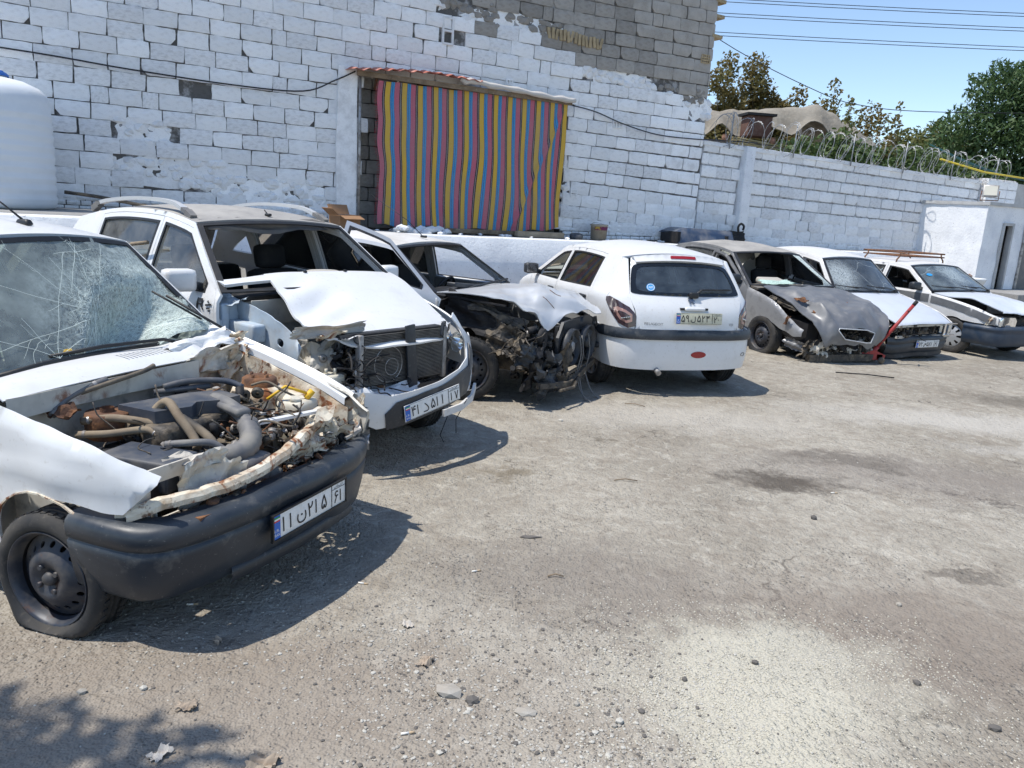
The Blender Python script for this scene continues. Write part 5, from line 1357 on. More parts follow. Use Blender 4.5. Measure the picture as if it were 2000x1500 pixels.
f, L = c.hoodf; b = B(); c.strip_panel('x', [], f, L, [(.90, -1.0), (.97, -1.02), (.99, -.54), (.90, -.54)], (), .05, .02, h2, b=b); c.build(b, 'bonnet_corner', [white])
b = B(); scrap(b, Vector(h2(Vector(f(.24, -.62)))) + Vector((.02, 0, .01)), (.05, .16, .02), (.08, -.04, .03), 9, 6, .03, 3, 1, .5); scrap(b, Vector(h2(Vector(f(.18, -.5)))) + Vector((.04, 0, .015)), (.02, .13, .0), (.06, 0, .02), 7, 5, .012, 5, 0, .2); c.build(b, 'torn_bonnet_edge', [white, rusty])
for y in (-.12, .36): 
    b = B(); q = h2(Vector(f(.985, y))) + Vector((0, 0, .008)); b.box(q, (.02, .025, .015), None, 0, .004); c.build(b, 'washer_jet', [darkpl])
c.fender(1, white, lambda p: p + Vector((-.10 * sstep(-.5, -.1, p.x), 0, 0)))
b = B(); tangle(b, (-.22, -.30, .66), (.03, .10, .12), 16, (.003, .008), 77, 0, .2); tangle(b, (-.24, -.02, .50), (.03, .3, .04), 14, (.002, .005), 78, 0, .2); c.build(b, 'torn_wiring', [blackm])
# left headlamp
def lampgeo(sd, x0, dx, y0, y1, z0, z1):
    def f(a, z):
        t = (a - y0) / (y1 - y0); return (x0 - dx * t ** 1.6, sd * a, z)
    return f
b = B(); f_ = lampgeo(1, -.17, .42, .42, .80, 0, 0); pl = [(.44, .82), (.56, .70), (.68, .60), (.765, .58), (.79, .66), (.77, .78), (.70, .86), (.56, .90), (.46, .90)]
panel(b, pl, f_, (), .06, 0, None, True); o = c.build(b, 'headlamp', [lamp])
b = B(); panel(b, [(a, z) for a, z in pl], lambda a, z: tuple(Vector(f_(a, z)) + Vector((-.06, -.01, 0))), (), .08, .02, None, True, 0); b.lathe([(.0, 0), (.05, .015), (.07, .05)], 16, Matrix.Translation((-.36, .70, .72)) @ Matrix.Rotation(pi / 2, 4, 'Y'), 1); b.lathe([(.0, 0), (.03, .01), (.045, .04)], 16, Matrix.Translation((-.27, .60, .78)) @ Matrix.Rotation(pi / 2, 4, 'Y'), 1); c.build(b, 'headlamp_bowl', [blackpl, hl], o)
# dangling bumper cover
def tilt2(p):
    a = radians(9.0); y0 = .62; z0 = .62
    y = p.y - y0; z = p.z - z0
    return Vector((p.x - .10 + .02 * sstep(.1, -.5, p.y) + .010 * N(p, 6, 2), y0 + .05 + y * cos(a) - z * sin(a), z0 + .15 + y * sin(a) + z * cos(a) + .008 * N(p, 5, 4)))
def bump2(a, q):     # a along y, q height
    x = .06 - .34 * (abs(a) / .8) ** 2.6 + .05 * (1 - ((q - .45) / .25) ** 2)
    return (x, a, q)
b = B()
pl = [(-.50, .36), (-.42, .30), (-.30, .29), (.30, .29), (.52, .27), (.74, .20), (.82, .30), (.83, .48), (.82, .60), (.74, .60), (.66, .64), (.58, .72), (.53, .84), (.47, .82), (.53, .72), (.56, .62), (.50, .53), (.36, .49), (.0, .485), (-.30, .50), (-.44, .56), (-.60, .60), (-.58, .54), (-.46, .47), (-.58, .43)]
panel(b, pl, bump2, [[(.44, .32), (.66, .27), (.69, .40), (.60, .44), (.48, .41)]], .04, .008, tilt2, True); c.build(b, 'front_bumper', [white])
b = B(); pl = [(-.36, .28), (.46, .28), (.60, .44), (.66, .52), (.60, .60), (.50, .47), (.2, .455), (-.28, .455), (-.37, .40)]
panel(b, pl, lambda a, q: tuple(Vector(bump2(a, q)) + Vector((.012, 0, 0))), (), .06, .008, tilt2, True); c.build(b, 'bumper_insert', [bumperm])
b = B(); panel(b, [(.50, .42), (.66, .40), (.68, .52), (.60, .57)], lambda a, q: tuple(Vector(bump2(a, q)) + Vector((.018, 0, 0))), (), .06, .004, tilt2, True); c.build(b, 'fog_lamp_trim', [greym])
b = B(); P_ = [(-.04, .30, .30), (-.06, .50, .31), (-.12, .68, .34), (-.20, .80, .40)]
for a_, e_ in zip(P_, P_[1:]): b.beam(a_, e_, .02, .05)
c.build(b, 'hanging_trim', [white2])
b = B(); b.tube([(-.05, .38, .34), (-.06, .36, .25), (-.1, .34, .12), (-.12, .40, .05)], .003, 5); b.tube([(-.05, .55, .36), (-.12, .52, .2), (-.15, .56, .08)], .003, 5); c.build(b, 'loose_wire', [blackm])
b = B(); scrap(b, (-.22, -.10, .49), (.05, .62, 0), (.20, 0, -.05), 14, 6, .03, 22, 0, .3); scrap(b, (-.2, -.36, .50), (.12, .22, .02), (.16, -.05, -.02), 8, 7, .05, 24, 0, .4); c.build(b, 'torn_bumper_liner', [white])
q = tilt2(Vector(bump2(.02, .365))) + Vector((.03, 0, 0)); plate(c, q, '۴۱', 'د', '۵۱۱', '۱۷', Matrix.Rotation(radians(9), 3, 'X') @ RX, frame=False)
c.wheel(-.75, 1, R=.285, steer=-.15); c.wheel(-.78, -1, R=.285, y=.74, steer=-.1); c.wheel(-3.16, 1, R=.285); c.wheel(-3.16, -1, R=.285)
# door decals
b = B(); y_ = lambda a, z: -c.side(a, z) - .005
def stripd(pl): 
    panel(b, pl, lambda a, z: (a, y_(a, z), z), (), .05, .001)
x0, z0 = -1.10, .92
def dq(u, v): return (-1.27 + u, .955 + v)
for pl in ([(0, 0), (.018, 0), (.03, .05), (.012, .05)], [(.012, .05), (.03, .05), (.085, .062), (.085, .076), (.02, .076)], [(.085, .04), (.085, .076), (.068, .066), (.065, .05)], [(.03, .028), (.08, .036), (.085, .048), (.035, .042)], [(.055, .03), (.075, .0), (.092, .0), (.072, .034)],
           [(.115, .03), (.19, .042), (.192, .054), (.117, .042)], [(.125, .008), (.17, .016), (.172, .026), (.127, .018)], [(.15, -.006), (.165, -.004), (.168, .012), (.153, .010)], [(.15, .052), (.165, .055), (.15, .072), (.138, .062)]): stripd([dq(*q) for q in pl])
c.build(b, 'door_decal', [ink])
b = B(); b.tube([(-2.55, -.80, 1.15), (-2.40, -.81, 1.24), (-2.22, -.80, 1.31), (-2.02, -.78, 1.335)], .014, 6); c.build(b, 'torn_weatherstrip', [hosebr])
# ---------------------------------------------------------------- car 3 : silver saloon with its front torn off
c = Car('wrecked_car', 'silver saloon with crumpled bonnet, exposed cooling fans and open front door', (.75, 7.4, -25), P405, pitchT(-.6, -.02)); c3 = c
c.body(silver_lt, roofm=dusttop)
c.underbody()[1].build('firewall', [blackm], c.root, c.T)
for sd in (1, -1):
    for k in (0, 1):
        if sd < 0 and k == 0: c.door(-1, 0, silver_lt, None, hinge=.55, tilt=.24, trimc=trimm)
        else: c.door(sd, k, silver_lt, None if k == 0 else glassd, trimc=trimm)
c.trunk(silver_lt); c.rear_glass(glassd); c.interior(dashm=darkpl, wheel=True); c.windscreen(None)
b = B(); b.tube([(-2.0, .06, 1.415), (-2.16, .02, 1.56), (-2.62, -.08, 1.83)], lambda t: .005 - .003 * t, 5); b.box((-1.99, .06, 1.415), (.07, .03, .025), None, 0, .008); c.build(b, 'aerial', [darkpl])
b = B(); b.box((-1.30, .05, .965), (.10, 1.15, .045), Matrix.Rotation(-.10, 3, 'X'), 0, .012); b.box((-1.36, -.35, .95), (.12, .4, .04), Matrix.Rotation(.1, 3, 'X'), 0, .01); b.tube([(-1.26, -.55, .93), (-1.22, -.2, .99), (-1.20, .5, 1.03)], .012, 6); c.build(b, 'scuttle_trim', [blackpl])
g3 = [[(-1.30, -.78, .97), (-1.30, -.4, .975), (-1.28, 0, .98), (-1.28, .4, .98), (-1.28, .75, .96)], [(-.97, -.76, .99), (-.95, -.38, 1.00), (-.92, 0, 1.01), (-.92, .4, 1.01), (-.95, .76, .96)], [(-.62, -.68, .96), (-.66, -.35, .95), (-.62, 0, 1.03), (-.62, .35, 1.01), (-.62, .72, .95)],
      [(-.46, -.58, .89), (-.47, -.32, .84), (-.40, -.02, .97), (-.36, .30, .96), (-.36, .66, .90)], [(-.38, -.50, .84), (-.35, -.30, .69), (-.24, .0, .82), (-.14, .3, .83), (-.10, .55, .81)]]
pf3 = patch(g3)
def h3(u, v):
    p = pf3(u, v); k = sstep(.1, .5, u)
    def tri(q): return abs((q % 1.0) - .5) * 2 - .5
    p = p + Vector((0, 0, 1)) * k * (.030 * tri(u * 2.2 + v * 1.7) + .022 * tri(u * 3.1 - v * 3.3 + .3) + .02 * tri(v * 4.1 + .2) * u + .012 * N(p, 9, 2)) + Vector((.02 * N(p, 6, 3), .015 * N(p, 6, 8), 0)) * k
    return tuple(p)
b = B(); panel(b, [(0, -.0), (1.25 * .0, 1.5), (.7, 1.5), (1.1, 1.46), (1.25, 1.32), (1.22, 1.0), (1.25, .6), (1.22, .42), (1.25, .28), (1.16, .08), (.8, .0), (.4, .01)], lambda a, e: h3(a / 1.25, e / 1.5), (), .022, .008, None, False)
c.build(b, 'bonnet', [silver])
b = B(); 
for u_, v_, L_ in ((.74, .40, .16), (.66, .56, .12)): b.tube([Vector(h3(u_ + q * L_ * .5, v_ + .015 * q)) + Vector((0, 0, .003)) for q in (-1, -.4, .3, 1)], .003, 5)
c.build(b, 'bare_metal_crease', [rust])
b = B()
for y in (-.72, -.35, .3): b.beam((-1.2, y, .94), (-.62, y + .02, .91), .03, .015)
c.build(b, 'bonnet_frame', [blackm])
def f3(p):
    k = sstep(-1.1, -.5, p.x)
    return p + Vector((-.18 * k, .10 * k * N(p, 4, 1) + .08 * k, -.10 * k + .05 * N(p, 7, 6) * k))
c.fender(1, silver_lt, lambda p: p + Vector((-.12 * sstep(-.7, -.2, p.x), 0, .04 * N(p, 5, 2) * sstep(-.8, -.2, p.x))))
b = B(); scrap(b, (-.95, -.66, .78), (.6, .10, -.12), (.02, .02, .30), 14, 9, .07, 3, 0, .3); scrap(b, (-.62, -.66, .60), (.34, .04, -.10), (.03, .04, .30), 10, 9, .08, 6, 1, .4); scrap(b, (-.72, -.62, .82), (.5, .12, -.16), (.0, .10, .04), 12, 4, .05, 8, 2, .3)
c.build(b, 'crushed_wing', [blackm, engm, engm])
b = B()
b.box((-.75, -.05, .46), (.55, .95, .36), None, 0, .04); parts_junk(b, (-.56, -.42, .56), (.16, .26, .14), 80, 41, (0, 2, 2, 2, 1), (.02, .09)); parts_junk(b, (-.40, -.55, .40), (.12, .18, .14), 60, 42, (0, 2, 2), (.02, .08)); tangle(b, (-.46, -.48, .54), (.12, .26, .10), 46, (.002, .007), 41, (0, 2, 2), .22)
b.lathe([(.0, 0), (.03, .01), (.07, .01), (.085, .0), (.085, -.03)], 20, Matrix.Translation((-.30, -.52, .64)) @ Matrix.Rotation(pi / 2, 4, 'Y'), 2)
c.build(b, 'engine', [engm, alu, blackm])
b = B()
for k, (x, y, z, s_) in enumerate([(-.30, -.60, .44, .26), (-.26, -.48, .34, .3), (-.30, -.70, .34, .24), (-.34, -.38, .56, .2), (-.40, -.36, .36, .26), (-.22, -.62, .24, .26), (-.24, -.44, .22, .24), (-.34, -.78, .50, .2)]):
    scrap(b, (x, y, z), (.05, s_, .06 * (-1) ** k), (.06, -.03, s_ * 1.1), 9, 9, .09, 60 + k, k % 2, .5)
c.build(b, 'crushed_front_metal', [blackm, blackpl])
# twin cooling fans in their shroud
b = B(); fx = -.22; tf = lambda a, z: (fx + .04 * a, a, z)
hs = [circ(-.12, .52, .155, 24), circ(.265, .52, .155, 24)]
panel(b, [(-.30, .30), (.46, .30), (.48, .72), (.40, .78), (-.22, .76), (-.32, .62)], tf, hs, .07, .03); sh = c.build(b, 'fan_shroud', [blackpl])
for y in (-.12, .265):
    b = B(); M_ = Matrix.Translation((fx + .05 + .04 * y, y, .52)) @ Matrix.Rotation(pi / 2, 4, 'Y')
    b.lathe([(.158, -.04), (.166, .03), (.176, .03), (.176, -.02)], 32, M_, 0); b.lathe([(0, .02), (.045, .02), (.055, .005), (.055, -.04)], 18, M_, 1 if y < 0 else 0)
    for k in range(6):
        a = 2 * pi * k / 6 + y; R_ = Matrix.Rotation(a, 4, 'Z')
        b.add([M_ @ R_ @ Vector(v) for v in ((.05, -.025, .0), (.05, .025, -.025), (.150, .055, -.03), (.152, -.02, .008))], [(0, 1, 2, 3), (3, 2, 1, 0)], 0, False)
    for k in range(4):
        a = 2 * pi * k / 4 + .4; b.tube([M_ @ Vector((.05 * cos(a), .05 * sin(a), -.05)), M_ @ Vector((.165 * cos(a), .165 * sin(a), -.05))], .008, 5, 0)
    c.build(b, 'cooling_fan', [blackpl, alu], sh)
b = B(); b.box((fx - .06, .08, .52), (.03, .72, .40), None, 0); b.box((fx - .04, .32, .52), (.05, .10, .46), None, 0)
for k in range(20): b.box((fx - .04, .08, .34 + k * .018), (.01, .7, .006), None, 1)
c.build(b, 'radiator', [blackm, engm])
b = B(); scrap(b, (-.16, -.26, .44), (.02, .14, .02), (.02, .02, .32), 6, 9, .06, 71, 0, .3); b.beam((-.22, -.75, .24), (-.10, -.30, .20), .05, .05); b.beam((-.10, -.30, .20), (-.16, .45, .30), .05, .06); b.beam((-.13, -.30, .29), (-.16, .46, .315), .02, .02)
for k in range(9): b.beam((-.12 - .01 * k, -.25 + .07 * k, .27), (-.12 - .01 * k, -.27 + .07 * k, .18), .02, .03)
b.tube([(-.06, -.62, .20), (-.03, -.35, .19), (-.08, -.12, .24)], .014, 6); c.build(b, 'lower_crossmember', [engm])
b = B(); b.tube([(-.22, .50, .72), (-.35, .62, .74), (-.6, .70, .80)], .03, 8); parts_junk(b, (-.25, .58, .56), (.07, .12, .12), 24, 46, (0,), (.03, .10)); b.box((-.18, .62, .46), (.12, .2, .06), None, 0, .02)
for k in range(6): b.tube([(-.22, .44 + .04 * k, .74), (-.2, .46 + .04 * k, .62), (-.22, .45 + .04 * k, .5)], .008, 5)
c.build(b, 'lamp_carrier', [blackpl])
b = B()
for k, (y, dx) in enumerate([(-.06, .10), (.0, .03), (.18, .10)]):
    b.tube([(-.14, y, .30), (-.10, y - .02, .20), (-.06 + dx * .3, y - .05, .08), (-.02 + dx, y - .06 - .02 * k, .012), (.06 + dx, y - .02, .008)], .007, 6, spline=5)
    b.tube([(-.13, y + .02, .62), (-.10, y + .02, .45), (-.12, y, .28)], .006, 6, spline=4)
c.build(b, 'hanging_wire', [greym])
c.wheel(-.93, -1, R=.29, y=.86, steer=.45); c.wheel(-.83, 1, R=.29); c.wheel(-3.5, 1, R=.29); c.wheel(-3.5, -1, R=.29)

# ---------------------------------------------------------------- car 4 : white hatchback, tail to the camera
c = Car('hatchback_car', 'undamaged looking white hatchback parked tail first with smoked tail lamps', (.65, 11.50, 107), P206); c4 = c
c.body(white, roofm=white, res=.05); c.underbody()[1].build('firewall', [blackm], c.root)
for sd in (1, -1):
    for k in (0, 1): c.door(sd, k, white, (tint if k == 1 else None) if sd > 0 else glass, trimc=trimm)
    c.fender(sd, white)
c.windscreen(glass); c.interior(dashm=trimm); c.hoodpanel(white)
for sd in (1, -1): c.mirror(sd, blackpl, x=-1.22)
c.sweep('front_bumper', [white], [(-.45, -.80, .42), (-.2, -.72, .42), (0, -.4, .42), (.02, 0, .42), (0, .4, .42), (-.2, .72, .42), (-.45, .80, .42)], [(-.05, -.2), (0, -.15), (.02, 0), (.02, .15), (-.03, .24)])
rp = [(-3.20, .822), (-3.45, .808), (-3.62, .775), (-3.735, .69), (-3.795, .56), (-3.825, .36), (-3.835, 0)]
rp = [Vector((a, e, 0)) for a, e in rp]; RPc = cat(rp + [Vector((p.x, -p.y, 0)) for p in rp[-2::-1]], 8); RPL = [0]
for a_, e_ in zip(RPc, RPc[1:]): RPL.append(RPL[-1] + (e_ - a_).length)
RPM = RPL[-1] / 2
def rper(d, z, off=0.0, lean=0.0):
    """point on the tail perimeter; d = arc length from the middle, + to the car's left"""
    q = max(0, min(RPL[-1] - 1e-6, RPM - d)); i = 0
    while i < len(RPL) - 2 and RPL[i + 1] < q: i += 1
    k = (q - RPL[i]) / max(1e-9, RPL[i + 1] - RPL[i]); p = RPc[i].lerp(RPc[i + 1], k); t_ = RPc[i + 1] - RPc[i]
    n_ = Vector((-t_.y, t_.x, 0)).normalized() * -1
    if n_.x > .2 or (abs(p.y) > .5 and n_.y * p.y < 0): n_ = -n_
    bul = .028 * (1 - ((z - .48) / .24) ** 2) if z < .72 else 0
    return p + n_ * (off + max(-.03, bul)) + Vector((lean, 0, z))
HE = [(-3.385, 1.335, .545), (-3.50, 1.20, .58), (-3.67, .97, .625), (-3.755, .82, .585), (-3.775, .645, .585)]
f, L = c.strip(HE, lambda u: .045 * (1 - u) ** 2, .97, -.085)
def corner(k, z, sd=1, off=0.0):
    xs_ = interp([(.58, -3.485), (.80, -3.475), (.96, -3.465), (1.15, -3.425), (1.335, -3.365)], z); A_ = Vector((xs_, c.side(xs_, z) - .002))
    xh = interp([(q[1], q[0]) for q in HE][::-1], z); yh = interp([(q[1], q[2]) for q in HE][::-1], z); B_ = Vector((xh + .006, yh + .004)); K_ = Vector((lerp(A_.x, B_.x, .78), lerp(A_.y, B_.y, .12)))
    q = A_ * (1 - k) ** 2 + K_ * 2 * k * (1 - k) + B_ * k * k; d = (K_ - A_) * (1 - k) + (B_ - K_) * k; n_ = Vector((d.y, -d.x)).normalized()
    if n_.y < 0 and n_.x > 0: n_ = -n_
    q = q + n_ * off
    return (q.x, sd * q.y, z)
for sd in (1, -1):
    b = B(); panel(b, [(0, .60), (.5, .60), (1, .62), (1, 1.325), (.5, 1.335), (0, 1.335)], lambda k, z: corner(k, z, sd), (), .07, .012, None, sd < 0); c.build(b, 'rear_quarter', [white])
hg = [(.10, 0), (.10, .7), (.115, .90), (.19, .965), (.45, .985), (.525, .93), (.545, .5), (.55, 0), (.545, -.5), (.525, -.93), (.45, -.985), (.19, -.965), (.115, -.90), (.10, -.7)]
hg = [tuple(q)[:2] for q in cat([(a, e, 0) for a, e in hg], 4, True)]
hatch = c.strip_panel('tailgate', [white], f, L, [(0, -.97), (0, .97), (.5, 1.0), (.98, 1.0), (1.0, .9), (1.0, -.9), (.98, -1.0), (.5, -1)], [hg], .05, .02, W=1.28)
gi = [tuple(q)[:2] for q in cat([(a, e, 0) for a, e in [(.145, 0), (.145, .60), (.155, .80), (.22, .88), (.42, .90), (.49, .82), (.508, .5), (.51, 0), (.508, -.5), (.49, -.82), (.42, -.90), (.22, -.88), (.155, -.80), (.145, -.60)]], 4, True)]
off = lambda u, t: tuple(Vector(f(u, t)) + Vector((-.006, 0, .003)))
c.strip_panel('window_border', [frit], off, L, hg, [gi], .06, .006, W=1.28, parent=hatch); 
c.strip_panel('rear_window', [glassm('blue_tinted_rear_glass', (.30, .36, .40), 1.0, .30, (.22, .28, .33))], f, L, gi, (), .1, 0, W=1.28, parent=hatch)
b = B(); c.strip_panel('x', [], lambda u, t: tuple(Vector(f(u, t)) + Vector((-.03 - .0 * t, 0, .012))), L, [(-.05, -.97), (-.05, .97), (.085, .90), (.085, -.90)], (), .06, .028, W=1.28, b=b); c.build(b, 'roof_spoiler', [white], hatch)
b = B(); c.strip_panel('x', [], lambda u, t: tuple(Vector(f(u, t)) + Vector((-.036, 0, .016))), L, rrect(.020, -.26, .058, .26, .015), (), .05, .012, W=1.28, b=b); c.build(b, 'brake_light', [red], hatch)
b = B(); a_ = Vector(f(.53, -.05)) + Vector((-.03, 0, 0)); e_ = Vector(f(.44, -.78)) + Vector((-.035, 0, 0)); b.tube([a_, Vector(f(.45, -.22)) + Vector((-.05, 0, .0)), e_], .011, 6); b.tube([Vector(f(.46, -.18)) + Vector((-.03, 0, 0)), e_ + Vector((0, -.02, 0))], .007, 6); b.box(a_, (.04, .10, .06), None, 0, .015); c.build(b, 'rear_wiper', [darkpl], hatch)
b = B(); panel(b, circ(0, 0, .043, 24), lambda a, z: tuple(Vector(f(.44 - z / L, .66 + a / .6)) + Vector((-.004, 0, .002))), (), .03, .001); st = c.build(b, 'round_sticker', [mat('sticker_blue', (.03, .28, .62), .4)], hatch)
b = B(); 
v, ff = text_geo('ABS', .022, .05); b.add([tuple(Vector(f(.44 - (p[1] - .011) / L, .66 - (p[0] - .025) / .6)) + Vector((-.0065, 0, .003))) for p in v], ff)
panel(b, circ(0, 0, .038, 24), lambda a, z: tuple(Vector(f(.44 - z / L, .66 + a / .6)) + Vector((-.0065, 0, .003))), [circ(0, 0, .033, 24)], .03, .0005); c.build(b, 'sticker_lettering', [platew], st)
# emblem, lettering, handle, plate
def onh(u0, y0, off=.006):
    return lambda a, z: tuple(Vector(f(u0 - z / L, y0 + a / .65)) + Vector((-off, 0, 0)))
lion = [(-.030, .030), (-.012, .042), (.004, .038), (.010, .028), (.028, .034), (.034, .024), (.020, .018), (.026, .004), (.040, .000), (.036, -.010), (.018, -.006), (.022, -.022), (.036, -.036), (.020, -.040), (.006, -.024), (-.004, -.012), (-.008, -.030), (-.020, -.042), (-.032, -.038), (-.020, -.026), (-.018, -.008), (-.034, -.004), (-.040, .006), (-.026, .008), (-.020, .016), (-.036, .020)]
b = B(); panel(b, [(-a, z) for a, z in lion], onh(.60, .0, .008), (), .03, .006); c.build(b, 'lion_emblem', [mat('dark_chrome', (.22, .25, .30), .25, .8)], hatch)
def letter(tx, h, w_, u0, y0, m, nm, flipx=-1):
    v, ff = text_geo(tx, h, w_); q = onh(u0, 0, .0025); b = B(); b.add([q(y0 - p[0], p[1]) for p in v], ff); return c.build(b, nm, [m], hatch)
letter('PEUGEOT', .024, .21, .925, .56, greym, 'maker_lettering'); letter('V20', .026, .06, .925, -.50, greym, 'trim_lettering')
b = B(); b.box(Vector(f(.715, -.03)) + Vector((-.02, 0, 0)), (.04, .22, .032), None, 0, .010); c.build(b, 'tailgate_handle', [white], hatch)
b = B(); b.box(Vector(f(.715, .17)) + Vector((-.008, 0, 0)), (.02, .07, .02)); b.box(Vector(f(.715, -.23)) + Vector((-.008, 0, 0)), (.02, .07, .02)); c.build(b, 'plate_lamp', [darkpl], hatch)
q = Vector(f(.83, .0)) + Vector((-.020, -.06, 0)); plate(c, q, '۵۹', 'ل', '۵۲۳', '۲۰', Matrix.Rotation(.10, 3, 'Y') @ RB, m=platey, frame=False)
# bumper, strip, lamps
b = B(); D = RPM - .02
pl = [(-D, .30), (-D + .3, .265), (-.3, .25), (.3, .25), (D - .3, .265), (D, .30), (D, .56), (D - .22, .655), (-D + .22, .655), (-D, .56)]
panel(b, pl, lambda a, z: tuple(rper(a, z)), [circ(.36, .245, .075, 14, .05), ][:0], .06, .012, None, True); bp = c.build(b, 'rear_bumper', [white])
b = B(); DD = RPM - .22; panel(b, [(-DD, .60), (-DD + .06, .565), (DD - .06, .565), (DD, .60), (DD - .02, .65), (DD - .08, .668), (-DD + .08, .668), (-DD + .02, .65)], lambda a, z: tuple(rper(a, z, .018 + .016 * (1 - ((z - .615) / .055) ** 2))), (), .05, .02, None, True); c.build(b, 'bumper_strip', [bumperm], bp)
b = B(); panel(b, circ(-.10, .415, .085, 20, .034), lambda a, z: tuple(rper(a, z, .006)), (), .04, .008, None, True); c.build(b, 'rear_fog_lamp', [red], bp)
b = B(); panel(b, circ(-.66, .41, .035, 16, .022), lambda a, z: tuple(rper(a, z, .004)), [circ(-.66, .41, .025, 12, .013)], .03, .005, None, True); c.build(b, 'towing_eye_cap', [alu], bp)
b = B(); q = rper(.34, .26); b.tube([q + Vector((.18, 0, .02)), q + Vector((.02, 0, .0)), q + Vector((-.06, .0, -.03))], .028, 14); c.build(b, 'exhaust_pipe', [alu])
for sd in (1, -1):
    pl = [(1.03, .79), (1.03, .69), (.80, .665), (.50, .70), (.20, .81), (-.02, .91), (.0, .945), (.20, .955), (.55, .925), (.88, .87)]
    b = B(); panel(b, pl, lambda k, z: corner(k, z, sd, .010), (), .04, .02, None, sd < 0); o = c.build(b, 'tail_lamp', [tail])
    b = B(); pl2 = [(.92, .80), (.92, .73), (.76, .71), (.55, .74), (.36, .81), (.34, .85), (.5, .865), (.75, .84)]; pl3 = [(.86, .785), (.86, .75), (.74, .735), (.58, .765), (.47, .81), (.52, .83), (.7, .815)]
    panel(b, pl2, lambda k, z: corner(k, z, sd, .014), [pl3], .04, .004, None, sd < 0); c.build(b, 'lamp_ring', [tail2], o)
    b = B()
    for q_ in range(6): b.box(corner(.60 + .05 * q_, .755 + .004 * q_, sd, .014), (.012, .012, .012), None, 0, .003)
    c.build(b, 'led_row', [hl], o)
b = B(); y4 = lambda x, z: c.side(x, z) + .002; M_ = Matrix.Translation((-2.82, y4(-2.82, .80), .80)) @ Matrix.Rotation(-pi / 2, 4, 'X'); b.lathe([(.0, .006), (.03, .006), (.036, 0)], 16, M_); c.build(b, 'door_lock', [blackpl])
c.wheel(-3.22, 1, 'alloy', R=.288, w=.185, y=.81); c.wheel(-3.22, -1, 'alloy', R=.288, w=.185, y=.81); c.wheel(-.78, 1, 'alloy', R=.288); c.wheel(-.78, -1, 'alloy', R=.288)

# ---------------------------------------------------------------- car 5 : grey saloon, crushed nose
T5 = pitchT(-3.4, -.135)
c = Car('wrecked_car', 'dark grey saloon with buckled bonnet, collapsed nose and shattered windscreen', (4.589, 10.66, -67.5), SAMAND, T5); c5 = c
c.body(greyp, roofm=greyroof, roofdisp=lambda p: p + Vector((0, 0, -.05 * exp(-((p.x + 2.2) ** 2 / .06 + (p.y + .15) ** 2 / .12)) + .02 * N(p, 4, 1))))
c.underbody()[1].build('firewall', [blackm], c.root, c.T)
for sd in (1, -1):
    for k in (0, 1): c.door(sd, k, greyp, (glassd if k else None) if sd < 0 else glass, trimc=trimm, hinge=.10 if sd < 0 and k == 0 else 0)
c.mirror(-1, blackpl); c.trunk(greyp); c.rear_glass(glass); c.interior(dashm=trimm)
b = B(); b.box((-1.52, -.20, 1.0), (.30, .42, .10), Matrix.Rotation(.15, 3, 'Y'), 0, .04); c.build(b, 'airbag', [beige])
c.windscreen(glassm('torn_windscreen', (.6, .7, .68), .9, .5, (.55, .62, .6), mkcrack((-1.7, .55, 1.2), .7, 12, 3.0)), None, poly=[(0, 1), (1, 1), (1, .70), (.75, .78), (.5, .80), (.2, .86), (.05, .72), (.04, .4), (0, .38)], seal=True)
b = B(); scrap(b, (-1.33, -.28, 1.035), (.05, .50, .02), (-.22, .0, .03), 12, 6, .02, 3, 0, .3); c.build(b, 'shattered_glass_sheet', [glassm('green_shards', (.5, .62, .58), .8, .7, (.48, .62, .56), mkcrack((-1.33, -.3, 1.0), .5, 22, 8))])
def n5(p):
    k = sstep(-1.15, -.2, p.x)
    tri = lambda q_: abs((q_ % 1.0) - .5) * 2 - .5
    q = p + Vector((.03 * N(p, 5, 3), .03 * N(p, 4, 9), .055 * tri(p.x * 1.9 + p.y * 1.3) + .04 * tri(p.x * 1.3 - p.y * 2.6 + .2) + .028 * tri(p.y * 3.3 + .4) + .014 * N(p, 9, 2))) * (.25 + k * .7)
    # deep fold running down the near side
    d = p.y - (-.42 + .10 * (p.x + .6)); fold = exp(-(d / .09) ** 2) * sstep(-1.1, -.75, p.x)
    q.z += .045 * fold
    near = sstep(-.30, -.62, p.y) * sstep(-1.0, -.45, p.x); q.z -= .05 * near; q.y += .10 * near
    return q
f, L = c.strip([(-.04, .37, .58), (-.02, .50, .66), (-.07, .66, .74), (-.28, .82, .79), (-.6, .90, .80), (-.95, .955, .79), (-1.26, .985, .76)], lambda u: lerp(.03, .03, u), 1, lambda u: .10 * (1 - u))
hd = [(.0, -.80), (.22, -.98), (.5, -.92), (.75, -.86), (.97, -.82), (1, 1), (.3, 1), (0, .9)]
gr = [(.055, -.30), (.045, .34), (.07, .46), (.155, .50), (.165, .3), (.165, -.40), (.14, -.44)]
bn = c.strip_panel('bonnet', [greyp], f, L, hd, [gr], .032, .012, n5, W=1.5)
b = B(); panel(b, [(a, e * .75) for a, e in []] or [(0, 0), (1, 0), (1, 1)], lambda a, e: (0, 0, 0)) if False else None
ring = [Vector(n5(Vector(f(u + .0, t)))) + Vector((.012, 0, 0)) for u, t in gr]; b.tube(ring, .008, 6, closed=True); c.build(b, 'grille_surround', [silver], bn)
b = B(); parts_junk(b, (-.12, .03, .50), (.03, .30, .06), 26, 51, (0, 1), (.02, .07)); tangle(b, (-.10, .03, .50), (.03, .3, .06), 14, (.003, .006), 51, (0, 1), .2); b.box((-.2, 0, .48), (.03, .8, .3)); c.build(b, 'radiator_remains', [blackm, engm])
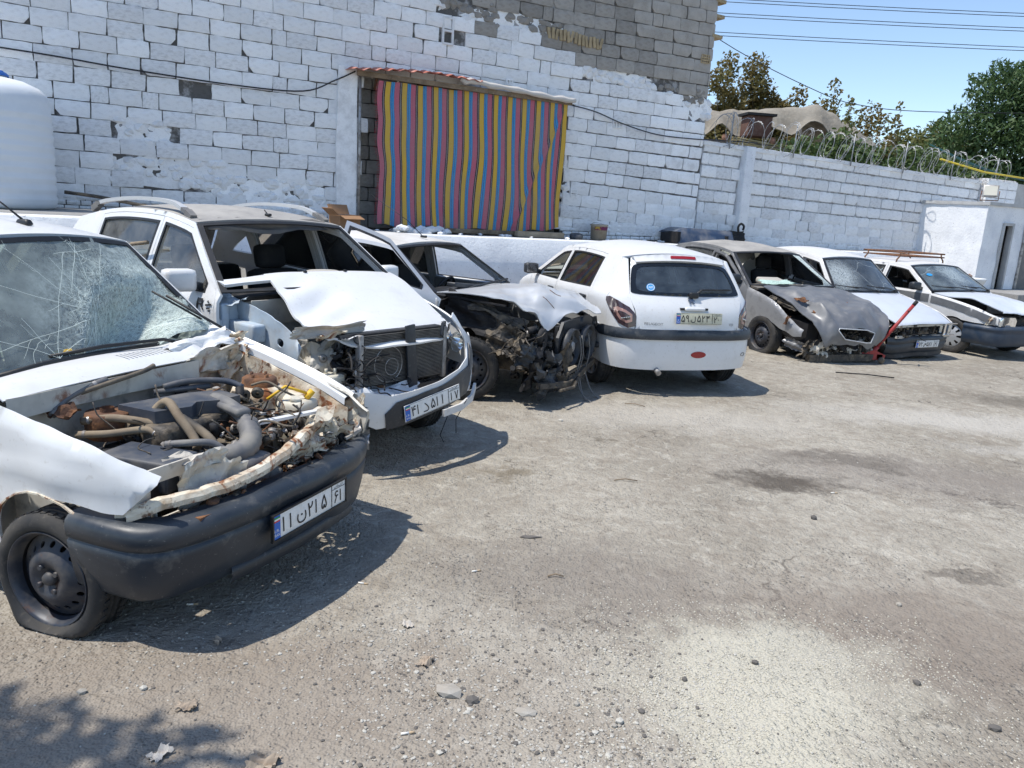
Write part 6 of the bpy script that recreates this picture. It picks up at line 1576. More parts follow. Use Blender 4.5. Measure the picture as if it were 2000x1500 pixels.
def f5(p):
    k = sstep(-.75, -.1, p.x); return p + Vector((-.14 * k, .05 * k + .03 * N(p, 4, 8) * k, -.10 * k + .03 * N(p, 6, 2) * k))
c.fender(-1, mat('worn_grey_paint', (.29, .295, .305), .42, .3, layers=[((.4, .39, .37), 3, .45, .7, .5), ((.15, .15, .15), 8, .52, .7, .5)]), f5, res=.035); c.fender(1, greyp, lambda p: p + Vector((-.1 * sstep(-.6, -.1, p.x), 0, .03 * N(p, 5, 2))))
b = B(); scrap(b, (-.40, -.80, .66), (.04, .02, .12), (.05, 0, 0), 5, 6, .02, 2, 0, .5); scrap(b, (-.52, -.50, .93), (.18, .03, .0), (.02, .06, .03), 8, 4, .03, 4, 0, .4); scrap(b, (-.22, -.46, .74), (.18, .04, -.10), (.02, .05, .03), 8, 4, .03, 5, 0, .5); scrap(b, (-.06, -.36, .60), (.04, .12, -.04), (0, .05, .05), 6, 5, .03, 6, 0, .5); c.build(b, 'bare_metal_tears', [rust])
b = B(); rs = random.Random(5)
for k in range(22):
    y = -.62 + 1.2 * k / 21; scrap(b, (-.12 + rs.uniform(-.05, .05), y, .30 + rs.uniform(-.08, .06)), (.04, .15, rs.uniform(-.05, .05)), (.05, rs.uniform(-.03, .03), .22), 7, 8, .07, 80 + k, k % 3, .5)
parts_junk(b, (-.16, -.05, .28), (.06, .55, .08), 40, 55, (0, 2), (.03, .09)); b.beam((-.1, -.60, .20), (-.06, .55, .20), .08, .10, 0); c.build(b, 'crushed_front_metal', [engm, blackm, inner])
b = B(); b.box((-.5, 0, .48), (.6, 1.2, .34)); c.build(b, 'engine', [blackm])
b = B(); b.beam((-.95, -.70, .88), (-.62, -.62, .80), .03, .02); b.beam((-.9, -.60, .90), (-.80, -.70, .86), .02, .02); scrap(b, (-.7, -.64, .84), (.5, .06, -.08), (0, .05, .06), 10, 4, .03, 9, 0, .3); c.build(b, 'wing_brackets', [engm])
b = B(); scrap(b, (-.28, -.70, .34), (.30, .10, -.04), (.03, .0, .14), 12, 5, .03, 12, 0, .3); c.build(b, 'bumper_remnant', [greyp])
c.wheel(-.83, -1, 'steel', R=.292, y=.84, steer=.05, flat=.7); c.wheel(-.83, 1, R=.292); c.wheel(-3.49, 1, R=.292); c.wheel(-3.49, -1, R=.292)

# ---------------------------------------------------------------- car 6 : white saloon without its near front wheel
T6 = pitchT(-4.6, -.15)
c = Car('wrecked_car', 'white saloon with intact bonnet, cracked windscreen and missing grille, one wheel off', (6.061, 11.572, -61.8), PRIDE, T6); c6 = c
c.body(white2, roofm=white2); c.underbody()[1].build('firewall', [blackm], c.root, c.T)
for sd in (1, -1):
    for k in (0, 1): c.door(sd, k, white2, (None if k == 0 else glass) if sd < 0 else glass, trimc=trimm)
c.trunk(white2); c.rear_glass(glass); c.interior(dashm=darkpl)
c.windscreen(glassm('cracked_windscreen', (.50, .57, .58), 1.0, .2, (.5, .56, .58), mkcrack((-1.3, -.45, 1.08), .42, 18, 2.2, r0=.02, amt=.6)), None); c.wipers()
silver6 = mat('pale_blue_white_paint', (.60, .64, .70), .4, .15, layers=[(DUST, 3, .5, .8, .3)])
c.hoodpanel(silver6, lambda p: p + Vector((0, 0, .008 * N(p, 4, 1))))
c.fender(1, white2); c.fender(-1, white2, lambda p: p + Vector((-.16 * sstep(-.6, -.1, p.x), .10 * sstep(-.5, -.1, p.x) + .03 * N(p, 6, 1) * sstep(-.7, -.2, p.x), -.04 * sstep(-.5, -.1, p.x))))
b = B(); panel(b, rrect(.42, .52, .70, .68, .03), lambda a, z: (-.02 - .10 * ((a - .42) / .28) ** 2, a, z), (), .08, 0, None, True); o = c.build(b, 'headlamp', [lamp]); b = B(); b.box((-.10, .56, .60), (.06, .27, .16), None, 0, .02); c.build(b, 'headlamp_bowl', [hl], o)
b = B(); b.box((-.02, .56, .69), (.03, .30, .014)); b.box((-.02, .56, .515), (.03, .30, .014)); b.box((-.01, .405, .60), (.03, .014, .18)); c.build(b, 'headlamp_frame', [chrome])
b = B(); b.box((-.30, 0, .52), (.3, 1.3, .30)); c.build(b, 'engine', [blackm])
b = B(); b.box((-.10, -.06, .58), (.03, .80, .22)); parts_junk(b, (-.06, -.15, .58), (.03, .45, .09), 40, 61, (0, 1, 1), (.02, .08)); tangle(b, (-.05, -.1, .58), (.02, .4, .08), 14, (.003, .006), 61, (0, 1), .25)
for k in range(5): b.beam((-.05, -.45 + k * .17, .48), (-.05, -.45 + k * .17, .68), .025, .02, 1)
b.beam((-.04, -.68, .66), (-.04, .42, .675), .03, .03, 2); b.beam((-.04, -.6, .50), (-.04, .62, .50), .03, .04, 2); c.build(b, 'radiator_support', [blackm, engm, inner])
b = B(); scrap(b, (-.22, -.66, .52), (.18, .05, -.06), (.03, .02, .22), 8, 8, .06, 3, 0, .4); scrap(b, (-.16, -.56, .60), (.12, .16, 0), (.03, .0, .14), 8, 7, .05, 5, 1, .4); scrap(b, (-.3, -.70, .62), (.3, .04, -.08), (.02, .03, .12), 9, 6, .04, 8, 2, .3); c.build(b, 'torn_wing_metal', [rusty, inner, white2])
c.sweep('front_bumper', [bumperm], [(-.10, -.70, .40), (-.02, -.42, .40), (0, -.15, .40), (0, .15, .40), (-.02, .42, .40), (-.09, .64, .40), (-.20, .76, .40), (-.42, .79, .40)], [(-.10, -.215), (-.03, -.21), (-.01, -.19), (-.04, -.15), (-.02, -.13), (.0, -.10), (.010, .005), (.004, .012), (.004, .02), (.014, .028), (.016, .06), (.006, .10), (-.03, .115), (-.10, .12)], disp=lambda p: p + Vector((.01 * N(p, 5, 1), 0, .012 * N(p, 5, 2) - .03 * sstep(-.2, -.6, p.y))))
plate(c, (.025, .06, .40), '۷۲', 'س', '۵۸۱', '۴۱', RX, frame=False)
b = B(); M_ = Matrix.Translation((-.62, -.76, .30)) @ Matrix.Rotation(pi / 2, 4, 'X'); b.lathe([(0, .04), (.06, .04), (.07, .02), (.125, .02), (.125, -.02), (.06, -.02)], 28, M_); b.box((-.55, -.74, .34), (.12, .08, .14), None, 1, .02); o = b.build('brake_disc', [rust, engm], c.root, T6)
c.wheel(-.68, 1, R=.272); c.wheel(-3.02, 1, R=.272); c.wheel(-3.02, -1, R=.272)

# ---------------------------------------------------------------- car 7 : white saloon with roof rack
c = Car('wrecked_car', 'white and dark grey saloon carrying a rusty roof rack, farthest in the row', (8.211, 12.362, -62.6), P405); c7 = c
dk = mat('dark_blue_plastic', (.022, .04, .07), .42, layers=[((.12, .12, .12), 3, .45, .7, .5)])
c.body(white2, roofm=white2); c.underbody()[1].build('firewall', [blackm], c.root)
for sd in (1, -1):
    for k in (0, 1): c.door(sd, k, white2, (None if k == 0 else glass) if sd < 0 else glass, trimc=trimm)
c.trunk(white2); c.rear_glass(glass); c.interior(dashm=darkpl); c.mirror(-1, blackpl)
c.windscreen(glassm('far_windscreen', (.42, .48, .50), 1.0, .42, (.38, .45, .48), mkcrack((-1.6, .1, 1.2), .4, 9, 1.5, amt=.5))); c.wipers()
f, L = c.wsf; b = B(); panel(b, circ(0, 0, .05, 16), lambda a, z: tuple(Vector(f(.62 + z, -.72 + a / .6)) + Vector((.006, 0, .006))), (), .05, .001, None, True); c.build(b, 'round_sticker', [MATS['sticker_blue']])
def h7(p):
    u = sstep(-1.1, -.05, p.x); return p + Vector((-.10 * u, 0, .10 * u * (.7 + .3 * sin(p.y * 7)) + .05 * sin(u * pi) * (p.y < 0) + .03 * N(p, 4, 3) * u))
c.hoodpanel(silver6, h7, res=.04)
c.fender(1, white2); c.fender(-1, white2, lambda p: p + Vector((-.06 * sstep(-.5, -.1, p.x), .03 * N(p, 5, 1) * sstep(-.9, -.2, p.x), 0)))
def sband(x0, x1, z0f, z1f, nm, m, o_=.006):
    b = B(); xs_ = np.linspace(x0, x1, 14); pl = [(float(x), z0f(x)) for x in xs_] + [(float(x), z1f(x)) for x in xs_[::-1]]
    panel(b, pl, lambda a, z: (a, -c.side(a, z) - o_, z), (), .06, .003); return c.build(b, nm, [m])
sband(-.16, -1.26, lambda x: c.belt(x) - .15, lambda x: c.belt(x) - .035, 'dark_side_band', greyp)
sband(-1.30, -2.28, lambda x: c.belt(x) - .16, lambda x: c.belt(x) - .03, 'dark_side_band', greyp)
sband(-1.32, -2.28, lambda x: .30, lambda x: .46, 'side_moulding', dk, .008)
b = B(); panel(b, [(-.74, .56), (-.42, .53), (-.40, .64), (-.45, .69), (-.74, .69)], lambda a, z: (-.06 - .16 * ((a + .42) / .34) ** 2, a, z), (), .06, 0, None, True); o = c.build(b, 'headlamp', [lamp]); b = B(); b.box((-.18, -.57, .61), (.06, .30, .15), Matrix.Rotation(.3, 3, 'Z'), 0, .02); c.build(b, 'headlamp_bowl', [hl], o)
b = B(); scrap(b, (-.24, -.79, .62), (.06, .02, .14), (.06, .03, 0), 6, 7, .03, 2, 0, .4); c.build(b, 'broken_indicator', [rusty])
b = B(); b.box((-.3, 0, .55), (.3, 1.3, .3)); parts_junk(b, (-.16, .1, .62), (.06, .5, .1), 30, 71, (0, 1), (.03, .1)); c.build(b, 'engine', [blackm, engm])
c.sweep('front_bumper', [dk], [(-.62, -.85, .42), (-.4, -.85, .42), (-.2, -.80, .42), (-.08, -.64, .42), (-.01, -.3, .42), (0, 0, .42), (-.01, .3, .42), (-.08, .64, .42), (-.2, .80, .42), (-.45, .84, .42)], [(-.10, -.20), (-.03, -.19), (0, -.12), (.01, 0), (.0, .05), (.01, .06), (.0, .11), (-.04, .125), (-.10, .13)], disp=lambda p: p + Vector((.015 * N(p, 4, 1), 0, .015 * N(p, 4, 2))))
c.wheel(-.83, -1, 'cover', R=.292, y=.845, steer=.12); c.wheel(-.83, 1, 'cover', R=.292); c.wheel(-3.5, 1, R=.292); c.wheel(-3.5, -1, R=.292)
# roof rack: a thing of its own
rk = empty('roof_rack', c.root.location, radians(-62.6), 'rusty tubular roof rack on the farthest white saloon', 'roof rack')
b = B(); x0, x1, y0, y1, z = -2.12, -2.95, -.56, .56, 1.475
b.tube([(x0, y0, z + .06), (x0, y1, z + .06), (x1, y1, z + .06), (x1, y0, z + .06)], .014, 7, closed=True); b.tube([(x0, y0, z), (x0, y1, z), (x1, y1, z), (x1, y0, z)], .012, 7, closed=True); b.build('frame', [rust], rk)
for k in range(6):
    b = B(); y = y0 + (y1 - y0) * (k + .5) / 6; b.tube([(x0, y, z), (x1, y, z)], .008, 6); b.build('slat', [rust], rk)
for x in (x0 + .04 - .1, x1 + .1):
    for y in (y0, y1):
        b = B(); b.tube([(x, y, z + .06), (x, y, z), (x, y * 1.12, z - .06), (x, y * 1.15, z - .15)], .013, 6); b.build('leg', [rust], rk)
# ================================================================== things along the wall
# water tank
tk = empty('water_tank', wloc(-2.92, .98, ledge_z(-3)), 0, 'white plastic water tank with blue lid at the left edge', 'water tank')
pe = mat('white_polyethylene', (.74, .77, .80), .45, layers=[((.6, .63, .66), 2.0, .45, .7, .5)])
b = B(); pr = [(.0, 0), (.60, 0), (.655, .03)]
for k in range(9): z = .10 + k * .115; pr += [(.66, z - .03), (.668, z), (.668, z + .03), (.655, z + .055)]
pr += [(.655, 1.16), (.63, 1.26), (.56, 1.33), (.42, 1.39), (.25, 1.42), (.25, 1.45)]
b.lathe(pr, 56); b.build('tank_shell', [pe], tk)
b = B(); b.lathe([(.0, 1.52), (.10, 1.515), (.22, 1.49), (.27, 1.455), (.27, 1.43)], 32)
for k in range(8):
    a = k * pi / 4; b.beam((cos(a) * .05, sin(a) * .05, 1.52), (cos(a) * .25, sin(a) * .25, 1.475), .02, .015)
b.build('lid', [mat('blue_lid', (.02, .14, .50), .4)], tk)
for k in range(3):
    b = B(); a = -1.0 - k * .9; b.tube([(cos(a) * .57, sin(a) * .57, 1.30), (cos(a) * .45, sin(a) * .45, 1.385), (cos(a) * .30, sin(a) * .30, 1.42)], .035, 8, spline=3); b.build('shoulder_rib', [pe], tk)
hs_ = B(); P_ = [wloc(-2.2, .25, 1.62), wloc(-1.8, .3, 1.58), wloc(-1.3, .4, 1.50), wloc(-.8, .6, 1.42), wloc(-.3, .9, 1.41)]; hs_.tube(P_, .022, 8, spline=5); tag(hs_.build('water_hose', [hosem]), 'black hose running from the water tank along the ledge', 'hose')
# striped cloth
def cloth_mat():
    M_, t, p, o = nodes('striped_cloth'); u = nd(t, 'UVMap'); sx = nd(t, 'SeparateXYZ'); t.links.new(u.outputs[0], sx.inputs[0])
    fr = mth(t, 'FRACT', mth(t, 'MULTIPLY', sx.outputs[0], 12.75)); cr_ = nd(t, 'ValToRGB'); cr_.color_ramp.interpolation = 'CONSTANT'; t.links.new(fr, cr_.inputs[0])
    pink, yel, blu, nav, wh = (.50, .12, .18), (.64, .40, .05), (.04, .28, .56), (.014, .015, .03), (.40, .34, .32)
    st = [(0, pink), (.28, nav), (.345, wh), (.375, nav), (.44, yel), (.735, (.02, .03, .08)), (.76, blu), (.84, (.012, .05, .16)), (.865, blu), (.97, (.02, .03, .08)), (.985, (.6, .2, .22))]
    el = cr_.color_ramp.elements
    while len(el) < len(st): el.new(.5)
    for e, (q, c_) in zip(el, st): e.position = q; e.color = (*c_, 1)
    c_ = mixc(t, mth(t, 'ADD', mth(t, 'MULTIPLY', ramp(t, noi(t, 2.0, 4, .6), .4, .7), .3), .07), cr_.outputs[0], (.27, .24, .21))
    c_ = mixc(t, mth(t, 'MULTIPLY', ramp(t, noi(t, 60, 2, .6), .5, .7), .15), c_, (.5, .45, .4))
    # faint fold creases
    t.links.new(c_, p.inputs['Base Color']); p.inputs['Roughness'].default_value = .95; p.inputs['Specular IOR Level'].default_value = .15
    bump(t, p, noi(t, 140, 2, .5), .25, .004); return M_
cl = empty('striped_cloth', wloc(1.93, .10, 0), WA, 'striped pink, yellow and blue cloth hung over the wall recess', 'cloth')
nu, nv = 150, 56; vs = []; uv = []
for j in range(nv + 1):
    for i in range(nu + 1):
        u, v = i / nu, j / nv
        zt = 3.47 + .03 * u - .02 * sin(u * 40) * .3; zb = 1.375 + .09 * sstep(.75, 1, u) + .035 * cos(u * 24) * .5 + .03 * N((u * 14, 0, 0), 1)
        hang = (1 - v) ** .8
        dx = .030 * sin(v * 5.5 + u * 9) * hang * (1 - v * .3) + .02 * N((u * 5, v * 3, 1), 1) * hang
        x = u * 3.27 + dx - (.07 * N((3, v * 4, 2), 1) * (1 - u) ** 8) - .05 * sstep(.9, 1, u) * (1 - v)
        fold = .05 * sin(u * 12.75 * 2 * pi * .5 + 1.5 * sin(v * 3)) * hang * (.5 + .5 * N((u * 6, v * 2, 5), 1)) + .05 * N((u * 4, v * 2.5, 7), 1)
        dl = (u - (.985 - .30 * (1 - v) ** 1.1)); fold += -.055 * exp(-(dl / .012) ** 2) * sstep(1.0, .85, v) * sstep(0, .1, v)
        y = -.03 + fold - .05 * (1 - v)
        vs.append((x, y, zb + (zt - zb) * v)); uv.append((u, v))
fs = [(j * (nu + 1) + i, j * (nu + 1) + i + 1, (j + 1) * (nu + 1) + i + 1, (j + 1) * (nu + 1) + i) for j in range(nv) for i in range(nu)]
b = B(); b.add(vs, fs, 0, True); cm = b.build('cloth_sheet', [cloth_mat()], cl)
ul = cm.data.uv_layers.new(name='UVMap')
for l in cm.data.loops: ul.data[l.index].uv = uv[l.vertex_index]
b = B(); rs = random.Random(2)
for k in range(90):
    z = 1.40 + 2.05 * k / 90; x = vs[int((z - 1.375) / 2.1 * nv) * (nu + 1)][0]; b.tube([(x, -.03, z), (x - rs.uniform(.01, .03), -.04, z + rs.uniform(-.01, .01)), (x - rs.uniform(.02, .05), -.04, z - rs.uniform(.0, .03))], .0028, 4)
tag(b.build('frayed_edge', [mat('pink_thread', (.5, .1, .12), .9)], cl), kind='stuff')
# awning strip above the cloth
aw = empty('awning', wloc(1.5, 0, 0), WA, 'sagging strip of red sheet and rolled tarpaulin above the striped cloth', 'awning')
b = B(); 
def awf(a, v):
    zz = 3.60 + .10 * sin(min(1, a / 1.45) * pi * .5) - .10 * sstep(1.2, 3.75, a) - .0 * a
    return (a, .02 - v, zz - .16 * v + .018 * sin(a * 34) * (a < 2.1) + .012 * N((a, v, 0), 6))
panel(b, [(-.06, .0), (2.1, .0), (2.05, .30), (1.2, .34), (.0, .32)], awf, (), .05, .006, None, False); b.build('red_sheet', [mat('faded_red_sheet', (.42, .13, .09), .7, layers=[((.5, .35, .3), 6, .5, .7, .6)])], aw)
b = B(); b.tube([Vector(awf(a, .24)) + Vector((0, 0, -.02 + .012 * N((a, 1, 0), 7))) for a in np.linspace(1.7, 3.78, 26)], lambda q: .042 + .008 * sin(q * 30), 9); b.build('rolled_tarpaulin', [mat('pale_tarpaulin', (.55, .52, .48), .85)], aw)
b = B(); b.beam((.1, -.14, 3.53), (3.76, -.14, 3.51), .06, .07); b.build('wooden_beam', [wood], aw)
b = B(); b.box((2.4, .06, 3.45), (2.6, .03, .14)); b.build('gap_shade_strip', [brown_bk], aw)  # dark strip painted as shade in the gap above the cloth
for a in (.42, 1.35): 
    b = B(); b.beam((a, -.10, 3.56), (a, .05, 3.36), .03, .03); b.build('bracket', [rust], aw)
b = B(); b.tube([(.17, -.045, 1.3), (.175, -.05, 2.4), (.17, -.05, 3.56)], .022, 8); b.build('steel_post', [alu], aw)
# cables fixed to the walls
b = B(); P_ = [(-6.4, 3.36), (-2.79, 3.28), (-1.4, 3.21), (-.1, 3.17), (.84, 3.20), (1.3, 3.40), (1.6, 3.56)]
b.tube([wloc(s, .04, z) for s, z in P_], .010, 6, spline=6); tag(b.build('wall_cable', [darkpl]), 'dark cable sagging across the left part of the tall wall', 'cable')
b = B(); P_ = [(5.25, 3.50), (5.8, 3.44), (6.4, 3.30), (7.16, 3.19), (8.0, 3.19), (8.6, 3.22), (9.6, 3.26)]
b.tube([wloc(s, .05, z) for s, z in P_], .010, 6, spline=6); tag(b.build('wall_cable', [darkpl]), 'thin dark cable running from the cloth corner to the boundary wall', 'cable')
# timber on the ledge under the cloth
for k, (s0, s1, z, hh, off, lb) in enumerate([(2.75, 4.35, 1.345, .07, .20, 'dark plank lying on the ledge below the cloth, left of the pale block'), (4.25, 5.15, 1.345, .09, .34, 'pale timber block lying on the ledge below the cloth')]):
    b = B(); d = s1 - s0; b.box((0, 0, 0), (d, .12, hh), None, 0, .008); o = b.build('timber_plank', [wood if k == 0 else mat('pale_wood', (.40, .33, .24), .85, layers=[((.25, .2, .14), 8, .4, .65, .6)], bmp=(50, .4, .01))]); o.location = wloc((s0 + s1) / 2, off, z); o.rotation_euler = (0, 0, WA); tag(o, lb, 'plank', 'timber on the ledge')
# torn plaster hump on the ledge
b = B(); rs = random.Random(3)
for k in range(16): b.rock((rs.uniform(-.6, .5), rs.uniform(-.08, .08), rs.uniform(0, .07)), rs.uniform(.05, .11), (1.2, .8, .7), 0, k)
o = b.build('plaster_rubble', [plaster]); o.location = wloc(2.55, .36, 1.29); o.rotation_euler = (0, 0, WA); tag(o, 'heap of broken white plaster on the ledge left of the timber', 'rubble')
# cardboard box
card = mat('cardboard', (.30, .17, .09), .85, layers=[((.22, .12, .06), 5, .45, .7, .5)])
cb = empty('cardboard_box', wloc(1.32, .55, ledge_z(1.3)), WA + .3, 'open brown cardboard box on the ledge left of the cloth', 'box')
b = B(); w_ = .34
for x, y, sx_, sy_ in ((0, -.14, w_, .008), (0, .14, w_, .008), (-.17, 0, .008, .28), (.17, 0, .008, .28)): b.box((x, y, .10), (sx_, sy_, .20))
b.box((0, 0, .006), (w_, .28, .008)); b.build('box_body', [card], cb)
for R_, q in ((Matrix.Rotation(-.5, 3, 'X'), (0, .17, .27)), (Matrix.Rotation(1.9, 3, 'X'), (0, -.20, .17)), (Matrix.Rotation(-.9, 3, 'Y'), (-.24, 0, .24))):
    b = B(); b.box((0, 0, 0), (.33 if abs(q[0]) < .1 else .008, .006 if abs(q[0]) < .1 else .27, .15), R_); o = b.build('flap', [card], cb); o.location = q
# bucket
bk = empty('plastic_bucket', wloc(5.92, .28, ledge_z(6)), 0, 'dirty beige paint bucket with purple label on the ledge', 'bucket')
b = B(); b.lathe([(0, 0), (.12, 0), (.125, .01), (.15, .25), (.158, .255), (.158, .27), (.148, .275), (.14, .02), (0, .02)], 30); b.build('pail', [mat('dirty_beige_plastic', (.42, .38, .31), .6, layers=[((.2, .17, .13), 6, .45, .7, .6)])], bk)
b = B(); b.lathe([(.1435, .165), (.1515, .235)], 20, Matrix.Rotation(-2.2, 4, 'Z'), 0, True, False, 2.4); b.build('label', [mat('purple_label', (.16, .02, .08), .5, layers=[((.5, .35, .05), 9, .58, .62, .9)])], bk)
b = B(); b.tube([(-.15, 0, .25), (-.10, -.12, .30), (.05, -.17, .28), (.15, 0, .25)], .004, 5, spline=5); b.build('handle', [alu], bk)
b = B(); b.lathe([(0, 0), (.14, 0), (.145, .10), (.12, .12), (0, .12)], 20, Matrix.Rotation(.2, 4, 'X')); o = b.build('plastic_tub', [plblue]); o.location = wloc(5.42, .34, ledge_z(5.4)); o.scale = (.8, .8, .8); tag(o, 'small dark tub on the ledge beside the paint bucket', 'tub')
# loose dark blue bonnet lying on the ledge
b = B()
panel(b, [(0, 0), (1.35, 0), (1.38, .5), (.05, .55)], lambda a, q: (a, -q, .17 + .10 * sin(min(1, a / .35) * pi * .5) - .02 * a - .25 * sstep(.42, .56, q)), (), .07, .012)
b.box((.05, -.28, .10), (.06, .5, .20), None, 1); b.box((1.2, -.28, .08), (.06, .5, .16), None, 1); ob = b.build('loose_bonnet', [mat('navy_car_paint', (.035, .06, .11), .4, .2, coat=.3, layers=[(DUST, 4, .45, .7, .4)]), blackm]); ob.location = wloc(7.42, .05, ledge_z(7.5) + .02); ob.rotation_euler = (0, 0, WA); tag(ob, 'loose dark blue bonnet leaning on the ledge behind the grey saloon', 'car bonnet')
b = B(); scrap(b, (0, 0, .16), (.52, 0, .02), (0, .05, .24), 10, 6, .04, 5, 0, .15); b.tube([(.05, -.05, .26), (.02, -.06, .36), (.08, -.06, .42), (.16, -.06, .38), (.15, -.06, .30)], .022, 8, spline=4); b.box((0, .06, .1), (.5, .08, .2), None, 0, .02); ob = b.build('car_part', [blackm]); ob.location = wloc(9.05, .30, ledge_z(9)); ob.rotation_euler = (0, 0, WA); tag(ob, 'black scrap car part with a curled hose on the ledge', 'car part')
# ================================================================== building at the right end
bd = empty('white_outbuilding', wloc(14.96, 0, 0), WA, 'small white plastered outbuilding with dark doorway at the right edge', 'building')
b = B()
def wob(a, z, s_=4): return .018 * noise.noise(Vector((a * s_, z * s_, 2)))
panel(b, [(-1.52, -.3), (.05, -.3), (.05, 2.44), (-.4, 2.47), (-1.52, 2.44)], lambda y, z: (wob(y, z) - .03 * (2.4 - z) * .4, y, z), (), .14, .15, None, True)
dh = [(.62, .35), (1.02, .35), (1.02, 2.02), (.62, 2.02)]
panel(b, [(0, -.3), (3.6, -.3), (3.6, 2.46), (0, 2.44)], lambda x, z: (x, -1.52 + wob(x, z), z), [dh, [(1.45, .2), (2.5, .2), (2.5, 2.1), (1.45, 2.1)]], .14, .16, None, False)
b.build('plaster_walls', [plaster], bd)
b = B(); panel(b, [(-.03, -1.56), (3.7, -1.56), (3.7, .1), (-.03, .1)], lambda x, y: (x, y, 2.47 + wob(x, y)), (), .3, .07); b.build('roof_slab', [plaster2], bd)
b = B(); b.box((1.8, -.7, 1.1), (3.3, .1, 2.6)); b.build('interior_shade_sheet', [blackm], bd)  # black sheet painted in place of the shade inside the doorways
for x0, x1, m_ in ((.62, 1.02, plaster2), (1.45, 2.5, alu)):
    b = B()
    for x in (x0 + .03, x1 - .03): b.box((x, -1.50, 1.15), (.06, .12, 1.75), None, 0, .006)
    b.box(((x0 + x1) / 2, -1.50, 2.03), (x1 - x0, .12, .06)); b.build('door_frame', [m_], bd)
b = B(); b.box((.82, -1.42, 1.2), (.30, .02, 1.6)); b.build('window', [tint], bd)
b = B(); b.box((2.0, -1.40, 1.1), (.9, .04, 1.8)); b.build('door', [greym], bd)
b = B(); panel(b, [(-.2, .0), (2.2, .0), (2.2, .62), (-.2, .62)], lambda x, z: (x, -2.6 + .0 * z, z), (), .3, 1.1, None, False); b.build('step', [conc], bd)
pi_ = empty('gate_pier', wloc(16.95, .12, 0), WA, 'whitewashed block pier rising behind the outbuilding', 'pier')
b = B(); b.box((.6, .12, 1.5), (1.2, .3, 3.2), None, 0, .03); b.build('pier_core', [mortar_w], pi_)
rs = random.Random(6)
for j in range(5):
    for i in range(3):
        o = bpy.data.objects.new('block', blk_data(rs.randrange(9), blk_white)); link(o, pi_); o.location = (.2 + i * .40, -.02, 2.15 + j * .205); o.scale = (.385, .1, .19)
yw = empty('yard_wall', wloc(18.2, .1, 0), WA, 'plain grey rendered wall continuing behind the outbuilding to the right', 'wall')
b = B(); panel(b, [(0, -.5), (14, -.5), (14, 2.9), (0, 3.05)], lambda x, z: (x, .02 * noise.noise(Vector((x, z * 2, 0))), z), (), .4, .2); b.build('render_coat', [plaster2], yw)
fl = empty('floodlight', wloc(15.45, 1.2, 2.52), -.45, 'small square floodlight standing on the outbuilding roof', 'floodlight')
b = B(); b.box((0, 0, .20), (.30, .06, .26), Matrix.Rotation(-.35, 3, 'X'), 0, .01); b.build('lamp_housing', [alu], fl)
b = B(); b.box((0, -.036, .205), (.25, .008, .21), Matrix.Rotation(-.35, 3, 'X')); b.build('lamp_glass', [mat('lamp_pane', (.55, .53, .45), .3)], fl)
b = B(); b.tube([(-.17, 0, .2), (-.17, 0, .0), (.17, 0, .0), (.17, 0, .2)], .012, 6); b.build('bracket', [rust], fl)
wb = empty('wash_basin', wloc(14.52, 1.75, G(9)), WA, 'white pedestal wash basin standing before the outbuilding', 'basin')
por = mat('porcelain', (.68, .70, .70), .25, coat=.3, layers=[(DUST, 6, .5, .75, .4)])
b = B(); M_ = Matrix.Translation((0, 0, .95)) @ Matrix.Diagonal((1.25, .9, 1, 1)); b.lathe([(.10, -.14), (.20, -.06), (.25, .06), (.255, .09), (.235, .09), (.18, .03), (.05, -.02), (0, -.03)], 28, M_); b.build('bowl', [por], wb)
b = B(); b.lathe([(.13, 0), (.12, .1), (.085, .5), (.10, .85)], 18); b.build('pedestal', [por], wb)
b = B(); b.rock((0, .1, 1.06), .09, (1.2, .8, .6), 0, 3); b.build('soap_rag', [rust], wb)
# ================================================================== razor wire
rw = empty('razor_wire', wloc(8.4, .10, 3.20), WA, 'coils of galvanised razor wire along the boundary wall top', 'razor wire')
gal = mat('galvanised_wire', (.30, .31, .32), .5, .4)
rs = random.Random(17); b = B(); brb = B(); P_ = []
n_t = 46; per = 16
for k in range(n_t * per):
    t_ = k / per; a = 2 * pi * t_
    s_ = .1 + (t_ / n_t) * 9.3 + .34 * N((t_, 0, 0), .55) + .16 * sin(a * .37)
    R_ = .27 + .12 * N((t_ * .45, 5, 0), 1)
    P_.append(Vector((s_ + (.10 + .22 * N((t_ * .3, 9, 1), 1)) * sin(a + .6), .06 + R_ * .75 * cos(a), .24 + .06 * N((t_ * .4, 2, 2), 1) - .0178 * s_ + R_ * sin(a))))
b.tube(P_, .0045, 5); b.build('coil', [gal], rw)
for i in range(0, len(P_) - 1, 1):
    for q in (.0, .5):
        p = P_[i].lerp(P_[i + 1], q); d = (P_[i + 1] - P_[i]).normalized(); u_ = d.orthogonal().normalized() * .017
        brb.add([p - d * .018, p + u_, p + d * .018, p - u_], [(0, 1, 2, 3)])
tag(brb.build('barbs', [gal], rw), kind='stuff')
for k in range(6):
    b = B(); s_ = .5 + k * 1.7; b.tube([(s_, .05, -.1 - .0178 * s_), (s_ + .02, .05, .55 - .0178 * s_)], .013, 6); b.build('wire_post', [gal], rw)
b = B(); b.tube([(6.6, .0, .20), (8.2, -.05, .03), (10.5, -.1, -.02)], .02, 6); tag(b.build('rope', [mat('yellow_rope', (.65, .5, .05), .7)]), 'yellow rope strung along the wall top under the razor wire', 'rope'); bpy.data.objects['rope'].location = wloc(8.4, .2, 3.18); bpy.data.objects['rope'].rotation_euler = (0, 0, WA)
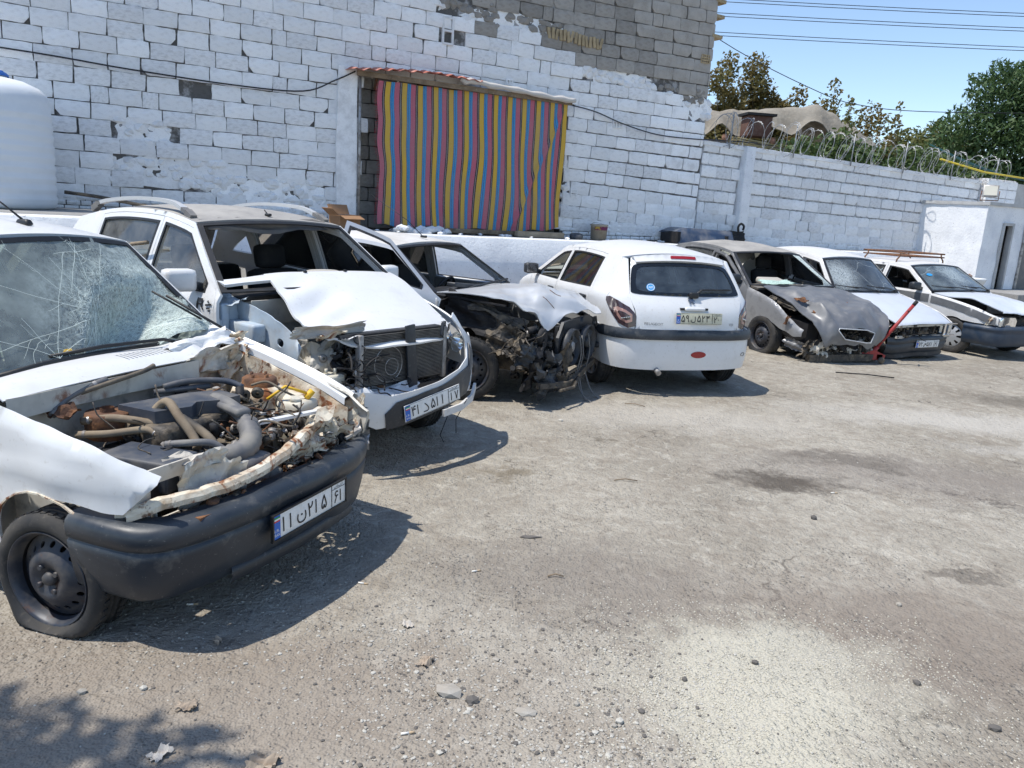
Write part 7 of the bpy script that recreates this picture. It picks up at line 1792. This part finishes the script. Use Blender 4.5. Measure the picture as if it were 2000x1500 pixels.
b = B(); panel(b, [(0, 0), (4.0, 0), (4.0, .5), (0, .1)], lambda a, q: (a, .35 - q, .52 - .14 * a - .10 * sin(a / 4 * pi) - .15 * q), (), .2, .004); ob = b.build('shade_net', [mat('teal_net', (.05, .22, .26), .8)]); ob.location = wloc(15.3, 0, 3.22); ob.rotation_euler = (0, 0, WA); tag(ob, 'teal shade net hanging down beyond the razor wire at right', 'net')
# ================================================================== shed under a tarpaulin behind the wall
sh_ = empty('tarpaulin_shed', (6.5, 21.5, 0), radians(8), 'mud shed under a tan tarpaulin behind the boundary wall', 'shed')
tarp = mat('tan_tarpaulin', (.27, .245, .205), .9, layers=[((.2, .17, .13), 2, .4, .7, .6), ((.4, .36, .29), 9, .5, .7, .4)], bmp=(6, .5, .05)); mud = mat('mud_plaster', (.26, .22, .17), .95, layers=[((.15, .12, .09), 3, .4, .7, .6)], bmp=(12, .6, .03))
b = B(); b.box((-.2, 1.6, 1.85), (3.9, 3, 3.9)); b.box((-1.25, -.4, 1.7), (1.4, .5, 3.55)); b.build('mud_walls', [mud], sh_)
b = B()
def trp(a, q):
    zr = interp([(-2.6, 4.45), (-.5, 4.62), (.9, 4.82), (1.25, 4.86), (1.8, 4.62), (2.6, 4.2), (3.1, 3.9)], a)
    zz = zr - .55 * sstep(.35, 0, q) * (1 + .3 * sin(a * 5)) + .05 * noise.noise(Vector((a * 2.2, q * 2.2, 0))) + .025 * sin(a * 11 + q * 5)
    return (a, -.15 + q * 1.0, zz)
panel(b, [(-2.5, 0), (3.0, 0), (2.8, 3.2), (-2.4, 3.2)], trp, (), .12, .02); b.build('tarpaulin', [tarp], sh_)
b = B(); b.box((-.75, -.45, 4.12), (.62, .5, .5), None, 0, .02); b.box((-.75, -.45, 4.40), (.78, .62, .06), None, 1); b.build('brick_flue', [mat('dark_brick', (.12, .06, .045), .9, layers=[((.2, .15, .12), 9, .5, .7, .5)]), blackm], sh_)
b = B(); rs = random.Random(4)
for k in range(14): b.beam((rs.uniform(-1.9, -.3), -.6, 3.72 + rs.uniform(-.1, .12)), (rs.uniform(-1.0, .6), -.65, 3.6 + rs.uniform(-.15, .1)), rs.uniform(.04, .12), .015)
b.build('scrap_boards', [mat('straw_boards', (.45, .36, .18), .85)], sh_)
for x in (-1.62, -.35):
    b = B(); b.lathe([(.04, 0), (.07, .03), (.08, .11), (.06, .16), (.07, .17)], 16, Matrix.Translation((x, -.65, 3.70))); b.build('clay_pot', [mat('clay', (.28, .15, .1), .85)], sh_)
scr = B(); scrap(scr, (-2.35, -.5, 4.0), (.5, 0, .05), (0, .03, .75), 7, 9, .08, 9, 0, .3); scr.build('hanging_sheet', [mat('pale_sheet', (.42, .39, .33), .9)], sh_)
# ================================================================== trees
def leafm(name, c1_, c2_, tr=.25):
    M_, t, p, o = nodes(name); n = noi(t, 1.3, 3, .6); n2 = noi(t, 14, 2, .6); c_ = mixc(t, ramp(t, n, .35, .65), c1_, c2_); c_ = mixc(t, mth(t, 'MULTIPLY', ramp(t, n2, .4, .7), .5), c_, (c1_[0] * .5, c1_[1] * .55, c1_[2] * .5))
    t.links.new(c_, p.inputs['Base Color']); p.inputs['Roughness'].default_value = .6
    td = nd(t, 'BsdfTranslucent'); t.links.new(c_, td.inputs[0]); mx = nd(t, 'MixShader'); mx.inputs[0].default_value = tr; t.links.new(p.outputs[0], mx.inputs[1]); t.links.new(td.outputs[0], mx.inputs[2]); t.links.new(mx.outputs[0], o.inputs[0]); MATS[name] = M_; return M_
bark = mat('bark', (.10, .075, .055), .9, layers=[((.2, .17, .14), 9, .45, .7, .5)], bmp=(20, .6, .03))
lf_green = leafm('dark_green_leaves', (.05, .10, .032), (.10, .165, .055)); lf_aut = leafm('olive_autumn_leaves', (.21, .15, .05), (.15, .15, .05), .35); lf_mid = leafm('mid_green_leaves', (.07, .12, .035), (.13, .18, .06)); lf_yel = leafm('yellow_green_leaves', (.19, .175, .055), (.13, .165, .05), .35)
def tree(name, label, loc, h, cz, clumps, leaf, n, ls, seed, aspect=.5, trunk=.10, group=None, droop=0.0):
    """clumps: (x, y, z, rx, rz) relative; leaves scattered over each clump's shell and volume"""
    rs = random.Random(seed); r = empty(name, loc, 0, label, 'tree', group); b = B()
    top = Vector((clumps[0][0], clumps[0][1], cz)); b.tube([(0, 0, -.3), (.05, .03, cz * .4), top * .7 + Vector((0, 0, cz * .2))], lambda t: trunk * (1 - .55 * t), 8, spline=4)
    for q in clumps: b.tube([(0.02, 0, cz * .45), Vector((q[0] * .5, q[1] * .5, (cz * .45 + q[2]) * .5 + .2)), Vector(q[:3])], lambda t: trunk * .45 * (1 - .8 * t), 5, spline=3)
    b.build('trunk', [bark], r)
    V = []; F_ = []; wsum = sum(q[3] * q[3] * q[4] for q in clumps)
    for q in clumps:
        m = int(n * q[3] * q[3] * q[4] / wsum)
        for k in range(m):
            d = Vector((rs.gauss(0, 1), rs.gauss(0, 1), rs.gauss(0, 1))).normalized(); rad = rs.random() ** .38
            rad *= 1 + .35 * noise.noise(d * 2.3 + Vector((seed + q[0], q[1], q[2])))
            p = Vector((q[0] + d.x * q[3] * rad, q[1] + d.y * q[3] * rad, q[2] + d.z * q[4] * rad))
            a = Vector((rs.gauss(0, 1), rs.gauss(0, 1), rs.gauss(0, .7) - droop)).normalized(); e = a.orthogonal().normalized(); e = (Matrix.Rotation(rs.uniform(0, 6.28), 3, a) @ e)
            s_ = ls * rs.uniform(.6, 1.35); o_ = len(V); tip = a * s_; w_ = e * s_ * aspect
            V += [p - tip * .5, p + w_ * .5, p + tip * .5, p - w_ * .5]; F_.append((o_, o_ + 1, o_ + 2, o_ + 3))
    bb = B(); bb.add(V, F_, 0, False); bb.build('crown', [leaf], r); return r
def cl_col(h0, h1, r, n, seed, jit=.35):
    rs = random.Random(seed); return [(rs.uniform(-1, 1) * r * jit, rs.uniform(-1, 1) * r * jit, lerp(h0, h1, k / (n - 1)), r * lerp(1, .45, (k / (n - 1)) ** 1.5) * rs.uniform(.75, 1.2), (h1 - h0) / n * .95) for k in range(n)]
for k, (x, y, h, r, lb) in enumerate([(8.9, 38, 8.9, 1.25, 'tall autumn-brown poplar beside the tall wall corner'), (10.7, 39, 9.0, 1.45, 'tallest olive poplar behind the tarpaulin shed'), (12.3, 39.5, 7.9, 1.25, 'shorter olive poplar right of the tallest one'), (13.7, 38, 8.1, .8, 'thin bare-topped poplar standing above the tarpaulin ridge'), (14.9, 38.5, 7.6, .6, 'sparse pale poplar above the right of the tarpaulin'), (9.9, 41, 8.0, 1.2, 'olive poplar filling the gap behind the tallest poplar'), (11.6, 41.5, 7.6, 1.3, 'low brown poplar above the left half of the tarpaulin')]):
    tree('poplar_tree', lb, (x, y, 0), h, h * .6, cl_col(2.2, h - .3, r, 9, 30 + k) + [(rnd(-1.5, 1.5), rnd(-.5, .5), rnd(4.3, 6.9), .85, .9) for _ in range(7)], lf_aut, 15000 if k < 3 or k > 4 else 5000, .19, 40 + k, .55, .09, 'autumn poplars behind the wall')
rs = random.Random(77)
tree('leafy_shrub', 'leafy green shrub rising behind the razor wire in front of the tarpaulin', (7.4, 19.6, 0), 4, 2.6, [(-.7, 0, 3.3, .75, .55), (.3, .1, 3.4, .8, .5), (1.2, .2, 3.2, .7, .5), (-.2, 0, 2.6, 1.3, .7), (1.5, .1, 2.6, 1.0, .6), (2.3, .3, 2.8, .6, .5), (.0, 0, 3.8, .35, .3)], lf_mid, 11000, .14, 51, .5, .05)
tree('sapling', 'thin reddish sapling poking up in front of the tarpaulin', (8.9, 20.0, 0), 4.6, 3.6, cl_col(3.0, 4.55, .30, 6, 5, .5), lf_aut, 420, .14, 52, .5, .03)
tree('sapling', 'slender green sapling left of the reddish one against the tarpaulin', (7.65, 19.9, 0), 4.6, 3.6, cl_col(3.2, 4.5, .26, 6, 6, .5), lf_yel, 300, .13, 53, .5, .03)
tree('dense_tree', 'large dark green feathery tree filling the upper right corner', (16.8, 28.5, 0), 8, 4, [(-.6, 0, 6.6, 1.15, 1.0), (.6, .3, 6.9, 1.0, .9), (-1.6, 0, 5.2, 1.1, .9), (.0, -.4, 5.2, 1.3, 1.1), (1.5, 0, 5.6, 1.3, 1.2), (-.9, 0, 3.8, 1.4, 1.0), (1.0, 0, 3.6, 1.6, 1.1), (2.6, 0, 6.9, 1.0, 1.3), (3.2, 0, 4.8, 1.5, 1.3), (2.4, 0, 3.0, 1.8, 1.0), (2.9, .2, 7.9, .7, .7)], lf_green, 36000, .23, 54, .28, .2, None, .9)
tree('yellowing_tree', 'yellow green bushy tree left of the large dark tree', (17.6, 36, 0), 6.4, 3.2, [(-2.9, 0, 4.2, 1.2, .9), (-3.9, 0, 3.6, 1.2, .8), (-.9, 0, 5.0, 1.2, 1.1), (.3, 0, 5.6, .9, .9), (1.2, 0, 5.0, 1.1, 1.1), (-.3, 0, 4.0, 1.7, .9), (1.6, 0, 4.2, 1.2, .8), (-1.7, 0, 4.4, .8, .8)], lf_yel, 17000, .2, 55, .5, .12)
tree('yellowing_tree', 'low olive bush between the shrub and the yellow green tree', (12.6, 27, 0), 4.6, 2.4, [(-.6, 0, 3.6, 1.1, .9), (.4, 0, 3.8, 1.1, .8), (1.4, 0, 3.4, 1.0, .9), (-1.6, 0, 3.3, .9, .8), (2.4, .2, 3.3, .9, .8)], lf_mid, 8000, .16, 56, .5, .08)
tree('yard_tree', 'tree behind the viewer whose shade falls at the lower left', (-4.6, .35, 0), 6.5, 4.2, [(1.05, .95, 5.2, .36, .34), (.75, .55, 5.3, .55, .45), (.1, .1, 5.6, .8, .7), (1.45, 1.10, 5.05, .26, .22), (.75, 1.25, 5.3, .22, .2), (-.7, -.5, 5.6, 1.0, .8), (1.35, .75, 4.9, .26, .2)], lf_mid, 6500, .14, 57, .5, .12)
# ================================================================== overhead lines
k = 0
for x0, z0, z1 in ((5.42, 8.02, 8.25), (5.42, 7.90, 8.20), (5.39, 7.64, 7.84), (5.39, 7.54, 7.76), (5.54, 7.10, 7.32), (5.54, 6.98, 7.25)):
    b = B(); P_ = []
    for i in range(25):
        t_ = i / 24; x = -14 + 60 * t_; zz = lerp(z0 - (x0 + 14) / 9 * (z1 - z0), z0 + (46 - x0) / 9 * (z1 - z0), t_)
        u_ = (x - 9.9) / 5; P_.append((x, 25 + .0 * x, lerp(z0, z1, (x - 5.4) / 9) * .0 + (z0 + z1) / 2 + (u_ - 0) * .05 + .035 * u_ * u_ * .6))
    b.tube(P_, .010, 5); nm = ['topmost', 'second', 'third', 'fourth', 'fifth', 'lowest'][k]
    tag(b.build('power_line', [darkpl]), nm + ' of the six black power lines crossing the sky', 'power line', 'power lines across the sky'); k += 1
b = B(); b.tube([(2.0, 24.5, 9.0), (5.49, 25, 7.01), (8.71, 25, 5.68), (10.2, 25, 5.36), (12.02, 25, 5.31), (16, 26, 5.6)], .012, 5, spline=6); tag(b.build('service_cable', [darkpl]), 'black cable dropping diagonally from the wall corner to the trees', 'cable')
# ================================================================== trolley jack with long handle
jk = empty('trolley_jack', (4.96, 10.95, G(5.05)), 0, 'red trolley jack with long handle leaning by the grey saloon', 'jack')
b = B()
for y in (-.09, .09): panel(b, [(-.22, .05), (.24, .05), (.26, .12), (.10, .19), (-.05, .15), (-.22, .10)], lambda a, z, y=y: (a, y, z), (), .1, .012)
b.box((.18, 0, .10), (.10, .18, .08), None, 0, .01); b.box((-.18, 0, .08), (.08, .18, .05), None, 0, .01); b.build('chassis', [redp], jk)
for x in (-.18, .20):
    for y in (-.11, .11):
        b = B(); b.lathe([(0, -.015), (.045, -.015), (.05, 0), (.045, .015), (0, .015)], 14, Matrix.Translation((x, y, .05)) @ Matrix.Rotation(pi / 2, 4, 'X')); b.build('wheel', [engm], jk)
b = B(); b.beam((.12, 0, .12), (-.14, 0, .20), .06, .05); b.lathe([(0, .03), (.05, .03), (.05, 0)], 16, Matrix.Translation((-.15, 0, .20))); b.build('lifting_arm', [redp], jk)
b = B(); a_ = Vector((.10, 0, .13)); e_ = Vector((.56, -.05, .86)); b.cyl(a_, e_, .024, 10); b.cyl(a_ - (e_ - a_) * .02, a_ + (e_ - a_) * .14, .036, 10); jh = b.build('handle', [redp], jk)
b = B(); d_ = (e_ - a_).normalized(); b.cyl(e_ - d_ * .02, e_ + d_ * .05, .026, 10); q = e_ - d_ * .12; b.cyl(q - Vector((.05, .10, 0)), q + Vector((.05, .10, 0)), .011, 8); b.build('grip', [blackm], jh)
# ================================================================== gravel
def scatter(name, n, area, size, mats, seed, label, lumps=None, flat=.55):
    rs = random.Random(seed); b = B(); base = []
    for k in range(10):
        bb = B(); bb.rock((0, 0, 0), 1, (1, .85, flat), 0, k + seed); base.append((np.array(bb.v), bb.f))
    V = []; F_ = []; MI = []; o = 0
    for k in range(n):
        if lumps and rs.random() < .7:
            c_ = rs.choice(lumps); x = rs.gauss(c_[0], c_[2]); y = rs.gauss(c_[1], c_[3])
        else: x = rs.uniform(area[0], area[1]); y = rs.uniform(area[2] ** .5, area[3] ** .5) ** 2
        s_ = size[0] * (size[1] / size[0]) ** (rs.random() ** 2.2); v, f = rs.choice(base); a = rs.uniform(0, 6.28)
        R_ = np.array([[cos(a), -sin(a), 0], [sin(a), cos(a), 0], [0, 0, 1]])
        V.append(v @ R_.T * s_ + np.array([x, y, ground_h(x, y) + s_ * flat * .25])); F_ += [tuple(i + o for i in q) for q in f]; MI += [rs.randrange(len(mats))] * len(f); o += len(v)
    b.v = [tuple(p) for p in np.concatenate(V)]; b.f = F_; b.m = MI; b.sm = [False] * len(F_)
    return tag(b.build(name, mats), label, 'gravel', kind='stuff')
st1 = mat('grey_stone', (.34, .31, .265), .9, layers=[((.4, .39, .36), 20, .45, .65, .5)]); st2 = mat('dark_stone', (.12, .11, .10), .9); st3 = mat('pale_stone', (.46, .44, .39), .9); sandm = mat('sand_grain', (.50, .47, .39), .95)
scatter('gravel', 9000, (-3, 5.5, 1.5, 9.5), (.002, .0075), [st1, st1, st3, st2], 3, 'fine loose gravel strewn over the dusty yard', [(-.05, 2.45, .45, .35), (-.3, 3.0, .6, .4), (.4, 2.2, .35, .3), (-1.2, 2.9, .5, .3)])
scatter('loose_grit', 2600, (-.6, .9, 1.7, 3.2), (.003, .011), [st1, st3, st2, st1], 11, 'dense patch of loose grit left of the spilled sand', [(-.12, 2.42, .22, .20), (.1, 2.2, .25, .12), (-.3, 2.75, .25, .2), (.35, 2.35, .15, .2), (.2, 2.9, .4, .15)])
scatter('pebbles', 170, (-2.5, 5, 1.6, 9), (.006, .017), [st1, st3, st2], 5, 'scattered small pebbles lying on the yard', [(-.1, 2.4, .3, .2), (.25, 2.15, .3, .2), (.1, 2.7, .5, .3)])
scatter('spilled_sand', 9000, (.3, 2.0, 2.0, 3.4), (.0025, .006), [sandm, sandm, st3], 7, 'patch of spilled pale sand grains in the foreground', [(1.0, 2.8, .28, .22), (.85, 2.35, .25, .2), (1.35, 2.95, .25, .15), (.75, 2.65, .15, .15)], .7)
def gpt(px, py):
    d = _f + _r * ((px - 1000) / FPX) - _u * ((py - 750) / FPX); t_ = -CAMH / d.z; x, y = d.x * t_, d.y * t_
    return Vector((x, y, ground_h(x, y)))
for k, (px, py, r, m, sq, lb) in enumerate([(874, 1356, .042, st1, (1.3, .9, .5), 'rounded grey stone among the gravel at bottom centre'), (921, 1370, .028, st2, (1, .8, .6), 'black lump right of the rounded grey stone'), (1026, 1393, .036, st1, (1.2, .8, .3), 'flat angular grey stone below the gravel patch'),
        (1209, 1413, .017, st3, (1, .9, .8), 'small white stone at the left edge of the spilled sand'), (1474, 1296, .016, st2, (1, .9, .8), 'brown pebble lying on the spilled sand'), (1589, 1012, .022, st2, (1, .8, .8), 'dark pebble right below the oil stain'), (1337, 1328, .013, st2, (1, 1, .8), 'small dark pebble on the left part of the sand'),
        (1792, 1330, .018, st2, (1, .9, .7), 'dark pebble at the right edge of the sand'), (1757, 1176, .016, st1, (1, .9, .7), 'grey pebble on the brown earth at right'), (1944, 1418, .022, st2, (1.2, .8, .6), 'dark stone in the lower right corner'), (280, 1341, .016, st3, (1, .9, .7), 'pale pebble beside the tree shade'), (160, 1349, .018, st1, (1.1, .9, .6), 'grey pebble inside the tree shade'), (1095, 823, .022, st3, (1.2, .8, .6), 'pale pebble before the crushed silver saloon'), (1126, 1378, .014, st1, (1, .9, .8), 'grey pebble right of the flat angular stone'), (1200, 1420, .012, st1, (1, .9, .8), 'tiny grey pebble touching the small white stone'), (1035, 1050, .04, st2, (1.6, .5, .25), 'dark clod along the crack in the yard surface')]):
    b = B(); b.rock((0, 0, 0), r, sq, 0, 100 + k); o = b.build('stone', [m]); o.location = gpt(px, py) + Vector((0, 0, r * sq[2] * .5)); tag(o, lb, 'stone', 'stones on the yard')
paper = mat('scrap_paper', (.50, .46, .41), .9); butt = mat('cigarette_paper', (.75, .73, .68), .8); filt = mat('cigarette_filter', (.45, .34, .22), .8); leaf_dry = mat('dry_leaf', (.36, .29, .22), .9)
for k, (px, py, s_, m, nm, lb) in enumerate([(515, 1490, .07, leaf_dry, 'paper_scrap', 'crumpled pale leaf litter at the bottom edge'), (312, 1474, .045, paper, 'paper_scrap', 'small folded white paper right of the tree shade'), (795, 1222, .035, paper, 'paper_scrap', 'pale flake on the ground right of the nearest car shadow'), (366, 1378, .05, leaf_dry, 'dry_leaf', 'dry curled leaf at the tip of the tree shade'), (832, 1293, .05, leaf_dry, 'dry_leaf', 'crushed brown leaf above the gravel patch'), (425, 1251, .03, leaf_dry, 'dry_leaf', 'dry leaf inside the nearest car shadow')]):
    b = B(); scrap(b, (0, 0, .012), (s_ * 1.3, 0, 0), (0, s_, 0), 9, 7, s_ * .35, 200 + k, 0, .5, thick=.001); o = b.build(nm, [m]); o.location = gpt(px, py); o.rotation_euler = (0, 0, k * 1.1); tag(o, lb, 'litter', 'litter on the yard')
for k, (px, py, a, lb) in enumerate([(793, 1434, .3, 'cigarette end at bottom centre'), (707, 1139, -.2, 'cigarette end right of the nearest car shadow'), (928, 1117, .4, 'cigarette end below the dark ground crack'), (1628, 960, .1, 'cigarette end right of the oil stain'), (373, 1179, .2, 'cigarette end just outside the nearest bumper shadow')]):
    b = B(); b.cyl((-.018, 0, 0), (.010, 0, 0), .0042, 8); o = b.build('cigarette_end', [butt]); b2 = B(); b2.cyl((.010, 0, 0), (.030, 0, 0), .0043, 8); b2.build('filter', [filt], o); o.location = gpt(px, py) + Vector((0, 0, .005)); o.rotation_euler = (0, 0, a); tag(o, lb, 'cigarette end', 'cigarette ends on the yard')
for k, (px, py, L, a, lb) in enumerate([(1222, 941, .16, .1, 'thin dry twig left of the oil stain'), (1240, 790, .2, -.4, 'dry stalk lying behind the white hatchback shadow'), (1085, 1130, .08, .1, 'short twig in the middle of the yard'), (1690, 725, .7, -.2, 'dark rod on the ground by the jack')]):
    b = B(); b.tube([(-L / 2, 0, 0), (0, .01, .008), (L / 2, 0, 0)], .004 if k < 3 else .008, 5); o = b.build('twig', [wood if k < 3 else blackm]); o.location = gpt(px, py) + Vector((0, 0, .008)); o.rotation_euler = (0, 0, a); tag(o, lb, 'twig', 'twigs on the yard')
